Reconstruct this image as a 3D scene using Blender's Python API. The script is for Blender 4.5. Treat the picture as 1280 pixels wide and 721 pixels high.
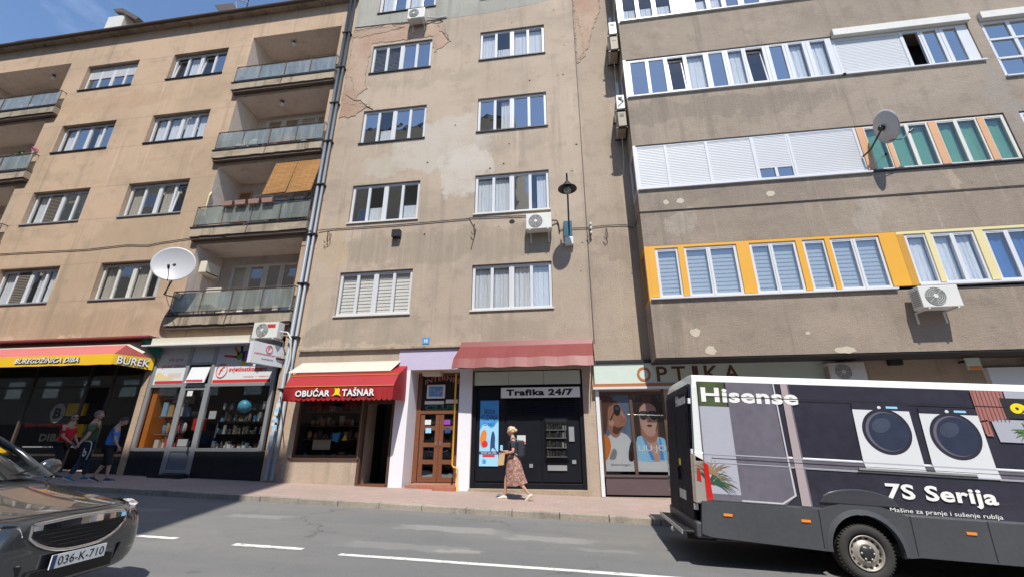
import bpy, math, random
from mathutils import Vector, Matrix
rnd = random.Random(7)
R = math.radians
scene = bpy.context.scene
for o in list(bpy.data.objects):
    bpy.data.objects.remove(o)
C = scene.collection

# ------------------------------------------------------------------ camera
cam_d = bpy.data.cameras.new('camera'); cam = bpy.data.objects.new('camera', cam_d); C.objects.link(cam)
cam_d.sensor_width = 36; cam_d.lens = 36*536.9/1280; cam_d.clip_start = .05; cam_d.clip_end = 2000
cam.rotation_mode = 'QUATERNION'
_p, _r, _y = R(19.771), R(.049), R(8.267)
cam.rotation_quaternion = (Matrix.Rotation(_y, 3, 'Z') @ Matrix.Rotation(math.pi/2+_p, 3, 'X') @ Matrix.Rotation(_r, 3, 'Z')).to_quaternion()
cam.location = (0, 0, 0)          # world height 0 is the photographer's eye; the street lies about 1.4 m below
scene.camera = cam

# ------------------------------------------------------------------ light
SUNV = Vector((.25, -1, 1.57)).normalized()      # towards the sun
elev = math.asin(SUNV.z); azim = math.atan2(SUNV.x, SUNV.y)
w = bpy.data.worlds.new('World'); scene.world = w; w.use_nodes = True
wt = w.node_tree; bg = wt.nodes['Background']
sky = wt.nodes.new('ShaderNodeTexSky'); sky.sky_type = 'NISHITA'; sky.sun_disc = False
sky.sun_elevation = elev; sky.sun_rotation = azim
sky.altitude = 500; sky.air_density = 1.0; sky.dust_density = .1; sky.ozone_density = 3.6
tc = wt.nodes.new('ShaderNodeTexCoord'); mp = wt.nodes.new('ShaderNodeMapping'); mp.inputs['Scale'].default_value = (1.6, 1.6, 5)
cn = wt.nodes.new('ShaderNodeTexNoise'); cn.inputs['Scale'].default_value = 2.1; cn.inputs['Detail'].default_value = 7; cn.inputs['Roughness'].default_value = .62
cr = wt.nodes.new('ShaderNodeMapRange'); cr.inputs['From Min'].default_value = .56; cr.inputs['From Max'].default_value = .9; cr.inputs['To Max'].default_value = .25
mx = wt.nodes.new('ShaderNodeMix'); mx.data_type = 'RGBA'; mx.inputs[7].default_value = (7.5, 8.2, 9.2, 1)
wt.links.new(tc.outputs['Generated'], mp.inputs[0]); wt.links.new(mp.outputs[0], cn.inputs[0]); wt.links.new(cn.outputs[0], cr.inputs[0])
wt.links.new(cr.outputs[0], mx.inputs[0]); wt.links.new(sky.outputs[0], mx.inputs[6]); wt.links.new(mx.outputs[2], bg.inputs[0])
bg.inputs[1].default_value = .15
sl = bpy.data.lights.new('sun', 'SUN'); sl.energy = 4.1; sl.angle = R(.55); sl.color = (1, .95, .87)
so = bpy.data.objects.new('sun', sl); C.objects.link(so); so.rotation_mode = 'QUATERNION'
so.rotation_quaternion = SUNV.to_track_quat('Z', 'Y')
scene.view_settings.view_transform = 'Standard'; scene.view_settings.look = 'None'
scene.view_settings.exposure = 0.5; scene.view_settings.gamma = 1
scene.cycles.max_bounces = 8; scene.cycles.transparent_max_bounces = 12

# ------------------------------------------------------------------ materials
class NT:
    def __init__(s, name):
        s.m = bpy.data.materials.new(name); s.m.use_nodes = True; s.t = s.m.node_tree
        s.b = s.t.nodes['Principled BSDF']; s.out = s.t.nodes['Material Output']
    def n(s, ty, **kw):
        nd = s.t.nodes.new(ty)
        for k, v in kw.items(): setattr(nd, k, v)
        return nd
    def put(s, sock, v):
        if v is None: return
        if hasattr(v, 'links') and hasattr(v, 'is_output'): s.t.links.new(v, sock)
        else:
            if sock.type == 'RGBA' and len(v) == 3: v = (*v, 1)
            sock.default_value = v
    def math(s, op, a, b=None, c=None, clamp=False):
        nd = s.n('ShaderNodeMath', operation=op, use_clamp=clamp); s.put(nd.inputs[0], a); s.put(nd.inputs[1], b); s.put(nd.inputs[2], c); return nd.outputs[0]
    def mix(s, f, a, b, mode='MIX'):
        nd = s.n('ShaderNodeMix', data_type='RGBA', blend_type=mode); s.put(nd.inputs[0], f); s.put(nd.inputs[6], a); s.put(nd.inputs[7], b); return nd.outputs[2]
    def pos(s):
        if not hasattr(s, '_p'): s._p = s.n('ShaderNodeNewGeometry')
        return s._p.outputs['Position']
    def mapped(s, sc, loc=(0, 0, 0), rot=(0, 0, 0), vec=None):
        nd = s.n('ShaderNodeMapping'); s.put(nd.inputs[0], vec or s.pos()); nd.inputs['Scale'].default_value = sc; nd.inputs['Location'].default_value = loc; nd.inputs['Rotation'].default_value = rot; return nd.outputs[0]
    def noise(s, scale, detail=4, rough=.55, vec=None, dist=0):
        nd = s.n('ShaderNodeTexNoise'); s.put(nd.inputs['Vector'], vec or s.pos()); nd.inputs['Scale'].default_value = scale; nd.inputs['Detail'].default_value = detail
        nd.inputs['Roughness'].default_value = rough; nd.inputs['Distortion'].default_value = dist; return nd.outputs[0]
    def rng(s, v, a, b, c=0, d=1, smooth=True):
        nd = s.n('ShaderNodeMapRange', interpolation_type='SMOOTHSTEP' if smooth else 'LINEAR'); s.put(nd.inputs[0], v)
        for i, x in enumerate((a, b, c, d)): s.put(nd.inputs[i+1], x)
        return nd.outputs[0]
    def bump(s, h, strength=.3, dist=.01, prev=None):
        nd = s.n('ShaderNodeBump'); nd.inputs['Strength'].default_value = strength; nd.inputs['Distance'].default_value = dist; s.put(nd.inputs['Height'], h)
        if prev: s.t.links.new(prev, nd.inputs['Normal'])
        return nd.outputs[0]
    def done(s, col=None, rough=None, normal=None, metal=None, spec=None):
        s.put(s.b.inputs['Base Color'], col); s.put(s.b.inputs['Roughness'], rough); s.put(s.b.inputs['Normal'], normal); s.put(s.b.inputs['Metallic'], metal)
        if spec is not None: s.b.inputs['Specular IOR Level'].default_value = spec
        return s.m

def mat(name, col, rough=.55, metal=0, var=.12, vs=3, bump=.1, bs=80, spec=.5, coat=0, bd=.004, trans=None):
    t = NT(name); n1 = t.noise(vs, 5); n2 = t.noise(vs*9, 3)
    k = t.math('MULTIPLY_ADD', t.math('ADD', n1, n2), var, 1-var)
    c = t.mix(1.0, col, None, 'MULTIPLY')
    nd = c.node; cb = t.n('ShaderNodeCombineXYZ'); [t.put(cb.inputs[i], k) for i in range(3)]; t.t.links.new(cb.outputs[0], nd.inputs[7])
    nm = t.bump(t.noise(bs, 3), bump, bd) if bump else None
    t.done(c, t.math('MULTIPLY_ADD', n1, .15, rough-.07), nm, metal, spec)
    if coat: t.b.inputs['Coat Weight'].default_value = coat; t.b.inputs['Coat Roughness'].default_value = .03
    return t.m

def stucco(name, base, alt, dark, spots=(), lines=None, bump=.55, streak=.5, comb=.1):
    t = NT(name); P = t.pos()
    sx = t.n('ShaderNodeSeparateXYZ'); t.put(sx.inputs[0], P); X, Z = sx.outputs[0], sx.outputs[2]
    bands = t.noise(1, 5, .6, t.mapped((.5, .5, 1.6), (7, 2, 9)))
    nbig = t.noise(.28, 6, .6); nmid = t.noise(1.6, 7, .65); nf = t.noise(34, 4, .6); nff = t.noise(90, 2, .6)
    col = t.mix(t.rng(nbig, .38, .62), base, alt)
    col = t.mix(t.math('MULTIPLY', t.rng(nmid, .5, .72), .45), col, dark)
    st = t.noise(1, 5, .6, t.mapped((2.6, 2.6, .14))); st2 = t.noise(1, 6, .65, t.mapped((9, 9, .35), (3, 0, 5)))
    col = t.mix(t.math('MULTIPLY', t.rng(st, .52, .72), streak), col, dark)
    col = t.mix(t.math('MULTIPLY', t.rng(st2, .56, .75), streak*.45), col, [min(1, v*1.35) for v in base])
    col = t.mix(t.math('MULTIPLY', t.rng(bands, .5, .72), streak*.5), col, dark)
    st3 = t.noise(1, 4, .5, t.mapped((5, 5, .22), (13, 0, 2))); col = t.mix(t.math('MULTIPLY', t.rng(st3, .60, .74), streak*.7), col, [min(1, v*1.28+.03) for v in base])
    wob = t.math('SUBTRACT', t.noise(1.1, 7, .7), .5); wob2 = t.math('SUBTRACT', t.noise(1.1, 7, .7, t.mapped((1, 1, 1), (31, 7, 3))), .5)
    XX = t.math('MULTIPLY_ADD', wob, 2.2, X); ZZ = t.math('MULTIPLY_ADD', wob2, 2.2, Z)
    for (cx, cz, rx, rz, c, stg, soft, strk) in spots:
        d = t.math('ADD', t.math('POWER', t.math('ABSOLUTE', t.math('DIVIDE', t.math('SUBTRACT', XX, cx), rx)), 2.6), t.math('POWER', t.math('ABSOLUTE', t.math('DIVIDE', t.math('SUBTRACT', ZZ, cz), rz)), 2.6))
        f = t.math('MULTIPLY', t.rng(d, 1.0, 1.0-soft), stg)
        f = t.math('MULTIPLY', f, t.rng(st2 if strk else nmid, .3, .6, .35, 1))
        col = t.mix(f, col, c)
    if lines:
        per, offs = lines
        for of in offs:
            q = t.math('ABSOLUTE', t.math('SUBTRACT', t.math('PINGPONG', t.math('SUBTRACT', Z, of), per/2), 0))
            col = t.mix(t.math('MULTIPLY', t.rng(q, .028, .006), .55), col, dark)
    comb_ = t.noise(1, 3, .6, t.mapped((4, 4, 42))); sp = t.math('MULTIPLY_ADD', nf, .95, t.math('MULTIPLY_ADD', nff, .5, t.math('MULTIPLY_ADD', comb_, comb, .27-comb/2)))
    cb = t.n('ShaderNodeCombineXYZ'); [t.put(cb.inputs[i], sp) for i in range(3)]
    col = t.mix(1, col, cb.outputs[0], 'MULTIPLY')
    pits = t.rng(t.noise(5.5, 2, .4), .80, .84)
    h = t.math('MULTIPLY_ADD', nff, .35, t.math('MULTIPLY_ADD', nf, .8, t.math('MULTIPLY', nmid, 1.2)))
    return t.done(col, .92, t.bump(h, bump, .02), spec=.2)

def glass(name, tint=(.55, .62, .66), refl=.42, rough=.015, wob=.15, gcol=(.95, .9, .86), fres=.55):
    t = NT(name); t.t.nodes.remove(t.b)
    tr = t.n('ShaderNodeBsdfTransparent'); t.put(tr.inputs[0], tint); gl = t.n('ShaderNodeBsdfGlossy'); gl.inputs['Roughness'].default_value = rough; t.put(gl.inputs[0], gcol)
    nb = t.bump(t.noise(1.3, 2), wob, .02); t.t.links.new(nb, gl.inputs['Normal'])
    lw = t.n('ShaderNodeLayerWeight'); lw.inputs[0].default_value = .35
    f = t.math('MULTIPLY_ADD', lw.outputs['Fresnel'], fres, refl, clamp=True)
    ms = t.n('ShaderNodeMixShader'); t.put(ms.inputs[0], f); t.t.links.new(tr.outputs[0], ms.inputs[1]); t.t.links.new(gl.outputs[0], ms.inputs[2]); t.t.links.new(ms.outputs[0], t.out.inputs[0])
    return t.m

def fabric(name, col, wave=22, rough=.85, trans=.25):
    t = NT(name); wv = t.n('ShaderNodeTexWave'); t.put(wv.inputs[0], t.pos()); wv.bands_direction = 'X'; wv.inputs['Scale'].default_value = wave/6.28; wv.inputs['Distortion'].default_value = 2.5; wv.inputs['Detail'].default_value = 2
    c = t.mix(t.math('MULTIPLY', t.noise(2, 4), .5), col, [v*.7 for v in col])
    t.done(c, rough, t.bump(wv.outputs[1], .5, .03)); return t.m

def brickmat(name, c1, c2, mortar, sc, rough=.85, bump=.5, wid=.5, hgt=.25, noise_amt=.4, msize=.02, xy=False, rot=0):
    t = NT(name); b = t.n('ShaderNodeTexBrick'); vec = t.mapped((sc, sc, sc), rot=((0, 0, rot) if xy else (R(-90), 0, 0)))
    t.put(b.inputs[0], vec); t.put(b.inputs['Color1'], c1); t.put(b.inputs['Color2'], c2); t.put(b.inputs['Mortar'], mortar)
    b.inputs['Scale'].default_value = 1; b.inputs['Brick Width'].default_value = wid; b.inputs['Row Height'].default_value = hgt; b.inputs['Mortar Size'].default_value = msize; b.inputs['Bias'].default_value = 0
    n1 = t.noise(.6, 6); n2 = t.noise(30, 3)
    col = t.mix(t.math('MULTIPLY', t.rng(n1, .35, .7), noise_amt), b.outputs[0], mortar)
    k = t.math('MULTIPLY_ADD', n2, .5, .75); cb = t.n('ShaderNodeCombineXYZ'); [t.put(cb.inputs[i], k) for i in range(3)]
    col = t.mix(1, col, cb.outputs[0], 'MULTIPLY')
    h = t.math('SUBTRACT', t.math('MULTIPLY', n2, .3), b.outputs[1])
    return t.done(col, rough, t.bump(h, bump, .01), spec=.3)

def islands(name, cols, rough=.45):
    t = NT(name); g = t.n('ShaderNodeNewGeometry'); r = t.n('ShaderNodeValToRGB'); r.color_ramp.interpolation = 'CONSTANT'
    el = r.color_ramp.elements
    while len(el) < len(cols): el.new(.5)
    for i, c in enumerate(cols): el[i].position = i/len(cols); el[i].color = (*c, 1)
    t.t.links.new(g.outputs['Random Per Island'], r.inputs[0]); n = t.noise(40, 3)
    c = t.mix(t.math('MULTIPLY', t.rng(n, .55, .7), .6), r.outputs[0], (.6, .6, .58)); return t.done(c, rough)

tan, beige, grey = (.56, .385, .255), (.45, .36, .275), (.335, .285, .23)
GR = (.36, .345, .315)
M = {}
M['stA'] = stucco('peach_stucco', (.535, .39, .275), (.455, .335, .235), (.30, .235, .17), lines=(3.55, (5.06, 6.62)), streak=.6,
    spots=[(-21, 4.0, 7, .8, (.36, .26, .17), .55, .6, 1), (-24.6, 9, .9, 1.6, (.42, .35, .28), .8, .3, 0), (-21, 14.8, 4, .5, (.45, .30, .20), .5, .6, 1), (-16.7, 7.8, 2.2, .8, (.43, .32, .22), .6, .6, 1), (-25, 3.4, 9, .35, (.62, .47, .33), .8, .5, 0)])
M['stB'] = stucco('beige_stucco', (.485, .39, .305), (.42, .34, .265), (.27, .225, .18), streak=.5,
    spots=[(-4.6, 10.7, 2.1, 1.3, (.52, .47, .41), .85, .35, 0), (-3.6, 9.3, 1.2, 1.1, (.56, .51, .45), .8, .4, 0), (-6.3, 9.9, 1.6, .5, (.50, .45, .38), .7, .6, 0),
           (-4, 6.4, 5.2, .75, (.31, .26, .20), .75, .7, 1), (-8.3, 6.6, .5, 1.2, (.5, .38, .25), .7, .6, 1), (-6.8, 3.5, 2.3, .55, (.33, .28, .22), .75, .3, 0), (-1.9, 3.4, 1.6, .3, (.34, .28, .22), .6, .5, 1), (-6, 14, 3.4, .35, (.36, .30, .23), .5, .7, 1), (-1.9, 10.4, 1.8, .45, (.36, .3, .24), .5, .7, 1)])
M['stC'] = stucco('grey_brown_stucco', (.35, .285, .225), (.295, .24, .19), (.19, .155, .125), streak=.45, bump=.8, comb=.45,
    spots=[(5.5, 10.3, 4, .5, (.23, .19, .155), .7, .6, 1), (5.4, 7.0, 4.5, .4, (.24, .20, .165), .6, .7, 1), (3.5, 3.4, 2, .3, (.24, .2, .16), .6, .7, 1), (12.9, 9.7, .3, 1.6, (.30, .27, .24), .7, .6, 1),(3.4, 6.3, .6, .4, (.44, .39, .33), .5, .6, 1), (8.5, 6.0, .5, .6, (.42, .37, .31), .5, .6, 1), (10.8, 6.9, .3, .5, (.46, .38, .28), .6, .6, 1)])
M['stC2'] = stucco('tan_side_stucco', (.44, .355, .275), (.39, .315, .245), (.27, .22, .175), streak=.45, bump=.8, spots=[(1.3, 6.0, .8, .6, (.28, .23, .18), .6, .7, 1)])
M['base'] = stucco('pebble_dash_base', (.42, .34, .24), (.36, .29, .21), (.2, .17, .13), bump=1.0)
M['brickpeel'] = brickmat('bare_brick', (.36, .20, .13), (.42, .25, .165), (.44, .36, .28), 1.0, bump=.9, wid=.26, hgt=.085, noise_amt=.85, msize=.012)
M['filler'] = mat('pale_filler', (.52, .46, .36), .9, var=.25, vs=6, bump=.3)
M['undercoat'] = stucco('bare_undercoat_plaster', (.45, .30, .22), (.52, .39, .30), (.34, .22, .15), bump=1.3, streak=.1)
M['grey_render'] = stucco('grey_patch_render', (.40, .385, .34), (.34, .33, .29), (.24, .23, .21))
M['concrete'] = stucco('weathered_concrete', (.36, .31, .24), (.44, .36, .27), (.12, .10, .08), streak=.9)
M['loggia'] = stucco('loggia_plaster', (.62, .53, .46), (.66, .58, .52), (.42, .35, .30), bump=.2)
M['white'] = mat('white_plastic', (.62, .63, .65), .35, var=.05, bump=0)
M['shutter'] = mat('roller_shutter_white', (.56, .57, .59), .5, var=.07, bump=0)
M['dirtywhite'] = mat('aged_white_paint', (.62, .60, .55), .6, var=.25, vs=2)
M['cream'] = mat('cream_metal', (.66, .61, .50), .5, var=.2)
M['glass'] = glass('window_glass'); M['glassb'] = glass('window_glass_bright', (.6, .7, .78), .5, wob=.3); M['glassd'] = glass('shop_glass', (.92, .94, .94), .035, .01, .05)
M['glassv'] = glass('window_glass_over_blind', (.96, .97, .97), .10, fres=.15); M['glassc'] = glass('window_glass_over_curtain', (.94, .96, .98), .16, wob=.3, fres=.2); M['glassm'] = glass('window_glass_blind_reflecting', (.9, .93, .95), .24, wob=.35, fres=.35); M['glassteal'] = glass('tinted_green_glass', (.58, .80, .70), .13, fres=.3); 
def frostmat():
    t = NT('balcony_frosted_glass'); t.t.nodes.remove(t.b); tr = t.n('ShaderNodeBsdfTransparent'); t.put(tr.inputs[0], (.74, .79, .76)); df = t.n('ShaderNodeBsdfDiffuse'); n = t.noise(2.2, 4, .6, t.mapped((2.5, 2.5, .3)))
    t.put(df.inputs[0], t.mix(t.rng(n, .3, .75), (.38, .40, .37), (.48, .50, .46))); gl = t.n('ShaderNodeBsdfGlossy'); gl.inputs['Roughness'].default_value = .12; t.put(gl.inputs[0], (.8, .9, .95))
    a = t.n('ShaderNodeMixShader'); t.put(a.inputs[0], t.rng(n, .3, .75, .28, .48)); t.t.links.new(tr.outputs[0], a.inputs[1]); t.t.links.new(df.outputs[0], a.inputs[2])
    b = t.n('ShaderNodeMixShader'); b.inputs[0].default_value = .16; t.t.links.new(a.outputs[0], b.inputs[1]); t.t.links.new(gl.outputs[0], b.inputs[2]); t.t.links.new(b.outputs[0], t.out.inputs[0]); return t.m
M['frost'] = frostmat()
M['cur'] = fabric('white_curtain', (.80, .82, .84)); M['curb'] = fabric('blue_curtain', (.05, .16, .42), 14); M['curt'] = fabric('teal_curtain', (.40, .56, .49), 10)
M['curbeige'] = fabric('beige_curtain', (.55, .50, .42)); M['slate2'] = mat('slate_sheen_print', (.06, .075, .115), .3, var=.5, vs=5, bump=0); M['hairp'] = mat('printed_hair', (.03, .018, .012), .5, var=.5, vs=14, bump=0); M['slat'] = mat('blind_slat', (.72, .70, .65), .5, var=.1, bump=0); M['slatgrey'] = mat('grey_blind_slat', (.58, .60, .58), .5, var=.1, bump=0); M['slatdark'] = mat('brown_slat', (.20, .17, .14), .6)
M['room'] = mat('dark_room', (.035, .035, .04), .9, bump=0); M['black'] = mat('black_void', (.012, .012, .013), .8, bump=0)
M['orange'] = mat('orange_panel', (.72, .36, .03), .45, var=.06, bump=0); M['orange2'] = mat('ochre_panel', (.52, .27, .03), .5, var=.06, bump=0)
M['pale'] = mat('pale_yellow_panel', (.70, .60, .30), .5, var=.06, bump=0); M['salmon'] = mat('salmon_wood', (.60, .33, .17), .6, var=.25)
M['metal'] = mat('dark_metal', (.05, .05, .055), .45, .6); M['rust'] = mat('rusty_rail', (.11, .085, .07), .7, .2, var=.4, vs=8); M['steel'] = mat('grey_aluminium', (.42, .43, .44), .4, .5, var=.08, bump=0)
M['pipe'] = mat('blue_grey_downpipe', (.25, .28, .32), .45, .0, var=.2); M['teal'] = mat('teal_metal', (.02, .085, .13), .5, .3)
M['acwhite'] = mat('ac_white', (.66, .66, .62), .45, var=.12, bump=0); M['acgrill'] = mat('ac_grille', (.20, .20, .19), .6, bump=0); M['acbrown'] = mat('ac_aged_tan', (.33, .27, .20), .6, var=.3, bump=0)
M['dish'] = mat('dish_grey_white', (.43, .44, .46), .4, var=.08, bump=0); M['cable'] = mat('black_cable', (.02, .02, .02), .6, bump=0); M['wcable'] = mat('white_cable', (.6, .6, .58), .6, bump=0)
M['bamboo'] = brickmat('bamboo_blind', (.46, .24, .085), (.36, .18, .06), (.16, .08, .03), 1.0, wid=.45, hgt=.07, noise_amt=.25, msize=.010)
M['red'] = mat('red_awning', (.33, .014, .018), .55, var=.15, vs=2, bump=.15, bs=8); M['redf'] = mat('faded_pink_red_awning', (.46, .13, .115), .7, var=.2, vs=1.5, bump=.2, bs=5); M['redd'] = mat('dark_red_sheet', (.25, .055, .055), .5, var=.15, bump=.1)
M['redo'] = mat('red_metal_hood', (.19, .034, .030), .5, var=.15, vs=1.5); M['yellow'] = mat('yellow_fascia', (.85, .52, .02), .6, var=.12, vs=2); M['greenc'] = mat('green_cloth', (.02, .16, .12), .8); M['creamc'] = mat('cream_cloth', (.55, .50, .42), .8, var=.3)
M['txtw'] = mat('white_letters', (.82, .82, .80), .5, var=.03, bump=0); M['txtk'] = mat('black_letters', (.015, .015, .015), .5, bump=0); M['txtr'] = mat('red_letters', (.6, .03, .03), .5, bump=0); M['txty'] = mat('yellow_letters', (.85, .68, .02), .5, bump=0); M['txtg'] = mat('green_letters', (.03, .30, .22), .5, bump=0); M['txto'] = mat('copper_letters', (.45, .17, .06), .45, .2, bump=0); M['txtbr'] = mat('brown_letters', (.12, .05, .03), .5, bump=0); M['txtd'] = mat('dark_red_letters', (.13, .008, .01), .5, bump=0)
M['signw'] = mat('white_sign_panel', (.68, .70, .72), .4, var=.06, bump=0); M['signg'] = mat('pale_green_panel', (.58, .67, .60), .5, var=.12); M['lilac'] = mat('lilac_paint', (.52, .47, .62), .75, var=.15, bump=.3); M['whitep'] = mat('white_wall_paint', (.76, .75, .80), .7, var=.08, bump=.2)
M['wood'] = mat('brown_door_wood', (.17, .065, .03), .5, var=.35, vs=6); M['brownf'] = mat('brown_frame', (.09, .05, .035), .5); M['graphite'] = mat('graphite_cladding', (.008, .0095, .014), .45, .0, var=.15, bump=0, spec=.25); M['blackgranite'] = mat('black_granite', (.018, .02, .022), .22, var=.4, vs=20, bump=0)
M['plum'] = mat('plum_cladding', (.10, .07, .075), .5, bump=0); M['gas'] = mat('yellow_gas_pipe', (.60, .33, .03), .45, bump=0); M['tile'] = brickmat('terracotta_tiles', (.42, .14, .08), (.36, .12, .07), (.25, .2, .16), 1, wid=.2, hgt=.2, xy=True)
M['orangep'] = mat('orange_wall', (.70, .22, .03), .6); M['goods'] = islands('assorted_goods', [(.35, .34, .33), (.03, .03, .035), (.05, .06, .09), (.22, .14, .08), (.02, .02, .02), (.05, .2, .35), (.6, .6, .58), (.04, .04, .04), (.02, .02, .02), (.12, .11, .08)], .25)
M['snacks'] = islands('snack_packets', [(.02, .02, .02), (.25, .25, .25), (.03, .03, .035), (.4, .38, .34), (.02, .02, .02), (.08, .06, .05), (.15, .15, .17), (.02, .02, .02), (.2, .05, .03), (.03, .03, .03)]); M['trinkets'] = islands('trinkets', [(.6, .55, .5), (.05, .04, .04), (.65, .6, .55), (.35, .12, .06), (.02, .02, .02), (.5, .35, .25), (.7, .7, .68)], .3); M['bags'] = islands('leather_goods', [(.10, .05, .03), (.04, .03, .03), (.22, .10, .05), (.02, .02, .03), (.30, .18, .10), (.07, .09, .15), (.35, .32, .3), (.12, .03, .03)], .35)
M['books'] = islands('books', [(.6, .6, .6), (.15, .35, .6), (.55, .3, .1), (.7, .68, .6), (.25, .5, .7), (.6, .1, .1)])
M['blue'] = mat('blue_print', (.06, .30, .68), .5, bump=0, var=.2, vs=2); M['lblue'] = mat('light_blue_print', (.32, .62, .85), .5, bump=0, var=.15); M['navy'] = mat('navy_print', (.02, .06, .18), .5, bump=0); M['skin'] = mat('skin', (.52, .29, .20), .5, var=.08, bump=0); M['skinp'] = mat('printed_skin', (.40, .19, .12), .45, var=.4, bump=0); M['skinp2'] = mat('printed_pale_skin', (.56, .34, .28), .45, var=.35, bump=0)
M['asph_mark'] = None

# asphalt, paving
def asphalt():
    t = NT('asphalt'); n1 = t.noise(.5, 6, .6, t.mapped((.35, 1.6, 1))); n2 = t.noise(62, 4, .75); n3 = t.noise(14, 5, .6); nb = t.noise(1.5, 5)
    c = t.mix(t.rng(n1, .35, .68), (.150, .152, .152), (.19, .186, .176)); c = t.mix(t.math('MULTIPLY', t.rng(nb, .52, .7), .35), c, (.125, .127, .13))
    c = t.mix(t.math('MULTIPLY', t.rng(n2, .56, .72), .55), c, (.32, .31, .29)); c = t.mix(t.math('MULTIPLY', t.rng(n2, .44, .3), .6), c, (.05, .05, .052))
    sx = t.n('ShaderNodeSeparateXYZ'); t.put(sx.inputs[0], t.pos())
    for (cx, cy, rx, ry, s_) in ((-2.4, 8.75, 1.0, .22, .55), (-.6, 8.45, .75, .2, .5), (-6.4, 8.9, .6, .16, .45), (-9.4, 8.9, .7, .2, .4), (-2.8, 7.4, 1.1, .2, .3), (-1.9, 7.35, .35, .08, .6), (.3, 7.9, .5, .1, .3)):
        w_ = t.math('SUBTRACT', t.noise(2.5, 5), .5)
        dx = t.math('ABSOLUTE', t.math('DIVIDE', t.math('SUBTRACT', t.math('MULTIPLY_ADD', w_, .8, sx.outputs[0]), cx), rx)); dy = t.math('ABSOLUTE', t.math('DIVIDE', t.math('SUBTRACT', t.math('MULTIPLY_ADD', w_, .4, sx.outputs[1]), cy), ry))
        f = t.math('MULTIPLY', t.rng(t.math('MAXIMUM', dx, dy), 1.15, .7), s_); c = t.mix(f, c, (.30, .295, .28))
    vo = t.n('ShaderNodeTexVoronoi', feature='DISTANCE_TO_EDGE'); wv_ = t.noise(2.2, 4); cb_ = t.n('ShaderNodeCombineXYZ'); t.put(cb_.inputs[0], t.math('MULTIPLY_ADD', wv_, .9, sx.outputs[0])); t.put(cb_.inputs[1], t.math('MULTIPLY_ADD', t.noise(3.1, 4), .9, sx.outputs[1])); t.put(vo.inputs['Vector'], cb_.outputs[0]); vo.inputs['Scale'].default_value = .45
    ck = t.math('MULTIPLY', t.rng(vo.outputs['Distance'], .010, .003), t.rng(t.noise(.35, 2), .50, .58)); c = t.mix(t.math('MULTIPLY', ck, .55), c, (.05, .05, .05))
    oil = t.rng(t.noise(1.9, 2, .4), .74, .80); c = t.mix(t.math('MULTIPLY', oil, .35), c, (.06, .06, .062))
    h = t.math('ADD', n2, t.math('MULTIPLY', n3, .5)); return t.done(c, .88, t.bump(h, .6, .008), spec=.3)
M['asphalt'] = asphalt()
M['pave'] = brickmat('pink_pavers', (.44, .315, .275), (.37, .27, .24), (.30, .245, .21), 1.0, wid=.2, hgt=.1, noise_amt=.55, msize=.008, xy=True, bump=.4)
M['kerb'] = stucco('kerb_stone', (.36, .32, .265), (.30, .27, .225), (.14, .125, .11), bump=.5)
def paintmark():
    t = NT('worn_white_paint'); n = t.noise(9, 6, .7); c = t.mix(t.rng(n, .52, .68), (.66, .66, .62), (.22, .22, .21)); return t.done(c, .8)
M['mark'] = paintmark()
M['farC'] = mat('ochre_render', (.36, .32, .26), .9, var=.2, vs=.5)
M['ground'] = mat('ground', (.16, .15, .13), .9, var=.3, vs=.3)

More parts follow.
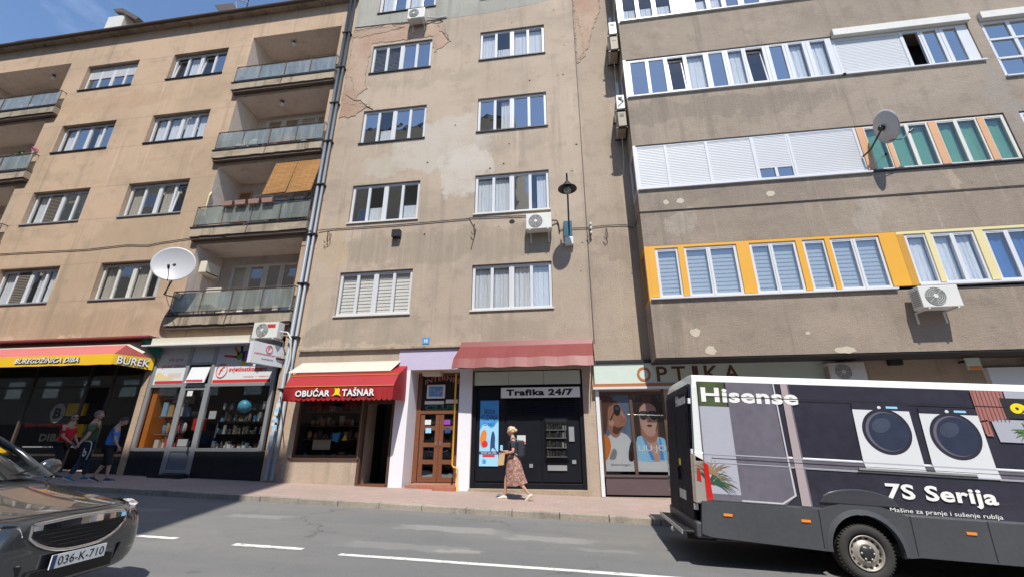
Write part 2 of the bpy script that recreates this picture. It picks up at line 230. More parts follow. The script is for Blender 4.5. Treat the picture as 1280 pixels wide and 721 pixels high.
# ------------------------------------------------------------------ mesh helpers
ORG = {}
class MB:
    def __init__(s): s.v = []; s.f = []
    def q(s, *p):
        i = len(s.v); s.v += [tuple(x) for x in p]; s.f.append(tuple(range(i, i+len(p)))); return s
    def box(s, x0, x1, y0, y1, z0, z1):
        if x0 > x1: x0, x1 = x1, x0
        if y0 > y1: y0, y1 = y1, y0
        if z0 > z1: z0, z1 = z1, z0
        i = len(s.v); s.v += [(x, y, z) for x in (x0, x1) for y in (y0, y1) for z in (z0, z1)]
        s.f += [tuple(i+k for k in f) for f in ((0, 1, 3, 2), (4, 6, 7, 5), (0, 4, 5, 1), (2, 3, 7, 6), (0, 2, 6, 4), (1, 5, 7, 3))]; return s
    def hexa(s, p):   # 8 points: bottom 4 ccw, top 4 ccw
        i = len(s.v); s.v += [tuple(x) for x in p]
        s.f += [tuple(i+k for k in f) for f in ((0, 3, 2, 1), (4, 5, 6, 7), (0, 1, 5, 4), (1, 2, 6, 5), (2, 3, 7, 6), (3, 0, 4, 7))]; return s
    def prism(s, pts, y0, y1):   # polygon in xz, extruded along y
        n = len(pts); i = len(s.v); s.v += [(x, y0, z) for x, z in pts]+[(x, y1, z) for x, z in pts]
        s.f.append(tuple(range(i, i+n))); s.f.append(tuple(range(i+2*n-1, i+n-1, -1)))
        for k in range(n): s.f.append((i+k, i+n+k, i+n+(k+1) % n, i+(k+1) % n))
        return s
    def prismx(s, pts, x0, x1):  # polygon in yz, extruded along x
        n = len(pts); i = len(s.v); s.v += [(x0, y, z) for y, z in pts]+[(x1, y, z) for y, z in pts]
        s.f.append(tuple(range(i, i+n))); s.f.append(tuple(range(i+2*n-1, i+n-1, -1)))
        for k in range(n): s.f.append((i+k, i+n+k, i+n+(k+1) % n, i+(k+1) % n))
        return s
    def tube(s, pts, r, n=8, cap=True):
        pts = [Vector(p) for p in pts]; rs = r if isinstance(r, (list, tuple)) else [r]*len(pts); i0 = len(s.v)
        for k, p in enumerate(pts):
            d = (pts[min(k+1, len(pts)-1)]-pts[max(k-1, 0)]).normalized(); a = Vector((0, 0, 1)) if abs(d.z) < .9 else Vector((1, 0, 0))
            u = d.cross(a).normalized(); v = d.cross(u)
            for j in range(n):
                t = 2*math.pi*j/n; s.v.append(tuple(p+u*rs[k]*math.cos(t)+v*rs[k]*math.sin(t)))
        for k in range(len(pts)-1):
            for j in range(n):
                a = i0+k*n+j; b = i0+k*n+(j+1) % n; s.f.append((a, b, b+n, a+n))
        if cap: s.f.append(tuple(i0+j for j in range(n))); s.f.append(tuple(i0+(len(pts)-1)*n+j for j in reversed(range(n))))
        return s
    def lathe(s, prof, c, n=20, M3=None):   # prof (r, h) about local Z
        i0 = len(s.v); c = Vector(c)
        for r, h in prof:
            for j in range(n):
                t = 2*math.pi*j/n; p = Vector((r*math.cos(t), r*math.sin(t), h)); p = M3 @ p if M3 else p; s.v.append(tuple(c+p))
        for k in range(len(prof)-1):
            for j in range(n):
                a = i0+k*n+j; b = i0+k*n+(j+1) % n; s.f.append((a, b, b+n, a+n))
        return s
    def ball(s, c, r, n=12, m=8, M3=None):
        rr = r if isinstance(r, (list, tuple)) else (r, r, r)
        S = Matrix.Diagonal(rr); S = (M3 @ S) if M3 else S
        return s.lathe([(math.sin(math.pi*k/m)+1e-4, -math.cos(math.pi*k/m)) for k in range(m+1)], c, n, S)
    def xf(s, Mx): s.v = [tuple(Mx @ Vector(p)) for p in s.v]; return s
    def build(s, name, m, parent=None, smooth=False, bevel=0, kind=None, flip=False):
        me = bpy.data.meshes.new(name); off = ORG.get(parent, (0, 0, 0)) if parent else (0, 0, 0)
        me.from_pydata([(x-off[0], y-off[1], z-off[2]) for x, y, z in s.v], [], s.f); me.materials.append(M[m] if isinstance(m, str) else m)
        o = bpy.data.objects.new(name, me); C.objects.link(o)
        if parent: o.parent = parent; ORG[o] = off
        if smooth: me.shade_smooth()
        if bevel: b = o.modifiers.new('bevel', 'BEVEL'); b.width = bevel; b.segments = 2; b.limit_method = 'ANGLE'
        if kind: o['kind'] = kind
        return o
def tag(o, label, cat, group=None):
    o['label'] = label; o['category'] = cat
    if group: o['group'] = group
    return o
def thing(name, label, cat, loc=(0, 0, 0), rz=0, group=None, local=False):
    o = bpy.data.objects.new(name, None); C.objects.link(o); o.location = loc; o.rotation_euler = (0, 0, rz); o.empty_display_size = .2
    ORG[o] = (0, 0, 0) if local else tuple(loc); return tag(o, label, cat, group)
def structure(o): o['kind'] = 'structure'; return o
def copy_tree(o, parent=None):
    c = o.copy(); C.objects.link(c); c.parent = parent
    for ch in list(o.children): copy_tree(ch, c)
    return c
_tc = {}; CLIP = {}
def text_pts(body, bold=.0, shear=0, raw=False):
    k = (body, bold, shear, raw)
    if k in _tc: return _tc[k]
    if 'Š' in body and not raw:
        b2 = body.replace('Š', 'S'); vs, fs = text_pts(b2, bold, shear, True); vs = list(vs); fs = list(fs)
        for i, ch in enumerate(body):
            if ch == 'Š':
                hi = max(v[0] for v in text_pts(b2[:i+1], bold, shear, True)[0]); lo = max([v[0] for v in text_pts(b2[:i], bold, shear, True)[0]] or [0]) if i else 0
                c = (hi+lo)/2+.02; w_ = .14+bold*.5; n0 = len(vs); sh = shear*.85; t_ = .09+bold
                vs += [(c-w_+sh, .90), (c-w_+t_*.8+sh, .90), (c+sh, .80), (c+w_-t_*.8+sh, .90), (c+w_+sh, .90), (c+t_*.5+sh, .745), (c-t_*.5+sh, .745)]; fs += [(n0, n0+6, n0+2, n0+1), (n0+2, n0+6, n0+5), (n0+3, n0+2, n0+5, n0+4)]
        xs = [v[0] for v in vs]; ys = [v[1] for v in vs]; a, b, c, d = min(xs), max(xs), min(ys), max(ys)
        _tc[k] = ([((x-a)/(b-a), (y-c)/(d-c)) for x, y in vs], fs); return _tc[k]
    cu = bpy.data.curves.new('text', 'FONT'); cu.body = body; cu.offset = bold; cu.resolution_u = 3; cu.shear = shear; cu.space_character = 1+bold*2
    o = bpy.data.objects.new('text', cu); C.objects.link(o); dg = bpy.context.evaluated_depsgraph_get(); me = bpy.data.meshes.new_from_object(o.evaluated_get(dg))
    vs = [(v.co.x, v.co.y) for v in me.vertices]; fs = [tuple(p.vertices) for p in me.polygons]
    bpy.data.objects.remove(o); bpy.data.meshes.remove(me)
    if raw: _tc[k] = (vs, fs); return _tc[k]
    xs = [v[0] for v in vs]; ys = [v[1] for v in vs]; a, b, c, d = min(xs), max(xs), min(ys), max(ys)
    _tc[k] = ([((x-a)/(b-a), (y-c)/(d-c)) for x, y in vs], fs); return _tc[k]
def text(body, x0, x1, z0, z1, y, m, parent, name='lettering', bold=.02, shear=0, fn=None):
    vs, fs = text_pts(body, bold, shear); mb = MB()
    fn = fn or (lambda u, v: (x0+(x1-x0)*u, y, z0+(z1-z0)*v))
    mb.v = [fn(u, v) for u, v in vs]; mb.f = list(fs); return mb.build(name, m, parent)
def blob(pts, n=4):   # smooth closed curve through points (Catmull-Rom)
    out = []; L = len(pts)
    for i in range(L):
        p0, p1, p2, p3 = [pts[(i+k-1) % L] for k in range(4)]
        for j in range(n):
            t = j/n; out.append(tuple(.5*((2*p1[a])+(-p0[a]+p2[a])*t+(2*p0[a]-5*p1[a]+4*p2[a]-p3[a])*t*t+(-p0[a]+3*p1[a]-3*p2[a]+p3[a])*t**3) for a in (0, 1)))
    return out
def ell(cx, cz, rx, rz, n=20, rot=0):
    return [(cx+rx*math.cos(t)*math.cos(rot)-rz*math.sin(t)*math.sin(rot), cz+rx*math.cos(t)*math.sin(rot)+rz*math.sin(t)*math.cos(rot)) for t in [2*math.pi*k/n for k in range(n)]]
def flat(pts, y, m, parent, name='print'):
    cl = CLIP.get(parent)
    if cl: pts = [(min(max(x, cl[0]), cl[1]), min(max(z, cl[2]), cl[3])) for x, z in pts]
    return MB().q(*[(x, y, z) for x, z in pts]).build(name, m, parent)
def grid_wall(mb, x0, x1, z0, z1, holes, Y, depth, ax='x'):
    """front face with rectangular openings and their reveals; ax 'x': faces -Y, ax 'y': faces -X (x is then the y coordinate)"""
    P = (lambda x, d, z: (x, Y+d, z)) if ax == 'x' else (lambda x, d, z: (Y+d, x, z))
    xs = sorted({x0, x1, *[min(max(h[i], x0), x1) for h in holes for i in (0, 1)]}); zs = sorted({z0, z1, *[min(max(h[i], z0), z1) for h in holes for i in (2, 3)]})
    for a, b in zip(xs, xs[1:]):
        for c, d in zip(zs, zs[1:]):
            mx_, mz = (a+b)/2, (c+d)/2
            if any(h[0] < mx_ < h[1] and h[2] < mz < h[3] for h in holes): continue
            mb.q(P(a, 0, c), P(b, 0, c), P(b, 0, d), P(a, 0, d))
    for h in holes:
        dp = h[4] if len(h) > 4 else depth; a, b, c, d = max(h[0], x0), min(h[1], x1), max(h[2], z0), min(h[3], z1)
        mb.q(P(a, 0, c), P(a, 0, d), P(a, dp, d), P(a, dp, c)); mb.q(P(b, 0, d), P(b, 0, c), P(b, dp, c), P(b, dp, d))
        mb.q(P(a, 0, d), P(b, 0, d), P(b, dp, d), P(a, dp, d)); mb.q(P(a, 0, c), P(a, dp, c), P(b, dp, c), P(b, 0, c))
    return mb

# ------------------------------------------------------------------ ground
def S(x, y=13.0): return -1.345-.026*x-.02*(13-y)
def YK(x): return 10.15-.03*x
def Rz(x, y):
    k = YK(x); z = S(x, k)-.12
    if y > 6.8: return z-.03*(k-y)
    return z-.03*(k-6.8)+.02*(6.8-y)
def sheet(name, xs, ysf, zf, m):
    mb = MB(); rows = [[(x, y, zf(x, y)) for y in ysf(x)] for x in xs]; n = len(rows[0])
    mb.v = [p for r in rows for p in r]
    for i in range(len(rows)-1):
        for j in range(n-1): a = i*n+j; mb.f.append((a, a+n, a+n+1, a+1))
    return structure(mb.build(name, m))
XS = [-120+4*i for i in range(61)]
sheet('ground', [-900, 0, 900], lambda x: [-900, 0, 900], lambda x, y: -2.6-.026*x, 'ground')
road = sheet('road', XS, lambda x: [-1.2, 2, 4, 6.8, 8, 9, YK(x)+.05], Rz, 'asphalt')
pave = sheet('pavement', XS, lambda x: [YK(x)+.14, 12, 13.9], lambda x, y: S(x, y), 'pave')
sheet('near_pavement', XS, lambda x: [-6, -1.35], lambda x, y: Rz(x, -1.2)+.12, 'pave')
kb = MB(); kb.hexa([(x, y, z) for x, y, z in [(-120, -1.35, Rz(-120, -1.2)-.3), (120, -1.35, Rz(120, -1.2)-.3), (120, -1.2, Rz(120, -1.2)-.3), (-120, -1.2, Rz(-120, -1.2)-.3), (-120, -1.35, Rz(-120, -1.2)+.125), (120, -1.35, Rz(120, -1.2)+.125), (120, -1.2, Rz(120, -1.2)+.125), (-120, -1.2, Rz(-120, -1.2)+.125)]])
structure(kb.build('near_kerb', 'kerb'))
L = 1.02; x = -28.0; base_me = None
while x < 15:
    a, b = x+.006, x+L-.006; j = rnd.uniform(-.008, .008)
    mb = MB(); mb.hexa([(a, YK(a)+j, S(a)-.4), (b, YK(b)+j, S(b)-.4), (b, YK(b)+.145+j, S(b)-.4), (a, YK(a)+.145+j, S(a)-.4),
        (a, YK(a)+j, S(a, YK(a))+.004+j*.6), (b, YK(b)+j, S(b, YK(b))+.004+j*.6), (b, YK(b)+.145+j, S(b, YK(b))+.006), (a, YK(a)+.145+j, S(a, YK(a))+.006)])
    mb.build('kerb_stone', 'kerb', pave, bevel=.012); x += L
def mark(x0, x1, y, wd=.12, n=8):
    mb = MB()
    for i in range(n):
        a = x0+(x1-x0)*i/n; b = x0+(x1-x0)*(i+1)/n; w0, w1 = [wd/2+rnd.uniform(-.008, .008) for _ in (0, 1)]
        mb.q((a, y-w0, Rz(a, y-w0)+.004), (b, y-w0, Rz(b, y-w0)+.004), (b, y+w1, Rz(b, y+w1)+.004), (a, y+w1, Rz(a, y+w1)+.004))
    return mb.build('lane_marking', 'mark', road)
for a, b, y in ((-12.2, -11.0, 7.12), (-9.9, -8.7, 7.1), (-7.5, -6.48, 7.02), (-5.37, -4.2, 6.92), (-3.53, 2.2, 6.78), (3.2, 9, 6.75)): mark(a, b, y)

# ------------------------------------------------------------------ windows
def blind(x0, x1, z0, z1, y, m, parent, pitch=.075, tilt=.035, name='blind'):
    mb = MB(); z = z0; q = .03 if tilt < .1 else .014
    while z < z1-.02: mb.hexa([(x0, y, z), (x1, y, z), (x1, y+q, z+tilt), (x0, y+q, z+tilt), (x0, y, z+.006), (x1, y, z+.006), (x1, y+q, z+tilt+.006), (x0, y+q, z+tilt+.006)]); z += pitch
    return mb.build(name, m, parent)
def rollshut(x0, x1, z0, z1, y, m, parent, name='roller_shutter', pitch=.06):
    pts = [(y+.03, z0)]; z = z0
    while z < z1-.01: e = min(z+pitch, z1); pts += [(y+.004, z+.004), (y, (z+e)/2), (y+.004, e-.006), (y+.012, e)]; z = e
    pts.append((y+.03, z1)); return MB().prismx(pts[::-1], x0, x1).build(name, m, parent)
def curtain(x0, x1, z0, z1, y, m, parent, name='curtain', folds=9, amp=.025):
    mb = MB(); n = max(6, int((x1-x0)*24)); ph = rnd.random()*6; prev = None
    for i in range(n+1):
        x = x0+(x1-x0)*i/n; yy = y+amp*math.sin(ph+(x-x0)*folds*6.28/1.3)+amp*.4*math.sin(ph*3+(x-x0)*41)
        cur = ((x, yy, z0), (x, yy*.3+y*.7, z1))
        if prev: mb.q(prev[0], cur[0], cur[1], prev[1])
        prev = cur
    return mb.build(name, m, parent, smooth=True)
def behind(win, x0, x1, z0, z1, Y, st):
    if not st: return
    if st == 'cur': curtain(x0, x1, z0, z1, Y+.13, 'cur', win)
    elif st == 'half': curtain(x0+(x1-x0)*.35, x1, z0, z1, Y+.13, 'cur', win)
    elif st == 'cafe': curtain(x0, x1, z0, z0+(z1-z0)*.42, Y+.13, 'cur', win, folds=14)
    elif st == 'beige': curtain(x0, x1, z0, z1, Y+.13, 'curbeige', win)
    elif st == 'blue': curtain(x0, x1, z0, z1, Y+.13, 'curb', win, folds=5)
    elif st == 'teal': curtain(x0, x1, z0, z1, Y+.13, 'curt', win, folds=4)
    elif st == 'bl': blind(x0, x1, z0, z1, Y+.10, 'slat', win)
    elif st == 'blf': blind(x0, x1, z0, z1, Y+.10, 'slat' if Y > 12.5 else 'slatgrey', win, pitch=.12, tilt=.11)
    elif st == 'bldark': blind(x0, x1, z0, z1, Y-.02, 'slatdark', win, pitch=.07, tilt=.05, name='louvre')
    elif st == 'shut': rollshut(x0, x1, z0, z1, Y+.015, 'shutter', win)
    elif st == 'shut2': rollshut(x0, x1, z0+(z1-z0)*.55, z1, Y+.0, 'shutter', win)
    elif st == 'solid': MB().box(x0, x1, Y+.02, Y+.05, z0, z1).build('panel', 'white', win)
def band(bld, z0, z1, Y, x0, x1, items, fm='white', gm='glass', rail=.055, name='window', sill=None, d=.07):
    """one glazed unit: frame mesh, panes and what hangs behind as children; items (xa, xb, style[, glass]) are the openings"""
    fr = MB(); fr.box(x0, x1, Y, Y+d, z1-rail, z1); fr.box(x0, x1, Y, Y+d, z0, z0+rail); cx = x0
    for it in sorted(items):
        if it[0]-cx > .004:
            fr.box(cx, it[0], Y, Y+d, z0+rail, z1-rail)
            if it[0]-cx > .11: m_ = (cx+it[0])/2; fr.box(m_-.012, m_+.012, Y-.012, Y, z0+rail, z1-rail)
        cx = it[1]
    if x1-cx > .004: fr.box(cx, x1, Y, Y+d, z0+rail, z1-rail)
    for it in items: fr.box(it[0], it[1], Y+.01, Y+.06, z1-rail-.035, z1-rail); fr.box(it[0], it[1], Y+.01, Y+.06, z0+rail, z0+rail+.035)
    wn = fr.build(name, fm, bld)
    for it in items:
        a, b, st = it[:3]; g = it[3] if len(it) > 3 else ('glassv' if st in ('bl', 'blf') else gm)
        if g != 'glassteal' and st in ('cur', 'half', 'cafe', 'blue', 'beige', 'tilt'): g = 'glassc'
        if Y < 12.5 and st == 'blf': g = 'glassm'
        zl, zh = z0+rail+.035, z1-rail-.035
        if st == 'open': continue
        if st == 'tilt':
            q = MB(); s_ = .05
            def T(x, z): k = (z-zl)/(zh-zl); return (x, Y+.03+.10*k, z-.0)
            pm = MB().q(T(a+.05, zl+.05), T(b-.05, zl+.05), T(b-.05, zh-.08), T(a+.05, zh-.08)); pm.build('pane', g, wn)
            for (xa, xb, za, zb) in ((a, a+.05, zl, zh-.03), (b-.05, b, zl, zh-.03), (a+.05, b-.05, zl, zl+.05), (a+.05, b-.05, zh-.08, zh-.03)):
                k0, k1 = (za-zl)/(zh-zl)*.1, (zb-zl)/(zh-zl)*.1
                q.hexa([(xa, Y+.02+k0, za), (xb, Y+.02+k0, za), (xb, Y+.06+k0, za), (xa, Y+.06+k0, za), (xa, Y+.02+k1, zb), (xb, Y+.02+k1, zb), (xb, Y+.06+k1, zb), (xa, Y+.06+k1, zb)])
            q.build('sash', fm, wn); continue
        if st == 'split':
            MB().q((a, Y+.035, zl), (b, Y+.035, zl), (b, Y+.035, zh), (a, Y+.035, zh)).build('pane', g, wn); rollshut(a, b, zl+.32, zh, Y+.0, 'shutter', wn); fr2 = MB().box((a+b)/2-.04, (a+b)/2+.04, Y, Y+.03, zl, zl+.32); fr2.build('mullion', fm, wn); continue
        if st not in ('shut', 'solid', 'bldark'): MB().q((a, Y+.035, zl), (b, Y+.035, zl), (b, Y+.035, zh), (a, Y+.035, zh)).build('pane', g, wn)
        behind(wn, a, b, zl, zh, Y, st)
    if sill: MB().box(x0-.05, x1+.05, sill[0], Y+.02, z0-.05, z0-.004).build('sill', sill[1], wn)
    return wn
def win4(bld, x0, x1, z0, z1, Y, front, sts, fm='white', gm='glass', sillm='steel'):
    w_ = x1-x0; e = .085; c = .17; m_ = .10; pw = (w_-2*e-c-2*m_)/4; xs = []; x = x0+e
    for i in range(4): xs.append((x, x+pw)); x += pw+(c if i == 1 else m_)
    return band(bld, z0+.02, z1-.01, Y, x0, x1, [(a, b, sts[i]) for i, (a, b) in enumerate(xs)], fm, gm, sill=(front-.05, sillm))

# ------------------------------------------------------------------ building A (peach, left)
A = thing('peach_apartment_building', 'peach plastered apartment block with recessed balconies, leftmost in the row', 'building', (-18, 13, -.9))
AX = ((-22.87, -19.98), (-18.1, -15.22)); AZ = ((15.8, 17.33), (12.23, 13.75), (8.61, 10.2), (5.07, 6.6))
LZ = ((14.8, 17.72), (11.24, 14.18), (7.70, 10.62), (4.22, 7.1)); LX = (-14.05, -9.67); FX = (-29.5, -24.0)
holes = [(a, b, c, d, .24) for a, b in AX for c, d in AZ]+[(LX[0], LX[1], c, d, 1.35) for c, d in LZ]+[(FX[0], FX[1], c, d, 1.35) for c, d in LZ]+[(-36, -14.72, -3, 3.05, .3), (-14.5, -9.62, -3, 3.42, .3)]
grid_wall(MB(), -38, -9.02, -2.5, 19.32, holes, 13, .24).build('wall', 'stA', A)
MB().box(-38, -9.02, 14.4, 24, 3.5, 19.2).build('building_core', 'loggia', A)
mb = MB(); mb.box(-38, -9.02, 12.72, 13.3, 19.14, 19.25); mb.box(-38, -9.02, 12.70, 24.2, 19.255, 19.32); cor = mb.build('cornice', 'concrete', A)
MB().tube([(-38, 12.66, 19.24), (-9.05, 12.66, 19.24)], .075, 8).build('gutter', 'rust', A)
MB().box(-37.5, -14.8, 14.36, 14.39, -2, 3.4).build('shop_back_wall', 'room', A)
MB().box(-37.9, -9.03, 13.32, 14.38, 3.44, 3.6).build('shop_ceiling', 'room', A)
styA = {(0, 0): ('shut2', 'shut2', 'shut2', 'shut2'), (1, 0): ('tilt', 'cur', 'tilt', ''), (0, 1): ('cur', '', 'half', ''), (1, 1): ('cur', 'cur', 'cur', 'cur'), (0, 2): ('cur', 'bldark', '', ''), (1, 2): ('beige', '', 'beige', 'tilt'), (0, 3): ('cur', 'bldark', 'half', 'cur'), (1, 3): ('beige', '', 'beige', 'half')}
for i, (a, b) in enumerate(AX):
    for j, (c, d) in enumerate(AZ):
        win4(A, a+.02, b-.02, c, d-.03, 13.17, 13.0, styA[(i, j)], fm='white' if (i, j) != (1, 3) else 'dirtywhite', sillm='metal' if j < 2 else 'steel')
def loggia(x0, x1, c, d, right_open=True):
    mb = MB(); mb.q((x0+.001, 13.001, c), (x0+.001, 13.001, d), (x0+.001, 14.35, d), (x0+.001, 14.35, c)); mb.q((x1-.001, 13.001, d), (x1-.001, 13.001, c), (x1-.001, 14.35, c), (x1-.001, 14.35, d))
    mb.q((x0, 13.0, d-.001), (x1, 13.0, d-.001), (x1, 14.35, d-.001), (x0, 14.35, d-.001)); mb.q((x0, 14.34, c), (x1, 14.34, c), (x1, 14.34, d), (x0, 14.34, d)); mb.q((x0, 13.0, c+.002), (x0, 14.35, c+.002), (x1, 14.35, c+.002), (x1, 13.0, c+.002))
    return mb.build('loggia_lining', 'loggia', A)
def balcony(x0, x1, zt, thick=.44, seed=0):
    r = random.Random(seed); mb = MB(); N = 22; y0 = 12.76
    # slab with a chipped lower edge
    for i in range(N):
        a = x0+(x1-x0)*i/N; b = x0+(x1-x0)*(i+1)/N
        h0 = thick-.10+r.uniform(-.012, .012)
        mb.hexa([(a, y0, zt-h0), (b, y0, zt-h0), (b, 13.02, zt-h0), (a, 13.02, zt-h0), (a, y0, zt), (b, y0, zt), (b, 13.02, zt), (a, 13.02, zt)])
    sl_ = mb.build('balcony', 'concrete', A)
    MB().box(x0-.02, x1+.0, y0-.03, 13.0, zt+.002, zt+.05).build('coping', 'metal', sl_)
    MB().box(x0+.06, x1-.02, y0+.05, 13.0, zt-thick-.02, zt-thick+.10).build('beam', 'rust', sl_)
    rl = MB(); ht = .93; n = 4; y = y0+.04
    rl.tube([(x0+.04, 13.0, zt+ht), (x0+.04, y, zt+ht), (x1-.03, y, zt+ht), (x1-.03, 13.0, zt+ht)], .022, 6)
    rl.tube([(x0+.04, 13.0, zt+.15), (x0+.04, y, zt+.15), (x1-.03, y, zt+.15), (x1-.03, 13.0, zt+.15)], .016, 6)
    for i in range(n+1):
        x = x0+.04+(x1-x0-.07)*i/n; rl.tube([(x, y, zt), (x, y, zt+ht)], .017, 6)
    rl.tube([(x0+(x1-x0)*.5, y0-.02, zt-.02), (x0+(x1-x0)*.5, y0-.16, zt-.05), (x0+(x1-x0)*.5, y0-.18, zt-.16)], .02, 6)
    rl.build('railing', 'rust', A)
    for i in range(n):
        a = x0+.07+(x1-x0-.07)*i/n; b = x0+.01+(x1-x0-.07)*(i+1)/n
        MB().box(a, b, y+.012, y+.02, zt+.18, zt+ht-.06).build('railing_panel', 'frost', A)
    MB().box(x0+.036, x0+.044, y+.04, 12.98, zt+.18, zt+ht-.06).build('railing_panel', 'frost', A)
for k, (c, d) in enumerate(LZ):
    loggia(*LX, c, d); balcony(-14.27, -9.45, c-.01, seed=k)
    loggia(*FX, c, d); balcony(-30, -23.43, c-.01, seed=10+k)
# windows at the back of the loggias
BK = 14.25
band(A, 4.3, 6.72, BK, -13.5, -10.55, [(-13.38, -12.85, 'half'), (-12.62, -12.08, ''), (-11.86, -11.35, ''), (-11.15, -10.65, '')], 'dirtywhite', sill=None)
band(A, 7.8, 10.0, BK, -13.3, -10.2, [(-13.15, -12.5, 'cur'), (-12.3, -11.6, ''), (-11.4, -10.9, ''), (-10.75, -10.3, '')], 'white')
band(A, 11.3, 13.95, BK, -13.5, -10.2, [(-13.35, -12.75, ''), (-12.5, -11.9, ''), (-11.7, -11.1, 'beige'), (-10.9, -10.3, '')], 'dirtywhite')
band(A, 14.9, 17.2, BK, -13.2, -10.1, [(-13.05, -12.4, ''), (-12.2, -11.6, ''), (-11.4, -10.8, ''), (-10.6, -10.2, '')], 'brownf')
for c, d in LZ: band(A, c+.1, c+2.4, BK, -28.4, -25.4, [(-28.2, -27.6, ''), (-27.4, -26.8, 'half'), (-26.6, -26.1, ''), (-25.95, -25.5, '')], 'dirtywhite')
# wooden louvred door in the third loggia
ld = MB(); ld.box(-13.98, -13.42, 14.28, 14.33, 7.75, 10.2); lo = ld.build('louvred_shutter', 'salmon', A)
sm = MB(); z = 7.85
while z < 10.1: sm.box(-13.93, -13.47, 14.25, 14.28, z, z+.05); z += .11
sm.build('slat', 'wood', lo)
# roof things
t = thing('chimney', 'white square chimney with a bent sheet metal cowl on the roof of the peach building', 'chimney', (-25.2, 15.5, 19.3))
MB().box(-26.5, -25.35, 15, 16, 19.3, 23.85).build('stack', 'dirtywhite', t)
MB().prism([(-26.3, 24.35), (-25.6, 24.3), (-24.15, 23.3), (-24.3, 23.15), (-25.5, 23.95), (-26.1, 24.15)], 14.9, 16.1).build('cowl', 'rust', t)
t = thing('small_chimney', 'low dark chimney cowl on the roof near the middle of the peach building', 'chimney', (-18.6, 15.5, 19.3))
MB().box(-18.9, -18.1, 15.1, 15.9, 19.3, 22.95).build('stack', 'rust', t); MB().prism([(-19.4, 23.5), (-18.2, 23.45), (-17.9, 22.95), (-18.9, 22.98)], 15, 16).build('cowl', 'rust', t)
t = thing('small_chimney', 'flat topped stub chimney at the far left of the peach roof', 'chimney', (-33, 15.5, 19.3)); MB().box(-32.8, -31.6, 15.2, 16, 19.3, 23.0).build('stack', 'rust', t); MB().box(-33.0, -31.4, 15.1, 16.1, 23.0, 23.15).build('cap', 'metal', t)
t = thing('roof_antenna', 'thin metal television antenna rising from the peach roof by the low cowl', 'antenna', (-17.4, 15, 19.3))
MB().tube([(-17.2, 15, 19.3), (-17.2, 15, 25)], .03, 5).build('mast', 'metal', t); m_ = MB(); m_.tube([(-18.9, 15, 24.2), (-17.1, 15, 23.2)], .035, 5); m_.tube([(-17.8, 15, 22.8), (-18.3, 15, 24.6)], .02, 5); [m_.tube([(-18.9+.3*i, 14.75, 24.2-.167*i), (-18.9+.3*i, 15.25, 24.2-.167*i)], .012, 4) for i in range(6)]; m_.build('boom', 'steel', t)

# ------------------------------------------------------------------ building B (beige, middle)
B = thing('beige_apartment_building', 'beige apartment block with peeling plaster and bare brick, in the middle of the row', 'building', (-4.2, 13, -1.2))
BX = ((-7.98, -5.32), (-3.24, -.58)); BZ = ((18.12, 19.7), (14.63, 16.18), (11.06, 12.67), (7.54, 9.15), (4.02, 5.62))
holes = [(a, b, c, d, .16) for a, b in BX for c, d in BZ]
holes += [(-8.72, -6.58, -.42, 1.9, .2), (-6.52, -5.56, S(-6)-.0, 1.9, .9), (-5.1, -3.5, -1.7, 2.17, .85), (-3.1, .2, -1.2, 2.1, .28)]
grid_wall(MB(), -9.02, .62, -2.2, 21.6, holes, 13, .16).build('wall', 'stB', B)
MB().box(-9.0, .6, 12.9, 13.0, 2.84, 2.90).build('string_course', 'concrete', B)
MB().box(-9.0, .6, 14.6, 24, -2, 21.5).build('building_core', 'room', B)
MB().box(-9.0, .62, 12.7, 24.2, 21.6, 21.8).build('roof', 'concrete', B)
styB = {(0, 0): ('cur', '', 'cur', ''), (1, 0): ('', '', '', ''), (0, 1): ('bl', 'bl', '', ''), (1, 1): ('cur', 'cafe', 'cur', 'cur'), (0, 2): ('', 'cafe', '', ''), (1, 2): ('', 'half', '', ''), (0, 3): ('', 'cafe', '', 'cafe'), (1, 3): ('cur', 'cur', '', 'half'), (0, 4): ('blf', 'blf', 'blf', 'blf'), (1, 4): ('cur', 'cur', 'cur', 'cur')}
for i, (a, b) in enumerate(BX):
    for j, (c, d) in enumerate(BZ): win4(B, a+.015, b-.015, c, d-.02, 13.07, 13.0, styB[(i, j)], gm='glassb' if (j < 3 or i == 1) else 'glass', sillm='dirtywhite' if j > 2 else 'metal')
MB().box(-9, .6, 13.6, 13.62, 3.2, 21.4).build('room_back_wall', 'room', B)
# peeled plaster: recessed looking areas with a raised broken rim
def patch(pts, y, m, name, parent, jag=.09, seed=3):
    r = random.Random(seed); out = []
    for i in range(len(pts)):
        a, b = pts[i], pts[(i+1) % len(pts)]; n = max(2, int(math.hypot(b[0]-a[0], b[1]-a[1])/.10))
        for k in range(n):
            t_ = k/n; out.append((a[0]+(b[0]-a[0])*t_+r.uniform(-jag, jag)*.6, a[1]+(b[1]-a[1])*t_+r.uniform(-jag, jag)*.6))
    o = MB().prism(out, y, 13.0 if y < 13 else y+.01).build(name, m, parent)
    if m in ('undercoat', 'brickpeel'): MB().tube([(a, y-.002, b) for a, b in out+out[:1]], .013 if m == 'undercoat' else .007, 5).build('broken_plaster_rim', 'stB' if parent is B else 'stC2', o)
    return o
patch([(-9.0, 17.3), (-7.4, 17.35), (-4.9, 17.05), (-4.75, 16.4), (-4.55, 15.9), (-5.2, 15.4), (-5.25, 16.35), (-8.05, 16.35), (-8.15, 14.4), (-8.0, 13.9), (-8.55, 13.35), (-7.75, 12.85), (-9.0, 13.2)], 12.994, 'undercoat', 'plaster_patch', B)
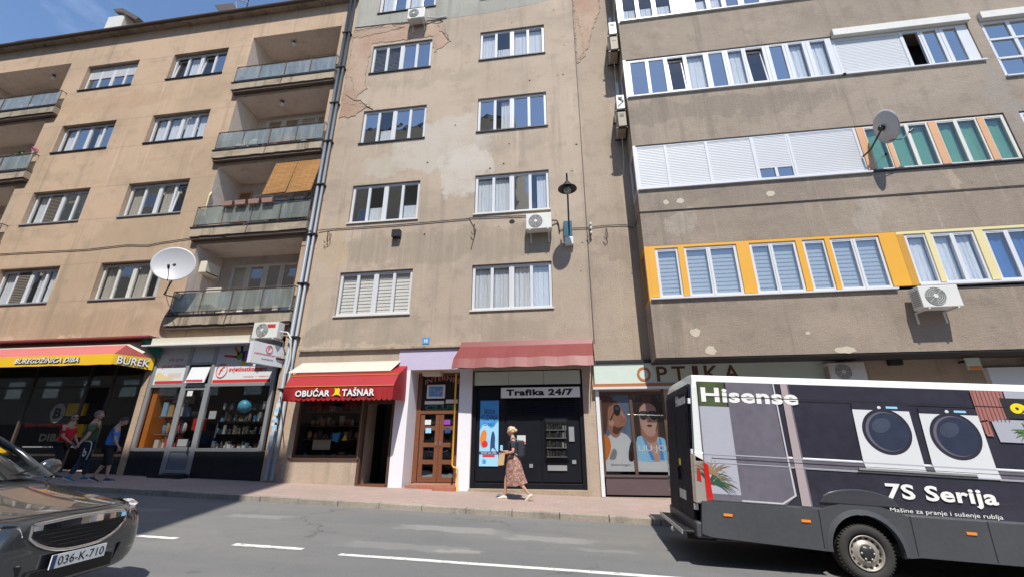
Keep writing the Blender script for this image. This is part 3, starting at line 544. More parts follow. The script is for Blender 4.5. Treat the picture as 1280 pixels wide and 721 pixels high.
patch([(-9.0, 17.2), (-7.6, 17.25), (-6.6, 17.1), (-7.6, 16.95), (-8.5, 16.8), (-9.0, 16.9)], 12.988, 'brickpeel', 'brick_patch', B, seed=4)
patch([(-9.0, 14.6), (-8.75, 14.5), (-8.5, 13.7), (-8.3, 13.3), (-7.9, 12.95), (-8.3, 12.5), (-9.0, 12.45)], 12.988, 'brickpeel', 'brick_patch', B, seed=5)
patch([(-5.15, 17.0), (-4.85, 17.05), (-4.7, 16.3), (-5.0, 16.6)], 12.988, 'brickpeel', 'brick_patch', B, seed=6)
patch([(-9.02, 21.5), (-9.02, 17.45), (-7, 17.4), (-4.7, 17.25), (-3, 17.25), (-1.2, 17.4), (.1, 17.6), (.55, 17.9), (.55, 21.5), (-.56, 21.5), (-.56, 18.05), (-3.26, 18.05), (-3.26, 21.5), (-5.3, 21.5), (-5.3, 18.05), (-8.0, 18.05), (-8.0, 21.5)], 12.996, 'grey_render', 'render_patch', B, jag=.03)
for pts in (((-7.6, 12.72), (-7.9, 12.9), (-8.2, 13.25), (-8.5, 13.3), (-8.9, 13.65)), ((-4.9, 17.1), (-5.1, 17.25), (-6.0, 17.3), (-7.4, 17.4), (-9, 17.45)), ((-4.9, 16.5), (-4.6, 15.95), (-4.65, 16.3)), ((-3.4, 7.38), (-3.15, 6.9), (-3.3, 6.2))): MB().tube([(x, 12.985, z) for x, z in pts], .014, 4).build('plaster_crack', 'rust', B)
for x_, z_ in ((-1.89, 7.16), (-2.35, 7.0), (.35, 5.2), (.45, 6.2), (-.15, 16.9), (.1, 13.4), (-1.2, 13.3), (-2.0, 10.4), (.45, 10.1), (-2.2, 9.55), (-2.7, 9.4), (.25, 9.0), (-.1, 13.4), (-1.9, 16.5), (.2, 14.9), (-3.7, 15.5), (-4.1, 11.5), (-5.1, 9.9), (-5.0, 6.9)):
    r_ = .10 if (x_, z_) == (-1.89, 7.16) else rnd.uniform(.018, .036); MB().prism(ell(x_, z_, r_, r_*.8, 8), 12.99, 13.0).build('wall_hole', 'black', B)
MB().box(-6.14, -5.85, 12.80, 13.0, 6.80, 7.07).build('wall_vent', 'metal', B)

# ------------------------------------------------------------------ building C (grey-brown with bay, right)
Cb = thing('grey_apartment_building', 'grey-brown apartment block with a long projecting glazed bay, rightmost in the row', 'building', (9, 13, -1.6))
holes = [(.7, 2.45, -1.3, 1.4, .12), (2.6, 7.0, -1.3, 1.4, .3), (8.0, 12, -2.4, 1.5, .4)]
grid_wall(MB(), .62, 22, -2.6, 21.6, holes, 13.0, .3).build('wall', 'stC2', Cb)
MB().box(.61, .64, 12.985, 13.0, 2.85, 21.6).build('party_seam', 'rust', Cb)
MB().box(.62, 22, 13.5, 24, -2.4, 21.5).build('building_core', 'room', Cb)
MB().box(.62, 22, 12.0, 24.2, 21.62, 21.8).build('roof', 'concrete', Cb)
patch([(.66, 19), (.66, 13.85), (.95, 14.2), (1.15, 14.7), (1.35, 15.6), (1.7, 16.6), (1.75, 19)], 12.994, 'undercoat', 'plaster_patch', Cb)
patch([(.66, 17.0), (.66, 13.9), (.9, 14.3), (.95, 15.2), (.78, 16.4)], 12.988, 'brickpeel', 'brick_patch', Cb, seed=8)
bx0, bx1, by = 2.2, 22.0, 12.0
def parapet(z0, z1, xa=bx0, xb=bx1):
    mb = MB(); mb.box(xa, xb, by, 12.999, z0, z1); return mb.build('bay_parapet', 'stC', Cb)
parapet(2.17, 3.80); parapet(5.47, 7.40); parapet(9.06, 11.03, bx0, 13.22); parapet(9.06, 10.33, 13.222); parapet(12.70, 14.52); parapet(16.15, 18.0); parapet(19.7, 21.6)
for z in (2.17,): MB().box(bx0+.001, bx1, by+.02, 12.99, z-.04, z-.002).build('bay_soffit', 'room', Cb)
for z0, z1 in ((3.8, 5.47), (7.4, 9.06), (11.03, 12.7), (14.52, 16.15), (18, 19.7)):
    MB().box(bx0+.35, bx1, 12.80, 12.84, z0, z1).build('room_back_wall', 'room', Cb)
    MB().box(bx0+.0, bx0+.09, by+.0, by+.09, z0, z1).build('bay_post', 'orange' if z0 < 4 else 'white', Cb)
    # side window of the bay
    sm = MB(); sm.box(bx0+.005, bx0+.065, by+.09, 12.99, z0, z0+.07); sm.box(bx0+.005, bx0+.065, by+.09, 12.99, z1-.07, z1); sm.box(bx0+.005, bx0+.065, 12.86, 12.99, z0+.07, z1-.07); sm.box(bx0+.005, bx0+.065, by+.09, by+.17, z0+.07, z1-.07)
    sw = sm.build('side_window', 'orange2' if z0 < 4 else 'white', Cb); MB().q((bx0+.03, by+.17, z0+.07), (bx0+.03, 12.86, z0+.07), (bx0+.03, 12.86, z1-.07), (bx0+.03, by+.17, z1-.07)).build('pane', 'glass', sw)
MB().box(12.88, 13.22, by, 12.99, 11.03, 12.7).build('bay_pillar', 'stC', Cb); MB().box(12.72, 13.1, by+.0, 12.99, 7.4, 9.06).build('bay_pillar', 'stC', Cb)
MB().box(bx0-.01, bx1, by-.006, by, 6.592, 6.607).build('parapet_groove', 'rust', Cb)
F = by+.03
for cx_, cz_, ax_, az_, sd in ((3.3, 2.83, .14, .12, 1), (3.62, 2.33, .13, .13, 2), (6.9, 2.25, .25, .09, 3), (3.42, 6.92, .12, .09, 4), (5.98, 6.93, .12, .10, 5), (3.0, 6.9, .08, .08, 6), (6.1, 2.72, .06, .05, 7)):
    rr_ = random.Random(sd); MB().prism([(cx_+ax_*math.cos(q)*(1+rr_.uniform(-.2, .2)), cz_+az_*math.sin(q)*(1+rr_.uniform(-.2, .2))) for q in [6.2832*k/14 for k in range(14)]], by-.005, by).build('filler_patch', 'filler', Cb)
sg = 'glassb'
band(Cb, 14.56, 16.12, F, bx0+.09, 12.7, [(2.42, 2.87, 'cafe', sg), (3.0, 3.45, 'cafe', sg), (3.6, 4.1, 'cafe', sg), (4.2, 4.85, 'solid'), (4.97, 5.33, 'cafe', sg), (5.48, 5.85, 'cafe', sg), (6.0, 6.4, '', sg), (6.6, 7.1, '', sg), (7.3, 7.8, 'cur', sg), (8, 8.5, '', sg), (8.7, 9.2, '', sg), (9.4, 9.9, '', sg), (10.1, 10.6, '', sg), (10.8, 11.3, '', sg), (11.5, 12, '', sg)], sill=(by-.07, 'white'))
band(Cb, 11.06, 12.68, F, bx0+.09, 8.93, [(2.44, 2.95, '', sg), (3.06, 3.56, '', sg), (3.69, 4.21, 'tilt', sg), (4.33, 4.88, 'cur', sg), (5.05, 5.5, '', sg), (5.68, 6.12, 'cur', sg), (6.25, 6.78, 'tilt', sg), (7.01, 7.41, '', sg), (7.6, 8.03, 'cur', sg), (8.27, 8.73, 'cur', sg)], sill=(by-.07, 'white'))
band(Cb, 11.06, 12.58, F, 8.935, 12.87, [(9.0, 10.92, 'shut'), (11.02, 11.45, 'open'), (11.6, 11.98, '', sg), (12.18, 12.55, 'bl', sg)], sill=(by-.07, 'white'))
MB().box(8.95, 12.92, by-.13, by+.1, 12.60, 12.86).build('shutter_box', 'dirtywhite', Cb); MB().box(13.24, 17, by-.13, by+.1, 12.60, 12.86).build('shutter_box', 'dirtywhite', Cb)
MB().box(13.22, 22, 12.80, 12.84, 10.36, 11.03).build('room_back_wall', 'room', Cb)
wn = band(Cb, 10.36, 12.58, F, 13.26, 16.2, [(13.33, 13.95, '', sg), (14.05, 14.67, '', sg), (14.8, 15.4, '', sg), (15.5, 16.1, '', sg)], sill=(by-.07, 'white'))
MB().box(13.3, 16.2, F-.01, F+.05, 11.04, 11.11).build('glazing_bar', 'white', wn); MB().box(13.3, 16.2, F-.01, F+.05, 11.80, 11.87).build('glazing_bar', 'white', wn)
band(Cb, 7.43, 9.04, F, bx0+.09, 8.77, [(2.33, 3.17, 'shut'), (3.24, 4.41, 'shut'), (4.49, 5.76, 'shut'), (5.86, 6.78, 'split'), (6.90, 8.70, 'shut')], sill=(by-.07, 'white'))
gt = 'glassteal'
band(Cb, 7.45, 9.02, F, 8.78, 12.70, [(9.02, 9.46, 'teal', gt), (9.64, 10.1, 'teal', gt), (10.2, 10.66, 'teal', gt), (10.96, 11.4, 'teal', gt), (11.5, 11.95, 'teal', gt), (12.2, 12.62, 'teal', gt)], fm='dirtywhite', sill=(by-.06, 'metal'))
for a, b in ((8.78, 8.99), (9.49, 9.61), (10.72, 10.93), (12.0, 12.17)): MB().box(a, b, F-.02, F, 7.5, 8.98).build('window_post', 'salmon', Cb)
band(Cb, 7.45, 9.02, F, 13.11, 16.2, [(13.2, 13.8, '', gt), (13.95, 14.6, '', gt), (14.8, 15.5, '', gt)], sill=(by-.06, 'metal'))
band(Cb, 3.86, 5.38, F, bx0+.09, 8.46, [(2.58, 3.09, 'blf'), (3.38, 3.93, 'blf'), (4.05, 4.68, 'blf'), (5.18, 5.62, 'blf'), (5.73, 6.27, 'blf'), (6.58, 7.04, 'blf'), (7.28, 7.76, 'blf'), (7.88, 8.40, 'blf')], sill=(by-.08, 'white'))
for a, b, m_ in ((2.29, 2.5, 'orange'), (3.15, 3.32, 'orange'), (4.76, 5.1, 'orange'), (6.34, 6.51, 'orange'), (7.09, 7.22, 'orange'), (8.465, 8.9, 'orange'), (8.905, 9.08, 'orange2')): MB().box(a, b, F-.035, F+.04, 3.9, 5.38).build('window_post', m_, Cb)
MB().box(bx0, 8.9, by-.0+.004, by+.1, 5.385, 5.468).build('window_header', 'orange', Cb); MB().box(8.91, 16, by+.004, by+.1, 5.385, 5.468).build('window_header', 'pale', Cb)
band(Cb, 3.92, 5.38, F, 9.09, 15.5, [(9.16, 9.57, 'cur'), (9.8, 10.2, 'cur'), (10.3, 10.72, 'cur'), (11.05, 11.47, 'blue'), (11.58, 12.0, 'blue'), (12.3, 12.75, 'blue'), (12.88, 13.3, 'cur'), (13.6, 14.1, 'blue'), (14.25, 14.8, 'cur')], sill=(by-.08, 'white'))
for a, b in ((9.61, 9.74), (10.78, 10.98), (12.06, 12.25), (13.36, 13.55)): MB().box(a, b, F-.03, F, 3.97, 5.38).build('window_post', 'pale', Cb)

# downpipes between the peach and the beige building
for dx, rr, nm in ((0, .075, 'left and thicker of the two blue-grey downpipes between the peach and beige buildings'), (.19, .06, 'right and thinner of the two blue-grey downpipes between the peach and beige buildings')):
    t = thing('downpipe', nm, 'downpipe', (-9.34+dx, 12.88, -.9), group='downpipes in the corner of the two buildings')
    MB().tube([(-9.34+dx, 12.87, -1.05), (-9.34+dx, 12.87, 21)], rr*.85, 10).build('pipe', 'pipe', t, smooth=True)
    for z in (1.6, 3.3, 5.2, 7.1, 9.2, 11.2, 13.1, 15.0, 17): MB().box(-9.34+dx-rr-.02, -9.34+dx+rr+.02, 12.78, 13.0, z, z+.05).build('bracket', 'metal', t)

# ------------------------------------------------------------------ things hung on the walls
def ac_unit(label, x0, x1, y1, z0, z1, depth=.32, stand=.12, body='acwhite', group=None, brackets=True, fanside=0, loc=None):
    """outdoor unit with its fan towards -Y, y1 = wall plane"""
    t = thing('air_conditioner', label, 'air conditioner', ((x0+x1)/2, y1, z0), group=group)
    ya, yb = y1-stand-depth, y1-stand
    MB().box(x0, x1, ya, yb, z0, z1).build('casing', body, t, bevel=.015)
    cx = x0+(x1-x0)*(.38 if not fanside else .62); cz = (z0+z1)/2; r = min((z1-z0)*.42, (x1-x0)*.3)
    Mx = Matrix.Rotation(R(90), 3, 'X'); g = MB(); g.lathe([(.001, .008), (r*.97, .008), (r, .0)], (cx, ya-.002, cz), 24, Mx); gr = g.build('fan_grille', 'acgrill', t)
    rg = MB()
    for k in range(5): rr = r*(k+1)/5.2; rg.tube([(cx+rr*math.cos(a), ya-.014, cz+rr*math.sin(a)) for a in [6.2832*i/20 for i in range(21)]], .004, 4, False)
    for k in range(8): a = math.pi*k/4; rg.tube([(cx, ya-.014, cz), (cx+r*math.cos(a), ya-.014, cz+r*math.sin(a))], .004, 4)
    rg.build('wire', 'acwhite', gr); MB().lathe([(.001, .02), (r*.22, .02), (r*.25, .01)], (cx, ya-.004, cz), 12, Mx).build('hub', body, gr)
    sl_ = MB()
    for i in range(8): zz = z0+.08+(z1-z0-.16)*i/8; sl_.box(x0-.004, x0, ya+.05, yb-.05, zz, zz+.022)
    sl_.build('side_vent', 'acgrill', t)
    if brackets:
        for bx in (x0+.12, x1-.12): MB().box(bx-.02, bx+.02, ya, y1, z0-.035, z0-.002).box(bx-.02, bx+.02, y1-.03, y1, z0-.30, z0-.035).build('bracket', 'acwhite', t)
    return t
t = ac_unit('white outdoor air conditioner under the second floor window beside the street lamp', -1.36, -.52, 13, 6.60, 7.16)
MB().tube([(-.52, 12.9, 7.05), (-.35, 12.95, 7.05), (-.30, 12.97, 6.9), (-.28, 12.97, 6.62)], .022, 6).build('hose', 'cable', t)
t = ac_unit('white outdoor air conditioner below the topmost left beige window', -6.36, -5.6, 13, 16.98, 17.55)
MB().tube([(-5.6, 12.85, 17.3), (-5.2, 12.95, 17.3), (-4.75, 12.97, 17.32)], .035, 6).build('hose', 'acwhite', t)
t = ac_unit('white outdoor air conditioner below the yellow window panels of the grey bay', 8.62, 9.50, 12, 3.16, 3.72, depth=.34, stand=.16)
t = ac_unit('white outdoor air conditioner above the hanging lighting shop sign', -10.45, -9.55, 13, 3.22, 3.76, depth=.32, stand=.25)
MB().box(-9.95, -9.65, 12.425, 12.43, 3.56, 3.68).build('red_label', 'txtr', t)
MB().tube([(-9.55, 12.6, 3.45), (-9.3, 12.6, 3.42), (-9.15, 12.62, 3.2), (-9.12, 12.7, 2.6), (-9.16, 12.7, 2.1)], .03, 6).build('hose', 'wcable', t)
ac_unit('old outdoor air conditioner in the shade under the grey bay above the van roof', 6.72, 7.6, 13, 1.55, 2.04, depth=.3, stand=.1, body='dirtywhite')
ac_unit('air conditioner on the ceiling corner of the top left recessed balcony', -27.7, -26.9, 14.3, 16.2, 16.75, body='dirtywhite')
def side_ac(z0, z1, body, label, louv):
    t = thing('air_conditioner', label, 'air conditioner', (2.2, 12.5, z0)); x1 = 2.19; x0 = 1.86
    MB().box(x0, x1-.06, 12.12, 12.92, z0, z1).build('casing', body, t, bevel=.012)
    MB().box(x0-.08, x1, 12.18, 12.22, z0-.04, z0-.004).box(x0-.08, x1, 12.80, 12.84, z0-.04, z0-.004).build('bracket', 'metal', t)
    Mx = Matrix.Rotation(R(-90), 3, 'Y'); MB().lathe([(.001, .006), (.22, .006), (.23, 0)], (x0-.001, 12.45, (z0+z1)/2), 20, Mx).build('fan_grille', 'acgrill', t)
    MB().box(x0+.06, x0+.2, 12.112, 12.12, z1-.2, z1-.08).build('label_plate', 'txtk', t)
    if louv: MB().tube([(x0+.05, 12.11, z0+.1), (x1-.1, 12.1, z0+.3), (x0+.1, 12.1, z0+.42)], .015, 5).build('hose', 'cable', t)
side_ac(14.16, 14.74, 'acwhite', 'upper white air conditioner on the side of the grey bay, highest of its column', 0)
side_ac(13.42, 14.02, 'acbrown', 'tan air conditioner on the bay side directly under the highest white one', 0)
side_ac(10.72, 11.30, 'acwhite', 'white air conditioner with a black cable on the bay side, third from the top', 1)
side_ac(10.0, 10.58, 'acbrown', 'tan air conditioner lowest on the side of the grey bay', 0)
for z0, z1, lb in ((14.85, 15.9, 'upper white cable duct on the grey wall above the highest side air conditioner'), (11.4, 12.6, 'lower white cable duct above the third side air conditioner')):
    tag(MB().box(2.0, 2.1, 12.86, 12.93, z0, z1).build('cable_duct', 'white'), lb, 'cable duct')
# drip marks hoses
for z0, z1, lb in ((11.5, 13.3, 'thin white drain hose below the upper pair of side air conditioners'), (8.6, 9.95, 'thin white drain hose below the lower pair of side air conditioners')):
    tag(MB().tube([(2.0, 12.6, z1), (2.02, 12.8, z1-.5), (1.98, 12.95, z0)], .012, 5).build('drain_hose', 'wcable'), lb, 'hose')

def dish(label, c, r, rotM, pole, arm, mat_='dish'):
    t = thing('satellite_dish', label, 'satellite dish', c)
    prof = [(r*k/10+.0001, .16*r*(k/10)**2) for k in range(11)]+[(r*.985, .16*r+.012)]+[(r*k/10+.0001, .16*r*(k/10)**2+.012) for k in range(9, -1, -1)]
    MB().lathe(prof, c, 36, rotM).build('reflector', mat_, t, smooth=True)
    MB().tube(pole, .024, 8).build('mount', 'metal', t); c = Vector(c)
    back = rotM @ Vector((0, 0, -.05)); MB().ball(tuple(c+back), .09, 8, 6).build('bracket', 'metal', t)
    MB().tube(arm, .012, 6).build('feed_arm', 'metal', t)
    d = (Vector(arm[-1])-Vector(arm[-2])).normalized(); e = Vector(arm[-1]); MB().tube([tuple(e-d*.02), tuple(e+d*.12)], [.035, .04], 10).build('receiver', 'metal' , t)
# dish faces the street and left building; seen almost square on
rotA = Matrix.Rotation(R(30), 3, 'Z') @ Matrix.Rotation(R(84), 3, 'X')
dish('round pale satellite dish at the lower left corner of the recessed balconies', (-13.82, 12.15, 5.90), .66, rotA, [(-14.3, 13, 5.0), (-14.3, 12.5, 4.95), (-14.0, 12.4, 5.5), (-13.84, 12.22, 5.85)], [(-13.75, 12.0, 5.25), (-13.55, 11.8, 5.35), (-13.42, 11.62, 5.55)])
rotC = Matrix.Rotation(R(86), 3, 'Z') @ Matrix.Rotation(R(76), 3, 'X')
dish('weathered satellite dish on the grey bay in front of the green windows', (9.08, 11.45, 8.50), .48, rotC, [(8.72, 12, 7.95), (8.80, 11.75, 8.0), (9.02, 11.5, 8.42)], [(9.12, 11.45, 8.05), (9.5, 11.5, 8.1), (9.75, 11.5, 8.32)])

# cables along the facades
tag(MB().tube([(-26, 12.97, 7.32), (-22, 12.97, 7.28), (-19, 12.97, 7.22), (-17.2, 12.97, 7.30), (-16.2, 12.97, 7.22), (-15.6, 12.97, 7.30), (-14.3, 12.97, 7.40), (-12, 12.7, 7.22), (-9.4, 12.7, 7.22)], .014, 6).build('wall_cable', 'cable'), 'black cable running along the peach building below its second floor windows', 'cable')
tag(MB().tube([(-9.4, 12.76, 7.22), (-9.05, 12.95, 7.33), (-8.6, 12.97, 7.35), (-6, 12.97, 7.33), (-3.45, 12.97, 7.38), (-3.27, 12.97, 7.41), (-1.4, 12.97, 7.33), (-1.36, 12.97, 7.3)], .014, 6).build('wall_cable', 'cable'), 'black cable running across the beige wall below its second floor windows', 'cable')
tag(MB().tube([(-.28, 12.97, 6.72), (.2, 12.97, 6.74), (.66, 12.97, 6.72), (1.15, 12.97, 6.76), (1.9, 12.97, 6.74), (2.1, 12.97, 6.60), (2.17, 12.8, 6.6), (2.17, 11.98, 6.62), (5, 11.975, 6.61), (12, 11.975, 6.62), (21, 11.975, 6.62)], .012, 6).build('wall_cable', 'cable'), 'black cable from the street lamp box across the seam and along the grey bay', 'cable')
for x_, z_, h_ in ((.72, 6.3, .5), (1.25, 6.2, .45), (-9.0+.35, 6.75, .5), (-8.55, 6.8, .35), (-3.2, 6.7, .45)):
    lb = {.72: 'rusty hook with white insulators right of the lamp box', 1.25: 'thin rusty hook on the grey strip right of the insulators', -8.65: 'rusty bracket hook beside the downpipes under the cable', -8.55: 'short rusty bracket hook next to the hook by the downpipes', -3.2: 'rusty iron hook in the wall between the two columns of windows'}[round(x_, 2)]
    t = thing('wall_hook', lb, 'hook', (x_, 13, z_)); MB().tube([(x_, 12.99, z_+h_), (x_, 12.9, z_+h_*.9), (x_+.03, 12.9, z_+.1), (x_-.04, 12.9, z_), (x_-.10, 12.9, z_+.12)], .016, 5).build('rod', 'rust', t)
    if x_ == .72:
        for q_ in (.5, .35, .18): MB().ball((x_+.03, 12.88, z_+q_), (.045, .045, .06), 8, 6).build('insulator', 'dirtywhite', t)

# street lamp on the wall
t = thing('street_lamp', 'wall mounted street lamp with a dark conical shade and blue-green arm', 'street lamp', (.03, 13, 6.2))
MB().box(-.14, .02, 12.9, 13, 6.42, 6.98).box(.02, .14, 12.9, 13, 6.42, 6.98).build('mounting_plate', 'teal', t)
MB().box(-.12, .16, 12.84, 13.0, 6.10, 6.38).build('junction_box', 'acwhite', t, bevel=.02)
MB().tube([(.04, 12.93, 6.3), (.04, 12.78, 6.55), (.04, 12.5, 6.95), (.045, 12.2, 7.25), (.045, 11.92, 7.42), (.045, 11.85, 7.55), (.045, 11.85, 8.12)], .028, 8).build('arm', 'teal', t, smooth=True)
MB().lathe([(.001, .26), (.07, .26), (.09, .20), (.13, .17), (.14, .12), (.29, .02), (.30, -.01), (.28, -.01), (.13, .09), (.001, .12)], (.045, 11.85, 7.55), 28).build('shade', 'metal', t, smooth=True)
MB().ball((.045, 11.85, 7.53), (.13, .13, .14), 14, 9).build('globe', 'frost', t, smooth=True)

# balcony life
for i, (a, b, yt, yb) in enumerate(((-11.42, -10.46, 12.98, 12.60), (-10.44, -9.42, 12.97, 12.62))):
    t = thing('bamboo_blind', ('left' if i == 0 else 'right')+' of the two orange bamboo blinds hanging in the balcony', 'blind', ((a+b)/2, 12.9, 10.5)); mb = MB(); mb.hexa([(a, yb, 8.82+.02*i), (b-.01, yb, 8.85+.02*i), (b-.01, yb+.02, 8.85+.02*i), (a, yb+.02, 8.82), (a, yt, 10.5), (b-.01, yt, 10.5), (b-.01, yt+.02, 10.5), (a, yt+.02, 10.5)]); bl = mb.build('mat', 'bamboo', t)
    MB().tube([(a, yb+.01, 8.82), (b-.01, yb+.01, 8.85)], .025, 6).build('bottom_rod', 'wood', t)
for i, x in enumerate((-13.1, -12.55, -11.98, -11.42)):
    t = thing('flower_box', ('first', 'second', 'third', 'fourth')[i]+' flower box from the left on the balcony rail left of the bamboo blinds', 'flower box', (x+.22, 12.75, 8.6), group='flower boxes on the balcony rail')
    MB().hexa([(x+.03, 12.66, 8.52), (x+.44, 12.66, 8.52), (x+.44, 12.79, 8.52), (x+.03, 12.79, 8.52), (x, 12.63, 8.70), (x+.47, 12.63, 8.70), (x+.47, 12.81, 8.70), (x, 12.81, 8.70)]).build('trough', mat('terracotta_pot%d' % i, (.36, .22, .18), .8) if i == 0 else bpy.data.materials['terracotta_pot0'], t)
def leafy(label, c, n, sz, spread, cat='plant', pot=None, colm=None, group=None):
    t = thing('potted_plant', label, cat, c, group=group); mb = MB(); r = random.Random(int(abs(c[0])*97+abs(c[2])*31))
    for i in range(n):
        d = Vector((r.gauss(0, 1), r.gauss(0, 1), abs(r.gauss(0, 1)))).normalized(); p = Vector(c)+Vector((d.x*spread[0], d.y*spread[1], d.z*spread[2]))*r.uniform(.3, 1)+Vector((0, 0, sz))
        u = Vector((r.gauss(0, 1), r.gauss(0, 1), r.gauss(0, 1))).normalized()*sz; v = u.cross(Vector((r.gauss(0, 1), r.gauss(0, 1), r.gauss(0, 1)))).normalized()*sz*.5
        mb.q(p-u, p+v, p+u, p-v)
    o = mb.build('foliage', colm or 'leaf', t); o['kind'] = 'stuff'
    if pot: MB().lathe([(.001, -.12), (pot*.7, -.12), (pot, .08), (pot*.9, .08), (.001, .06)], c, 14).build('pot', bpy.data.materials['terracotta_pot0'], t)
    return t
M['leaf'] = mat('leaf_green', (.07, .13, .035), .6, var=.4, vs=9, bump=0); M['redflower'] = mat('red_petals', (.55, .03, .03), .6, bump=0); M['pinkflower'] = mat('pink_petals', (.55, .12, .32), .6, bump=0)
leafy('green plants behind the railing of the bamboo blind balcony', (-10.6, 13.1, 7.85), 160, .09, (.8, .25, .75), pot=.15)
leafy('bushy green plant behind the railing of the second balcony at the far left', (-24.5, 13.0, 12.1), 90, .08, (.4, .2, .35))
leafy('red geranium on the sill of the second floor window of the beige building', (-7.72, 13.16, 7.68), 50, .05, (.16, .04, .16), colm='redflower')
leafy('small plant with a pink flower at the right end of the top left balcony row', (-23.75, 12.9, 12.4), 40, .05, (.2, .1, .15), colm='pinkflower')
for i, (c, lb) in enumerate((((-12.3, 13.45, 17.6), 'round ceiling lamp in the uppermost right balcony'), ((-12.2, 13.45, 14.06), 'round ceiling lamp in the second balcony from the top'), ((-25.7, 13.5, 17.6), 'round ceiling lamp in the top left balcony'))):
    t = thing('ceiling_lamp', lb, 'lamp', c); MB().ball((c[0], c[1], c[2]-.06), .10, 12, 8).build('globe', 'white', t, smooth=True); MB().lathe([(.001, .1), (.06, .1), (.07, 0), (.001, 0)], c, 12).build('base', 'metal', t)
t = thing('wall_box', 'white air conditioner housing on the inner side wall of the lowest balcony', 'air conditioner', (-14.0, 13.6, 6.3)); MB().box(-13.98, -13.68, 13.25, 13.95, 6.05, 6.55).build('casing', 'cream', t, bevel=.04); MB().box(-13.675, -13.67, 13.3, 13.9, 6.08, 6.12).build('slot', 'metal', t)
t = thing('clothes_bundle', 'red and dark laundry heaped on a rack behind the railing of the second balcony', 'laundry', (-12, 13.2, 11.3)); r_ = random.Random(5)
for m_, n_ in (('red', 4), ('navy', 5), ('dirtywhite', 4)):
    mb = MB()
    for i in range(n_): x = r_.uniform(-13.6, -10.2); mb.ball((x, 13.25, 11.55+r_.random()*.3), (r_.uniform(.15, .35), .1, r_.uniform(.08, .25)), 8, 6)
    mb.build('cloth', m_, t, smooth=True)['kind'] = 'stuff'
t = thing('balcony_chair', 'pale folding chair behind the railing of the lowest balcony', 'chair', (-13.2, 13.4, 4.25)); MB().box(-13.5, -12.9, 13.35, 13.4, 4.7, 5.45).build('backrest', 'creamc', t); MB().box(-13.5, -12.9, 13.0, 13.4, 4.64, 4.69).build('seat', 'creamc', t)
for a, b in ((-13.47, 13.03), (-12.93, 13.03), (-13.47, 13.37), (-12.93, 13.37)): MB().tube([(a, b, 4.23), (a, b, 4.66)], .015, 5).build('leg', 'metal', t)
tag(MB().tube([(-14.02, 12.98, 9.4), (-14.0, 12.9, 9.2), (-14.0, 12.9, 8.7)], .03, 5).build('wind_chime', 'pale'), 'small yellow ornament hanging on the side of the bamboo blind balcony', 'ornament')
tag(MB().tube([(-14.1, 12.4, 5.5), (-14.35, 12.6, 5.0), (-14.2, 12.7, 4.6), (-14.0, 12.9, 4.3)], .012, 5).build('dish_cable', 'wcable'), 'white cable looping down from the satellite dish to the lowest balcony', 'cable')

# house number
t = thing('house_number', 'small blue house number plate above the internet club entrance', 'sign', (-4.67, 12.99, 3.0)); MB().box(-4.79, -4.56, 12.985, 13.0, 2.98, 3.19).build('plate', 'blue', t); text('18', -4.73, -4.62, 3.03, 3.14, 12.983, 'txtw', t)

# ------------------------------------------------------------------ burek shop (left)
t = thing('bakery', 'dark glazed bakery shopfront behind the three walking men', 'shopfront', (-20, 13.1, S(-20)))
mb = MB()
for x in (-26.5, -22.6, -19.35, -17.03, -16.03, -14.76): mb.box(x-.035, x+.035, 13.08, 13.16, S(x)-.1, 3.0)
mb.box(-29, -14.73, 13.085, 13.155, 1.83, 1.90); mb.box(-29, -17.0, 13.085, 13.155, -.42, -.35); mb.box(-16.0, -14.8, 13.085, 13.155, -.42, -.35); mb.box(-29, -14.75, 13.085, 13.155, 2.9, 3.0)
mb.build('frame', 'rust', t)
for a, b in ((-29, -22.65), (-22.55, -19.4), (-19.3, -17.08), (-15.98, -14.8)):
    MB().q((a, 13.12, -.35), (b, 13.12, -.35), (b, 13.12, 1.83), (a, 13.12, 1.83)).build('pane', 'glassd', t)
MB().q((-29, 13.12, 1.9), (-14.8, 13.12, 1.9), (-14.8, 13.12, 2.9), (-29, 13.12, 2.9)).build('pane', 'glassd', t)
MB().box(-29, -17.07, 13.10, 13.14, -1.2, -.42).build('base_panel', 'blackgranite', t); MB().box(-15.98, -14.8, 13.10, 13.14, -1.2, -.42).build('base_panel', 'blackgranite', t)
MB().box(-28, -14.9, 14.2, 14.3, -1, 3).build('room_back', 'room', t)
d_ = text('B', -18.05, -17.75, .80, 1.15, 13.112, 'txtk', t, bold=.05); flat(ell(-17.9, .98, .30, .33, 24), 13.115, 'farC', t, 'round_logo')
text('Buregdžinica', -19.1, -17.2, .48, .66, 13.125, 'txtd', t); text('DIBA', -18.3, -17.3, .05, .30, 13.113, 'txtk', t, bold=.04)
for i, (a, b, z, m_) in enumerate(((-18.9, -17.4, .95, 'yellow'), (-18.6, -17.2, .2, 'yellow'))):
    MB().box(a, b-.7, 14.1, 14.19, z, z+.45).build('menu_board', m_, t)
mb = MB(); mb.box(-19.2, -17.3, 13.35, 13.6, -.15, -.11); mb.build('counter_edge', 'signw', t)
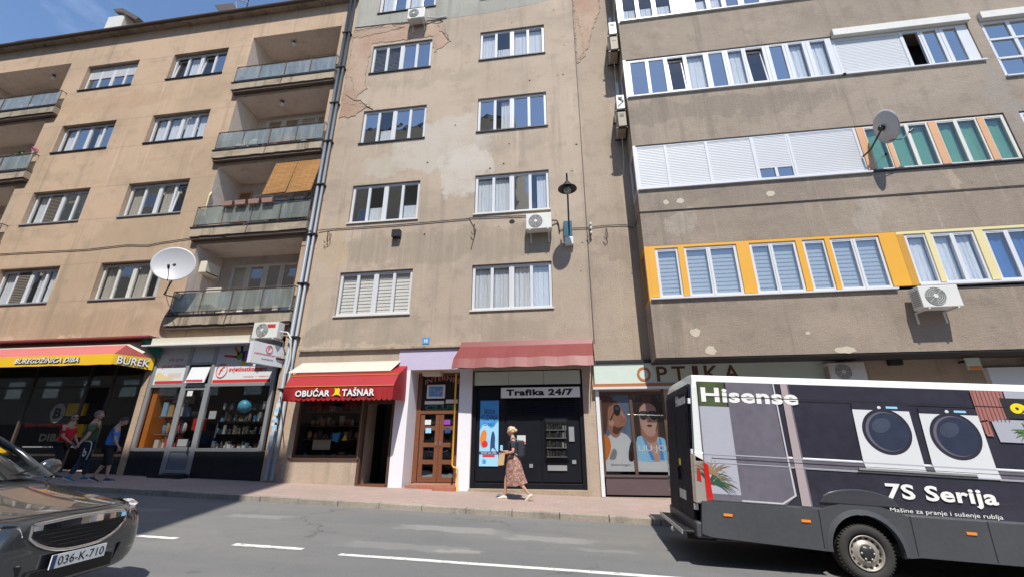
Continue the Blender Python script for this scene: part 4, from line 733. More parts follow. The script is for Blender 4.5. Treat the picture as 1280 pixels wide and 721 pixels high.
# awning of the bakery
t = thing('bakery_awning', 'faded pink awning with yellow lettered fascia and burek sign', 'awning', (-20, 12.9, 2.4))
x0, x1 = -34, -14.95
mb = MB(); N = 40
for i in range(N):
    a = x0+(x1-x0)*i/N; b = x0+(x1-x0)*(i+1)/N; sa, sb_ = .02*math.sin(i*1.7), .02*math.sin((i+1)*1.7)
    mb.q((a, 12.0, 2.43-abs(sa)), (b, 12.0, 2.43-abs(sb_)), (b, 11.99, 2.76), (a, 11.99, 2.76))
mb.q((-14.95, 12.0, 2.43), (-14.44, 12.97, 2.36), (-14.44, 12.97, 2.76), (-14.95, 11.99, 2.76)); mb.build('fascia', 'yellow', t)
mb = MB(); mb.q((x0, 11.99, 2.76), (x1, 11.99, 2.76), (-15.35, 12.62, 3.2), (x0, 12.62, 3.2)).build('canopy_cloth', 'redf', t)
MB().q((x0, 12.62, 3.2), (-15.35, 12.62, 3.2), (-15.15, 12.97, 3.42), (x0, 12.97, 3.42)).build('canopy_back_cloth', 'creamc', t)
MB().q((-14.95, 11.99, 2.765), (-14.50, 12.85, 2.765), (-15.35, 12.62, 3.2)).build('end_gusset', 'redd', t)
MB().q((-14.50, 12.85, 2.77), (-14.44, 12.97, 2.77), (-15.15, 12.97, 3.42), (-15.35, 12.62, 3.2)).build('end_flap', 'creamc', t)
MB().hexa([(-14.6, 12.75, 3.05), (-14.2, 12.9, 2.75), (-14.2, 12.93, 2.75), (-14.6, 12.95, 3.05), (-15.0, 12.7, 3.5), (-14.3, 12.85, 3.46), (-14.3, 12.95, 3.46), (-15.0, 12.97, 3.5)]).build('green_cloth', 'greenc', t)
MB().box(-21.5, -14.5, 12.55, 12.99, 3.44, 3.50).build('red_edge_sheet', 'redd', t)
text('BUREGDŽINICA DIBA', -18.75, -16.2, 2.50, 2.71, 11.98, 'txtk', t, 'lettering_shadow', .05, .25); text('BUREGDŽINICA DIBA', -18.78, -16.23, 2.515, 2.715, 11.97, 'txtw', t, 'lettering', .015, .25)
fnb = lambda o: (lambda u, v: (-14.88+.40*u+o, 12.10+.76*u-.012-o, 2.46+.24*v-.02*u))
text('BUREK', 0, 1, 0, 1, 0, 'txtk', t, 'lettering_shadow', .06, 0, fnb(.0)); text('BUREK', 0, 1, 0, 1, 0, 'txtw', t, 'lettering', .015, 0, fnb(.012))

# ------------------------------------------------------------------ lighting shop
t = thing('lighting_shop', 'grey framed lighting shopfront with red lettered white panels and a full window', 'shopfront', (-12, 13.1, S(-12)))
fr = MB(); g0 = S(-12)
for x, a, b in ((-14.42, -.24, 3.3), (-13.13, S(-13), 3.3), (-12.16, S(-12), 3.3), (-9.83, -.24, 3.3)): fr.box(x-.06, x+.06, 13.02, 13.12, a, b)
for z in (1.83, -.2): fr.box(-14.36, -9.89, 13.025, 13.115, z-.05, z+.05)
fr.box(-14.36, -9.89, 13.025, 13.115, 3.16, 3.3); fr.box(-13.07, -12.22, 13.025, 13.115, 2.52, 2.60); fr.build('frame', 'steel', t)
MB().box(-14.36, -13.19, 13.06, 13.09, 1.88, 3.16).build('sign_panel', 'signw', t); MB().box(-12.10, -9.89, 13.06, 13.09, 1.88, 3.16).build('sign_panel', 'signw', t); MB().box(-13.07, -12.22, 13.06, 13.09, 2.60, 3.16).build('sign_panel', 'signw', t)
MB().box(-14.30, -13.22, 13.052, 13.06, 1.90, 2.0).build('red_stripe', 'txtr', t); MB().box(-12.08, -9.95, 13.052, 13.06, 1.90, 2.0).build('red_stripe', 'txtr', t)
text('vaš prvi', -13.98, -13.42, 2.62, 2.80, 13.055, 'txtr', t, bold=.0); text('pravi izbor', -14.15, -13.30, 2.40, 2.58, 13.055, 'txtr', t, bold=.0)
flat(blob([(-14.3, 2.05), (-14.25, 2.3), (-13.9, 2.15), (-13.6, 2.05)]), 13.056, 'pale', t, 'sun_print'); text('////////', -13.85, -13.35, 2.1, 2.26, 13.055, 'orange', t, 'stripes_print', 0)
text('svjetlostkomerc', -11.55, -10.15, 2.22, 2.42, 13.052, 'txtr', t, bold=.03); text('rasvjeta  •  elektro', -10.95, -10.05, 2.05, 2.12, 13.052, 'txtr', t, bold=0)
ring = MB(); ring.tube([(-11.82+.2*math.cos(a), 13.05, 2.30+.23*math.sin(a)) for a in [6.2832*i/24 for i in range(25)]], .014, 4); ring.build('ring_logo', 'txtr', t); text('f', -11.92, -11.72, 2.17, 2.43, 13.05, 'txtr', t, bold=0, shear=.3)
# the painted child with raised hands on the panel
flat(blob([(-11.22, 2.50), (-10.95, 2.75), (-10.82, 2.45), (-10.3, 2.48), (-10.15, 2.75), (-9.98, 2.55), (-10.2, 2.46), (-10.9, 2.43)]), 13.056, 'lblue', t); flat(ell(-10.55, 2.83, .22, .30), 13.054, 'skinp', t); flat(ell(-10.55, 2.68, .09, .06), 13.052, 'txtd', t); flat(blob([(-10.8, 2.95), (-10.75, 3.14), (-10.35, 3.14), (-10.3, 2.95), (-10.55, 3.03)]), 13.053, 'txtbr', t)
for i, (m_, pts) in enumerate((('green_print', [(-11.4, 2.75), (-11.3, 2.65), (-11.1, 2.7), (-11.1, 2.9), (-11.35, 2.95)]), ('txtr', [(-11.85, 2.78), (-11.35, 2.72), (-11.35, 2.80), (-11.85, 2.84)]), ('purple_print', [(-11.15, 2.6), (-10.95, 2.65), (-11.0, 2.98), (-11.15, 2.95)]), ('yellow', [(-11.15, 2.5), (-11.0, 2.45), (-10.95, 2.62), (-11.1, 2.66)]), ('orange2', [(-11.55, 3.1), (-11.45, 3.12), (-11.25, 2.85), (-11.35, 2.82)]), ('navy', [(-11.3, 3.14), (-11.2, 3.14), (-11.15, 2.9), (-11.25, 2.88)]))):
    if m_ not in M: M[m_] = mat(m_, (.12, .35, .08) if 'green' in m_ else (.25, .06, .4), bump=0)
    flat(pts, 13.05, m_, t)
# glazing, interior and base
MB().q((-14.36, 13.07, -.15), (-13.19, 13.07, -.15), (-13.19, 13.07, 1.78), (-14.36, 13.07, 1.78)).build('pane', 'glassd', t); MB().q((-12.10, 13.07, -.15), (-9.89, 13.07, -.15), (-9.89, 13.07, 1.78), (-12.10, 13.07, 1.78)).build('pane', 'glassd', t)
MB().box(-14.48, -13.19, 13.03, 13.14, -1.3, -.25).build('base_panel', 'blackgranite', t)
for a, b in ((-12.10, -11.36), (-11.355, -10.6), (-10.595, -9.66)): MB().box(a, b, 13.03, 13.14, -1.4, -.25).build('base_panel', 'blackgranite', t)
dr = MB(); z0 = S(-12.6)+.12
for x in (-13.05, -12.24): dr.box(x-.045, x+.045, 13.03, 13.08, z0, 1.76)
dr.box(-13.0, -12.29, 13.03, 13.08, 1.68, 1.76); dr.box(-13.0, -12.29, 13.03, 13.08, -.26, -.12); dr.box(-13.0, -12.29, 13.03, 13.08, z0, z0+.1); door = dr.build('door', 'steel', t)
MB().box(-12.99, -12.30, 13.045, 13.06, z0+.1, -.26).build('door_panel', mat('grey_door_panel', (.16, .18, .21), .5, bump=0), door); MB().q((-13.0, 13.06, -.12), (-12.29, 13.06, -.12), (-12.29, 13.06, 1.68), (-13.0, 13.06, 1.68)).build('pane', 'glassd', door); MB().tube([(-12.33, 13.03, -.35), (-12.33, 12.98, -.3), (-12.33, 12.98, -.0), (-12.33, 13.03, .05)], .014, 6).build('handle', 'metal', door)
MB().box(-12.92, -12.72, 13.05, 13.055, 1.48, 1.66).build('opening_hours', 'signw', door); MB().box(-12.9, -12.55, 13.12, 13.16, -.1, .12).build('price_card', 'signw', door)
MB().hexa([(-13.0, 12.92, 1.90), (-12.28, 12.92, 1.90), (-12.28, 12.95, 1.90), (-13.0, 12.95, 1.90), (-13.0, 13.06, 2.45), (-12.28, 13.06, 2.45), (-12.28, 13.09, 2.45), (-13.0, 13.09, 2.45)]).build('tilted_vent_window', 'signw', t); flat([(-12.95, 1.95), (-12.32, 1.95), (-12.32, 2.0), (-12.95, 2.0)], 12.9, 'txtr', t)
MB().box(-13.25, -12.1, 12.68, 13.0, S(-12.6)-.1, S(-12.6)+.10).build('doorstep', 'blackgranite', t)
MB().box(-14.46, -9.7, 14.2, 14.25, -1.2, 3.3).build('room_back', 'room', t); MB().box(-14.50, -14.46, 13.13, 14.2, -1.2, 3.3).build('side_lining', 'room', t); MB().box(-9.69, -9.65, 13.13, 14.2, -1.2, 3.3).build('side_lining', 'room', t); MB().box(-14.46, -9.66, 13.13, 14.2, -.30, -.22).build('display_floor', 'wood', t)
MB().box(-14.34, -14.15, 13.15, 13.9, -.22, 1.75).build('orange_side_panel', 'orangep', t); MB().box(-9.96, -9.9, 13.15, 13.7, .3, 1.75).build('orange_side_panel', 'orangep', t); MB().box(-14.15, -13.88, 13.75, 13.8, -.2, 1.3).build('orange_back_panel', 'orangep', t)
for z in (1.45, .85, .28): MB().box(-14.05, -13.2, 13.3, 13.62, z-.02, z).build('shelf', 'steel', t)
for z in (1.05, .68, .28): MB().box(-11.75, -9.95, 13.35, 13.7, z-.015, z).build('shelf', 'glassd', t)
def clutter(name, label, x0, x1, zs, y, m, n, hmin, hmax, wmin, wmax, seed, cat, gap=.0):
    r = random.Random(seed); mb = MB()
    for z in zs:
        x = x0
        while x < x1:
            w_ = r.uniform(wmin, wmax); h_ = r.uniform(hmin, hmax); k = r.random(); yy = y+r.uniform(-.06, .12)
            if k < .5: mb.box(x, x+w_*.9, yy, yy+w_*.6, z, z+h_)
            elif k < .75: mb.ball((x+w_/2, yy+.05, z+h_*.5), (w_*.45, w_*.4, h_*.5), 8, 6)
            else: mb.hexa([(x, yy, z), (x+w_*.9, yy, z), (x+w_*.9, yy+w_*.4, z), (x, yy+w_*.4, z), (x+w_*.2, yy, z+h_), (x+w_*.7, yy, z+h_), (x+w_*.7, yy+.05, z+h_), (x+w_*.2, yy+.05, z+h_)])
            x += w_+r.uniform(0, gap)
    o = mb.build(name, m); o['kind'] = 'stuff'; return tag(o, label, cat)
clutter('shelved_books', 'books and boxes stacked on the shelves in the narrow left window of the lighting shop', -14.0, -13.22, (-.2, .29, .86), 13.38, 'books', 5, .28, .5, .14, .32, 4, 'goods')
clutter('shelved_books', 'boxes on the top shelf of the narrow left window of the lighting shop', -13.9, -13.25, (1.3,), 13.4, 'books', 5, .25, .35, .25, .38, 5, 'goods')
clutter('shop_goods', 'lamps and small appliances crowded in the large window of the lighting shop', -11.9, -10.0, (-.2, .28, .68, 1.05), 13.42, 'goods', 5, .10, .30, .05, .14, 6, 'goods', .03)
clutter('shop_goods', 'pale dishes and trinkets along the bottom of the large lighting shop window', -11.8, -9.95, (-.2,), 13.22, 'trinkets', 5, .05, .18, .05, .14, 9, 'goods', .02)
o = tag(MB().ball((-10.95, 13.4, 1.16), .22, 20, 14).build('beach_ball', None or islands('ball', [(.05, .35, .6), (.1, .5, .7)], .3), smooth=True), 'blue ball on the top shelf of the lighting shop window', 'ball')
tag(MB().box(-12.75, -12.40, 13.35, 13.6, .38, .80).build('red_bag', 'txtr', bevel=.04), 'red bag seen through the lighting shop door', 'bag')
tag(MB().box(-12.86, -12.45, 13.3, 13.5, .82, 1.0).build('dark_backpack', 'metal', bevel=.05), 'dark backpack above the red bag behind the lighting shop door', 'bag')
tag(MB().box(-12.05, -11.8, 13.2, 13.22, .75, 1.0).build('price_poster', 'signw'), 'small white poster at the left edge of the large lighting shop window', 'poster')
# pale box over the shop
t = thing('shutter_housing', 'cream shutter box with a white ledge over the lighting shop', 'shutter box', (-12.6, 12.8, 3.2)); MB().box(-14.5, -10.75, 12.72, 13.0, 3.18, 3.42).build('housing', 'cream', t); MB().box(-14.75, -10.6, 12.62, 13.02, 3.13, 3.175).build('ledge', 'white', t)
# hanging sign, square to the wall
t = thing('hanging_sign', 'white box sign with red lettering hanging above the lighting shop', 'sign', (-9.7, 12.4, 2.7))
a0, a1 = Vector((-9.86, 11.88)), Vector((-9.55, 12.96)); dv = (a1-a0).normalized(); nv = Vector((dv.y, -dv.x))
def sp_(u, v, o): p = a0+(a1-a0)*u+nv*o; return (p.x, p.y, 2.34+.67*v)
MB().hexa([sp_(0, 0, 0), sp_(1, 0, 0), sp_(1, 0, -.16), sp_(0, 0, -.16), sp_(0, 1, 0), sp_(1, 1, 0), sp_(1, 1, -.16), sp_(0, 1, -.16)]).build('box', 'signw', t)
text('svjetlostkomerc d.d.', 0, 1, 0, 1, 0, 'txtr', t, fn=lambda u, v: sp_(.07+.86*u, .40+.12*v, .005)); text('RASVJETA', 0, 1, 0, 1, 0, 'txtk', t, fn=lambda u, v: sp_(.32+.36*u, .20+.08*v, .005))
rg = MB(); rg.tube([sp_(.5+.10*math.cos(q_), .74+.18*math.sin(q_), .008) for q_ in [6.2832*i/20 for i in range(21)]], .010, 4); rg.build('ring_logo', 'txtr', t); text('f', 0, 1, 0, 1, 0, 'txtr', t, fn=lambda u, v: sp_(.45+.10*u, .64+.2*v, .006), bold=0, shear=.3)
MB().tube([(-9.5, 13, 2.6), (-9.62, 12.7, 2.6)], .03, 6).build('bracket', 'metal', t)
# flyers on the pipe
t = thing('flyer_patches', 'torn white flyers pasted round the downpipe left of the red awning', 'flyers', (-9.2, 12.8, .5)); r_ = random.Random(2)
for i in range(16): z = 1.15-i*.09+r_.uniform(-.02, .02); x = -9.36+r_.uniform(-.04, .02)+.0*i; MB().box(x, x+r_.uniform(.08, .16), 12.765-.002*i, 12.768-.002*i, z, z+r_.uniform(.08, .16)).build('flyer', 'signw' if i % 3 else 'lblue', t)

# ------------------------------------------------------------------ shoe and bag shop
t = thing('shoe_shop', 'dark shoe and bag shop window with an open black doorway beside it', 'shopfront', (-7.2, 13.1, S(-7)))
mb = MB(); mb.box(-8.72, -6.58, 13.02, 13.10, -.42, -.34); mb.box(-8.72, -8.66, 13.02, 13.10, -.34, 1.9); mb.box(-6.64, -6.58, 13.02, 13.10, -.34, 1.9); mb.build('window_frame', 'brownf', t)
MB().q((-8.66, 13.06, -.34), (-6.64, 13.06, -.34), (-6.64, 13.06, 1.9), (-8.66, 13.06, 1.9)).build('pane', 'glassd', t)
MB().box(-8.8, -6.50, 12.95, 13.03, -.47, -.42).build('window_sill', 'brownf', t)
gz = S(-6); mb = MB(); mb.box(-6.56, -6.47, 12.99, 13.15, gz, 1.9); mb.box(-5.61, -5.53, 12.99, 13.15, gz, 1.9); mb.box(-6.47, -5.61, 13.0, 13.15, 1.15, 1.28); mb.build('door_frame', 'brownf', t)
MB().box(-8.74, -6.56, 14.0, 14.03, -.5, 1.95).build('window_back', 'room', t); MB().box(-8.78, -8.73, 13.17, 14.03, -.5, 1.98).build('side_lining', 'room', t); MB().box(-8.73, -6.6, 13.17, 14.0, 1.92, 1.97).build('ceiling', 'room', t); MB().box(-6.62, -6.57, 13.17, 14.0, -.5, 1.92).build('side_lining', 'room', t); MB().box(-8.74, -6.56, 13.12, 14.0, -.50, -.44).build('display_floor', 'wood', t)
MB().box(-6.56, -5.5, 14.9, 14.95, -1.4, 1.95).build('doorway_dark_back', 'black', t); MB().box(-6.56, -6.53, 13.2, 14.9, -1.4, 1.95).build('doorway_side', 'black', t); MB().box(-5.55, -5.5, 13.2, 14.9, -1.4, 1.95).build('doorway_side', 'black', t); MB().box(-6.56, -5.5, 13.2, 14.9, 1.9, 1.95).build('doorway_ceiling', 'black', t)
MB().box(-6.47, -5.61, 12.95, 13.3, gz-.15, gz+.05).build('threshold', 'wood', t)
MB().box(-6.47, -5.61, 13.02, 13.06, 1.28, 1.9).build('transom_panel', 'txtd', t)
for z in (.95, .52, .12): MB().box(-8.6, -6.7, 13.3, 13.6, z-.015, z).build('shelf', 'wood', t)
text('OBUĆAR', -8.5, -7.55, 1.0, 1.32, 13.055, 'txtd', t, 'window_lettering', .02); text('TAŠNAR', -7.3, -6.7, 1.0, 1.32, 13.055, 'txtd', t, 'window_lettering', .02)
clutter('leather_goods', 'handbags and shoes on the shelves of the shoe shop window', -8.55, -6.75, (.12, .52, .95), 13.38, 'bags', 6, .14, .32, .1, .26, 12, 'goods', .04)
clutter('leather_goods', 'shoes and belts spread along the bottom of the shoe shop window', -8.55, -6.75, (-.44,), 13.2, 'goods', 6, .06, .22, .08, .22, 13, 'goods', .02)
tag(MB().box(-8.35, -7.75, 13.45, 13.47, -.2, .1).build('cardboard_sign', 'cream'), 'tan board standing in the left of the shoe shop window', 'board')
tag(MB().hexa([(-7.6, 13.25, .08), (-7.42, 13.25, .02), (-7.42, 13.3, .02), (-7.6, 13.3, .08), (-7.6, 13.25, .28), (-7.35, 13.25, .32), (-7.35, 13.3, .32), (-7.6, 13.3, .28)]).build('blue_bag', 'blue'), 'small blue bag in the middle of the shoe shop window', 'bag')
tag(MB().prism([(-7.28, .08), (-7.1, .08), (-7.18, .26)], 13.25, 13.3).build('yellow_bag', 'yellow'), 'small yellow pointed item in the shoe shop window', 'bag')
# awning
t = thing('shoe_shop_awning', 'bright red awning lettered in white with a scalloped edge and corrugated white sheet on top', 'awning', (-7, 12.5, 1.6))
xa, xb = -8.64, -5.2; mb = MB()
mb.q((xa, 12.0, 1.57), (xb, 12.0, 1.57), (xb, 12.3, 1.93), (xa-.07, 12.3, 1.93)); mb.q((xa-.07, 12.3, 1.93), (xb, 12.3, 1.93), (xb-.02, 12.98, 2.3), (xa-.12, 12.98, 2.3)); mb.build('canopy_cloth', 'red', t)
mb = MB(); n = 22
for i in range(n):
    a = xa+(xb-xa)*i/n; b = xa+(xb-xa)*(i+1)/n; c = (a+b)/2; e = .012*math.sin(i*1.9)
    mb.q((a, 12.0, 1.57), (b, 12.0, 1.57), (b, 11.985+e, 1.21), (c+(b-a)*.3, 11.985+e, 1.17), (c, 11.985+e, 1.155), (c-(b-a)*.3, 11.985+e, 1.17), (a, 11.985+e, 1.21))
mb.build('scalloped_fascia', 'red', t); MB().tube([(xa, 11.99, 1.575), (xb, 11.99, 1.575)], .012, 5).tube([(xa-.07, 12.29, 1.935), (xb, 12.29, 1.935)], .012, 5).build('piping', 'orange2', t)
MB().q((xb, 12.0, 1.57), (xb, 12.98, 1.57), (xb-.02, 12.98, 2.3), (xb, 12.3, 1.93)).q((xb, 12.0, 1.57), (xb, 11.99, 1.17), (xb, 12.98, 1.22), (xb, 12.98, 1.57)).q((xa, 12.98, 1.57), (xa, 12.0, 1.57), (xa-.07, 12.3, 1.93), (xa-.12, 12.98, 2.3)).q((xa, 11.99, 1.17), (xa, 12.0, 1.57), (xa, 12.98, 1.57), (xa, 12.98, 1.22)).build('side_cloth', 'red', t)
mb = MB(); n = 90; x0_, x1_ = -8.86, -5.46
for i in range(n): a = x0_+(x1_-x0_)*i/n; b = x0_+(x1_-x0_)*(i+1)/n; za, zb = (.018 if i % 2 else -.018), (-.018 if i % 2 else .018); mb.q((a-.12, 12.5, 2.08+za), (b-.12, 12.5, 2.08+zb), (b, 12.99, 2.47+zb), (a, 12.99, 2.47+za))
mb.build('corrugated_sheet', 'creamc', t)
text('OBUĆAR', -8.20, -7.10, 1.27, 1.52, 11.965, 'txtk', t, 'lettering_shadow', .06); text('TAŠNAR', -6.72, -5.72, 1.27, 1.53, 11.965, 'txtk', t, 'lettering_shadow', .06)
text('OBUĆAR', -8.22, -7.12, 1.285, 1.525, 11.955, 'txtw', t, 'lettering', .03); text('TAŠNAR', -6.74, -5.74, 1.285, 1.535, 11.955, 'txtw', t, 'lettering', .03)
flat(blob([(-7.06, 1.30), (-6.98, 1.36), (-6.97, 1.47), (-6.99, 1.52), (-6.92, 1.50), (-6.86, 1.52), (-6.82, 1.46), (-6.82, 1.36), (-6.76, 1.29), (-6.88, 1.33), (-6.96, 1.32)], 3), 11.955, 'txty', t, 'hide_emblem')
MB().tube([(-9.3, 12.9, 1.2), (-8.75, 12.05, 1.3)], .015, 5).build('stay_rod', 'metal', t)
MB().box(-9.0, -8.75, 12.982, 13.0, -1.15, 1.95).build('corner_strip', 'stB', B)

# ------------------------------------------------------------------ internet club passage
t = thing('club_entrance', 'brown timber double door with a glazed internet club sign above it', 'entrance', (-4.4, 13.8, S(-4.4)))
gz = S(-4.3, 13.5)+.10
fr = MB(); fr.box(-5.1, -4.95, 13.72, 13.84, gz, 2.17); fr.box(-3.66, -3.5, 13.72, 13.84, gz, 2.17); fr.box(-4.95, -3.66, 13.72, 13.84, .88, .98); fr.box(-4.95, -3.66, 13.72, 13.84, 2.08, 2.17); fr.build('door_frame', 'wood', t)
MB().box(-4.95, -3.66, 13.78, 13.8, .98, 2.08).build('sign_board', 'black', t)
pts = text_pts('INTERNET', .03)
text('INTERNET', 0, 1, 0, 1, 0, 'skinp', t, fn=lambda u, v: (-4.88+1.2*u, 13.772, 1.80+.16*v+.13*math.sin(math.pi*min(1, u*1.02))))
MB().box(-4.80, -4.18, 13.74, 13.78, 1.36, 1.80).build('drawn_monitor', 'signw', t, bevel=.02); MB().box(-4.72, -4.26, 13.735, 13.742, 1.42, 1.74).build('drawn_screen', 'blue', t); MB().box(-4.84, -4.2, 13.74, 13.77, 1.18, 1.28).build('drawn_keyboard', 'signw', t); MB().box(-4.14, -3.75, 13.74, 13.77, 1.2, 1.32).build('drawn_keyboard', 'signw', t)
text('TALIJA', 0, 1, 0, 1, 0, 'skinp2', t, fn=lambda u, v: (-4.70+.42*u, 13.73, 1.50+.15*v+.05*math.sin(7*u)))
text('CLUB', -4.83, -3.75, 1.01, 1.15, 13.772, 'txtg', t, bold=.05); text('CLUB', -4.81, -3.77, 1.03, 1.13, 13.768, 'black', t, 'lettering_inner', bold=0)
for k, (a, b) in enumerate(((-4.93, -4.31), (-4.30, -3.68))):
    dm = MB(); cs = [(a, a+.12), (a+.24+.02, a+.24+.09), (b-.10, b)]; rows = [gz+.02+i*(.86-gz)/4 for i in range(5)]
    dm.box(a, a+.13, 13.74, 13.80, gz+.01, .87); dm.box(b-.13, b, 13.74, 13.80, gz+.01, .87)
    for z in rows: dm.box(a+.13, b-.13, 13.74, 13.80, z-.0 if z > gz+.1 else gz+.01, z+.13 if z < .8 else .87)
    dl = dm.build('door_leaf', 'wood', t)
    for i in range(4): MB().box(a+.13, b-.13, 13.765, 13.775, rows[i]+.13, rows[i+1] if i < 3 else .74).build('pane', 'glassb' if i < 2 else 'glassd', dl)
    MB().tube([(a+.56 if k == 0 else a+.06, 13.74, -.05), (a+.56 if k == 0 else a+.06, 13.69, -.05), (a+.56 if k == 0 else a+.06, 13.69, .06)], .012, 5).build('handle', 'steel', dl)
    MB().box(a+.18, a+.36, 13.735, 13.738, .3, .45).build('sticker', 'navy' if k else 'lblue', dl); MB().box(a+.14, a+.34, 13.735, 13.738, .55, .70).build('sticker', 'signw' if not k else 'purple_print', dl)
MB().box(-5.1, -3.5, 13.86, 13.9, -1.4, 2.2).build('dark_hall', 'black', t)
t = thing('entrance_step', 'terracotta tiled step in front of the club door', 'step', (-4.3, 13.1, S(-4.3)))
MB().box(-5.0, -3.52, 12.96, 13.83, S(-5)-.2, S(-4.3)+.10).build('upper_step', 'tile', t); MB().box(-4.1, -3.45, 12.72, 12.955, S(-4)-.2, S(-3.9)+.09).build('lower_step', 'tile', t)
tag(MB().box(-4.8, -4.2, 13.2, 13.5, 2.02, 2.16).build('canopy_light', 'cream', bevel=.02), 'boxy light fitting under the ceiling of the club entrance', 'lamp')
t = thing('painted_surround', 'white and lilac painted surround framing the club entrance', 'surround', (-4.5, 12.98, S(-4.5)))
MB().box(-5.52, -5.1, 12.975, 13.0, -1.35, 2.16).build('left_pier', 'whitep', t); MB().box(-5.52, -3.5, 12.978, 13.0, 2.163, 2.80).build('lintel', 'lilac', t); MB().box(-3.5, -3.11, 12.975, 13.0, -1.45, 2.16).build('right_pier', 'whitep', t)
MB().q((-5.098, 12.98, -1.3), (-5.098, 13.72, -1.3), (-5.098, 13.72, 2.165), (-5.098, 12.98, 2.165)).build('jamb', 'whitep', t); MB().q((-3.502, 12.98, -1.3), (-3.502, 13.72, -1.3), (-3.502, 13.72, 2.165), (-3.502, 12.98, 2.165)).build('jamb', 'whitep', t); MB().q((-5.1, 12.98, 2.166), (-3.5, 12.98, 2.166), (-3.5, 13.72, 2.166), (-5.1, 13.72, 2.166)).build('soffit', 'cream', t)
tag(MB().tube([(-3.60, 12.9, 2.0), (-3.60, 12.88, -.58), (-3.56, 12.87, -.64), (-3.46, 12.85, -.66), (-3.42, 12.84, -.72), (-3.42, 12.84, S(-3.4)-.02)], .028, 8).build('gas_pipe', 'gas', smooth=True), 'yellow gas pipe running down beside the club door', 'pipe')

# ------------------------------------------------------------------ kiosk
t = thing('vending_kiosk', 'black clad 24 hour kiosk front with a built in vending machine', 'kiosk', (-1.45, 13.1, S(-1.4)))
MB().box(-3.1, .2, 13.14, 13.2, -1.2, 1.62).build('cladding', 'graphite', t)
for a in (-3.02, -1.95, -1.90, -.02): pass
fr = MB(); fr.box(-3.1, -2.98, 13.04, 13.14, -1.2, 1.62); fr.box(.08, .2, 13.04, 13.14, -1.25, 1.62); fr.box(-2.98, .08, 13.06, 13.14, -1.2, -1.06); fr.build('frame', 'graphite', t, bevel=.008)
for a, b, c, d in ((-2.95, -2.12, -1.02, 1.3), (-2.08, -1.06, -1.02, .76), (-1.02, .05, -1.02, .76)): MB().box(a, b, 13.115, 13.14, c, d).build('panel', 'graphite', t, bevel=.006)
lv = MB()
for i in range(7): z = .82+i*.065; lv.hexa([(-2.05, 13.10, z), (-.05, 13.10, z), (-.05, 13.14, z), (-2.05, 13.14, z), (-2.05, 13.125, z+.045), (-.05, 13.125, z+.045), (-.05, 13.14, z+.045), (-2.05, 13.14, z+.045)])
lv.build('louvres', 'graphite', t)
for a, b in ((-3.05, -2.0), (-1.99, -.94), (-.93, .15)): MB().box(a, b, 13.05, 13.09, 1.66, 2.06).build('light_panel', 'signg', t)
sg_ = MB().box(-2.22, .12, 13.0, 13.05, 1.27, 1.57).build('sign', 'txtw', t); text('Trafika 24/7', -2.06, -.08, 1.33, 1.52, 12.996, 'txtk', sg_, bold=.05)
# poster
ps = MB().box(-2.86, -2.30, 13.09, 13.11, -.62, 1.21).build('poster', 'lblue', t); y = 13.088; CLIP[ps] = (-2.86, -2.30, -.62, 1.21)
flat([(-2.86, .30), (-2.30, .30), (-2.30, 1.21), (-2.86, 1.21)], y, 'blue', ps); flat(blob([(-2.86, .35), (-2.7, .55), (-2.5, .42), (-2.3, .60), (-2.3, .1), (-2.86, .1)]), y-.001, 'lblue', ps)
text('ŠKOLA', -2.74, -2.40, .82, 1.0, y-.002, 'navy', ps, bold=.03); text('KLIZANJA', -2.82, -2.33, .60, .80, y-.002, 'navy', ps, bold=.03); text('ZA DJECU', -2.74, -2.42, .46, .56, y-.002, 'navy', ps, bold=.02)
flat(blob([(-2.84, .2), (-2.76, .36), (-2.66, .32), (-2.66, .1), (-2.72, -.12), (-2.82, -.05)]), y-.002, 'orangep', ps); flat(blob([(-2.52, .18), (-2.46, .34), (-2.40, .18), (-2.40, -.1), (-2.34, -.22), (-2.47, -.12), (-2.54, -.24)]), y-.002, 'navy', ps); flat(ell(-2.7, -.02, .09, .09), y-.003, 'txtr', ps)
flat([(-2.86, -.30), (-2.30, -.30), (-2.30, -.22), (-2.86, -.22)], y-.002, 'navy', ps); flat([(-2.76, -.37), (-2.40, -.37), (-2.40, -.31), (-2.76, -.31)], y-.003, 'txtr', ps); text('POZIV ZA UPIS', -2.80, -2.36, -.285, -.235, y-.004, 'txtw', ps, bold=0); flat([(-2.76, -.55), (-2.66, -.55), (-2.66, -.44), (-2.76, -.44)], y-.002, 'blue', ps)
# vending window
vw = MB(); vw.box(-.95, -.27, 13.07, 13.12, -.45, .70); vend = vw.build('vending_machine', 'graphite', t)
MB().box(-.90, -.32, 13.065, 13.07, -.40, .65).build('back_tray', 'black', vend)
r_ = random.Random(21)
for k, z in enumerate((.38, .16, -.10, -.34)):
    MB().box(-.90, -.32, 13.02, 13.066, z-.03, z-.01).build('shelf', 'steel', vend)
    mb = MB(); x = -.88
    while x < -.36: w_ = r_.uniform(.04, .07); mb.box(x, x+w_*.8, 13.03, 13.06, z-.01, z+r_.uniform(.10, .17)); x += w_*r_.uniform(1, 1.3)
    o = mb.build('snack_goods', 'snacks', vend); o['kind'] = 'stuff'
MB().q((-.92, 13.01, -.42), (-.30, 13.01, -.42), (-.30, 13.01, .67), (-.92, 13.01, .67)).build('pane', 'glassd', vend)
MB().box(-.88, -.34, 13.08, 13.112, -.72, -.58).build('collection_slot', 'steel', t); MB().box(-.25, -.10, 13.08, 13.112, .05, .45).build('payment_panel', 'steel', t); MB().box(-.19, -.08, 13.085, 13.112, -.54, -.44).build('coin_return', 'steel', t)
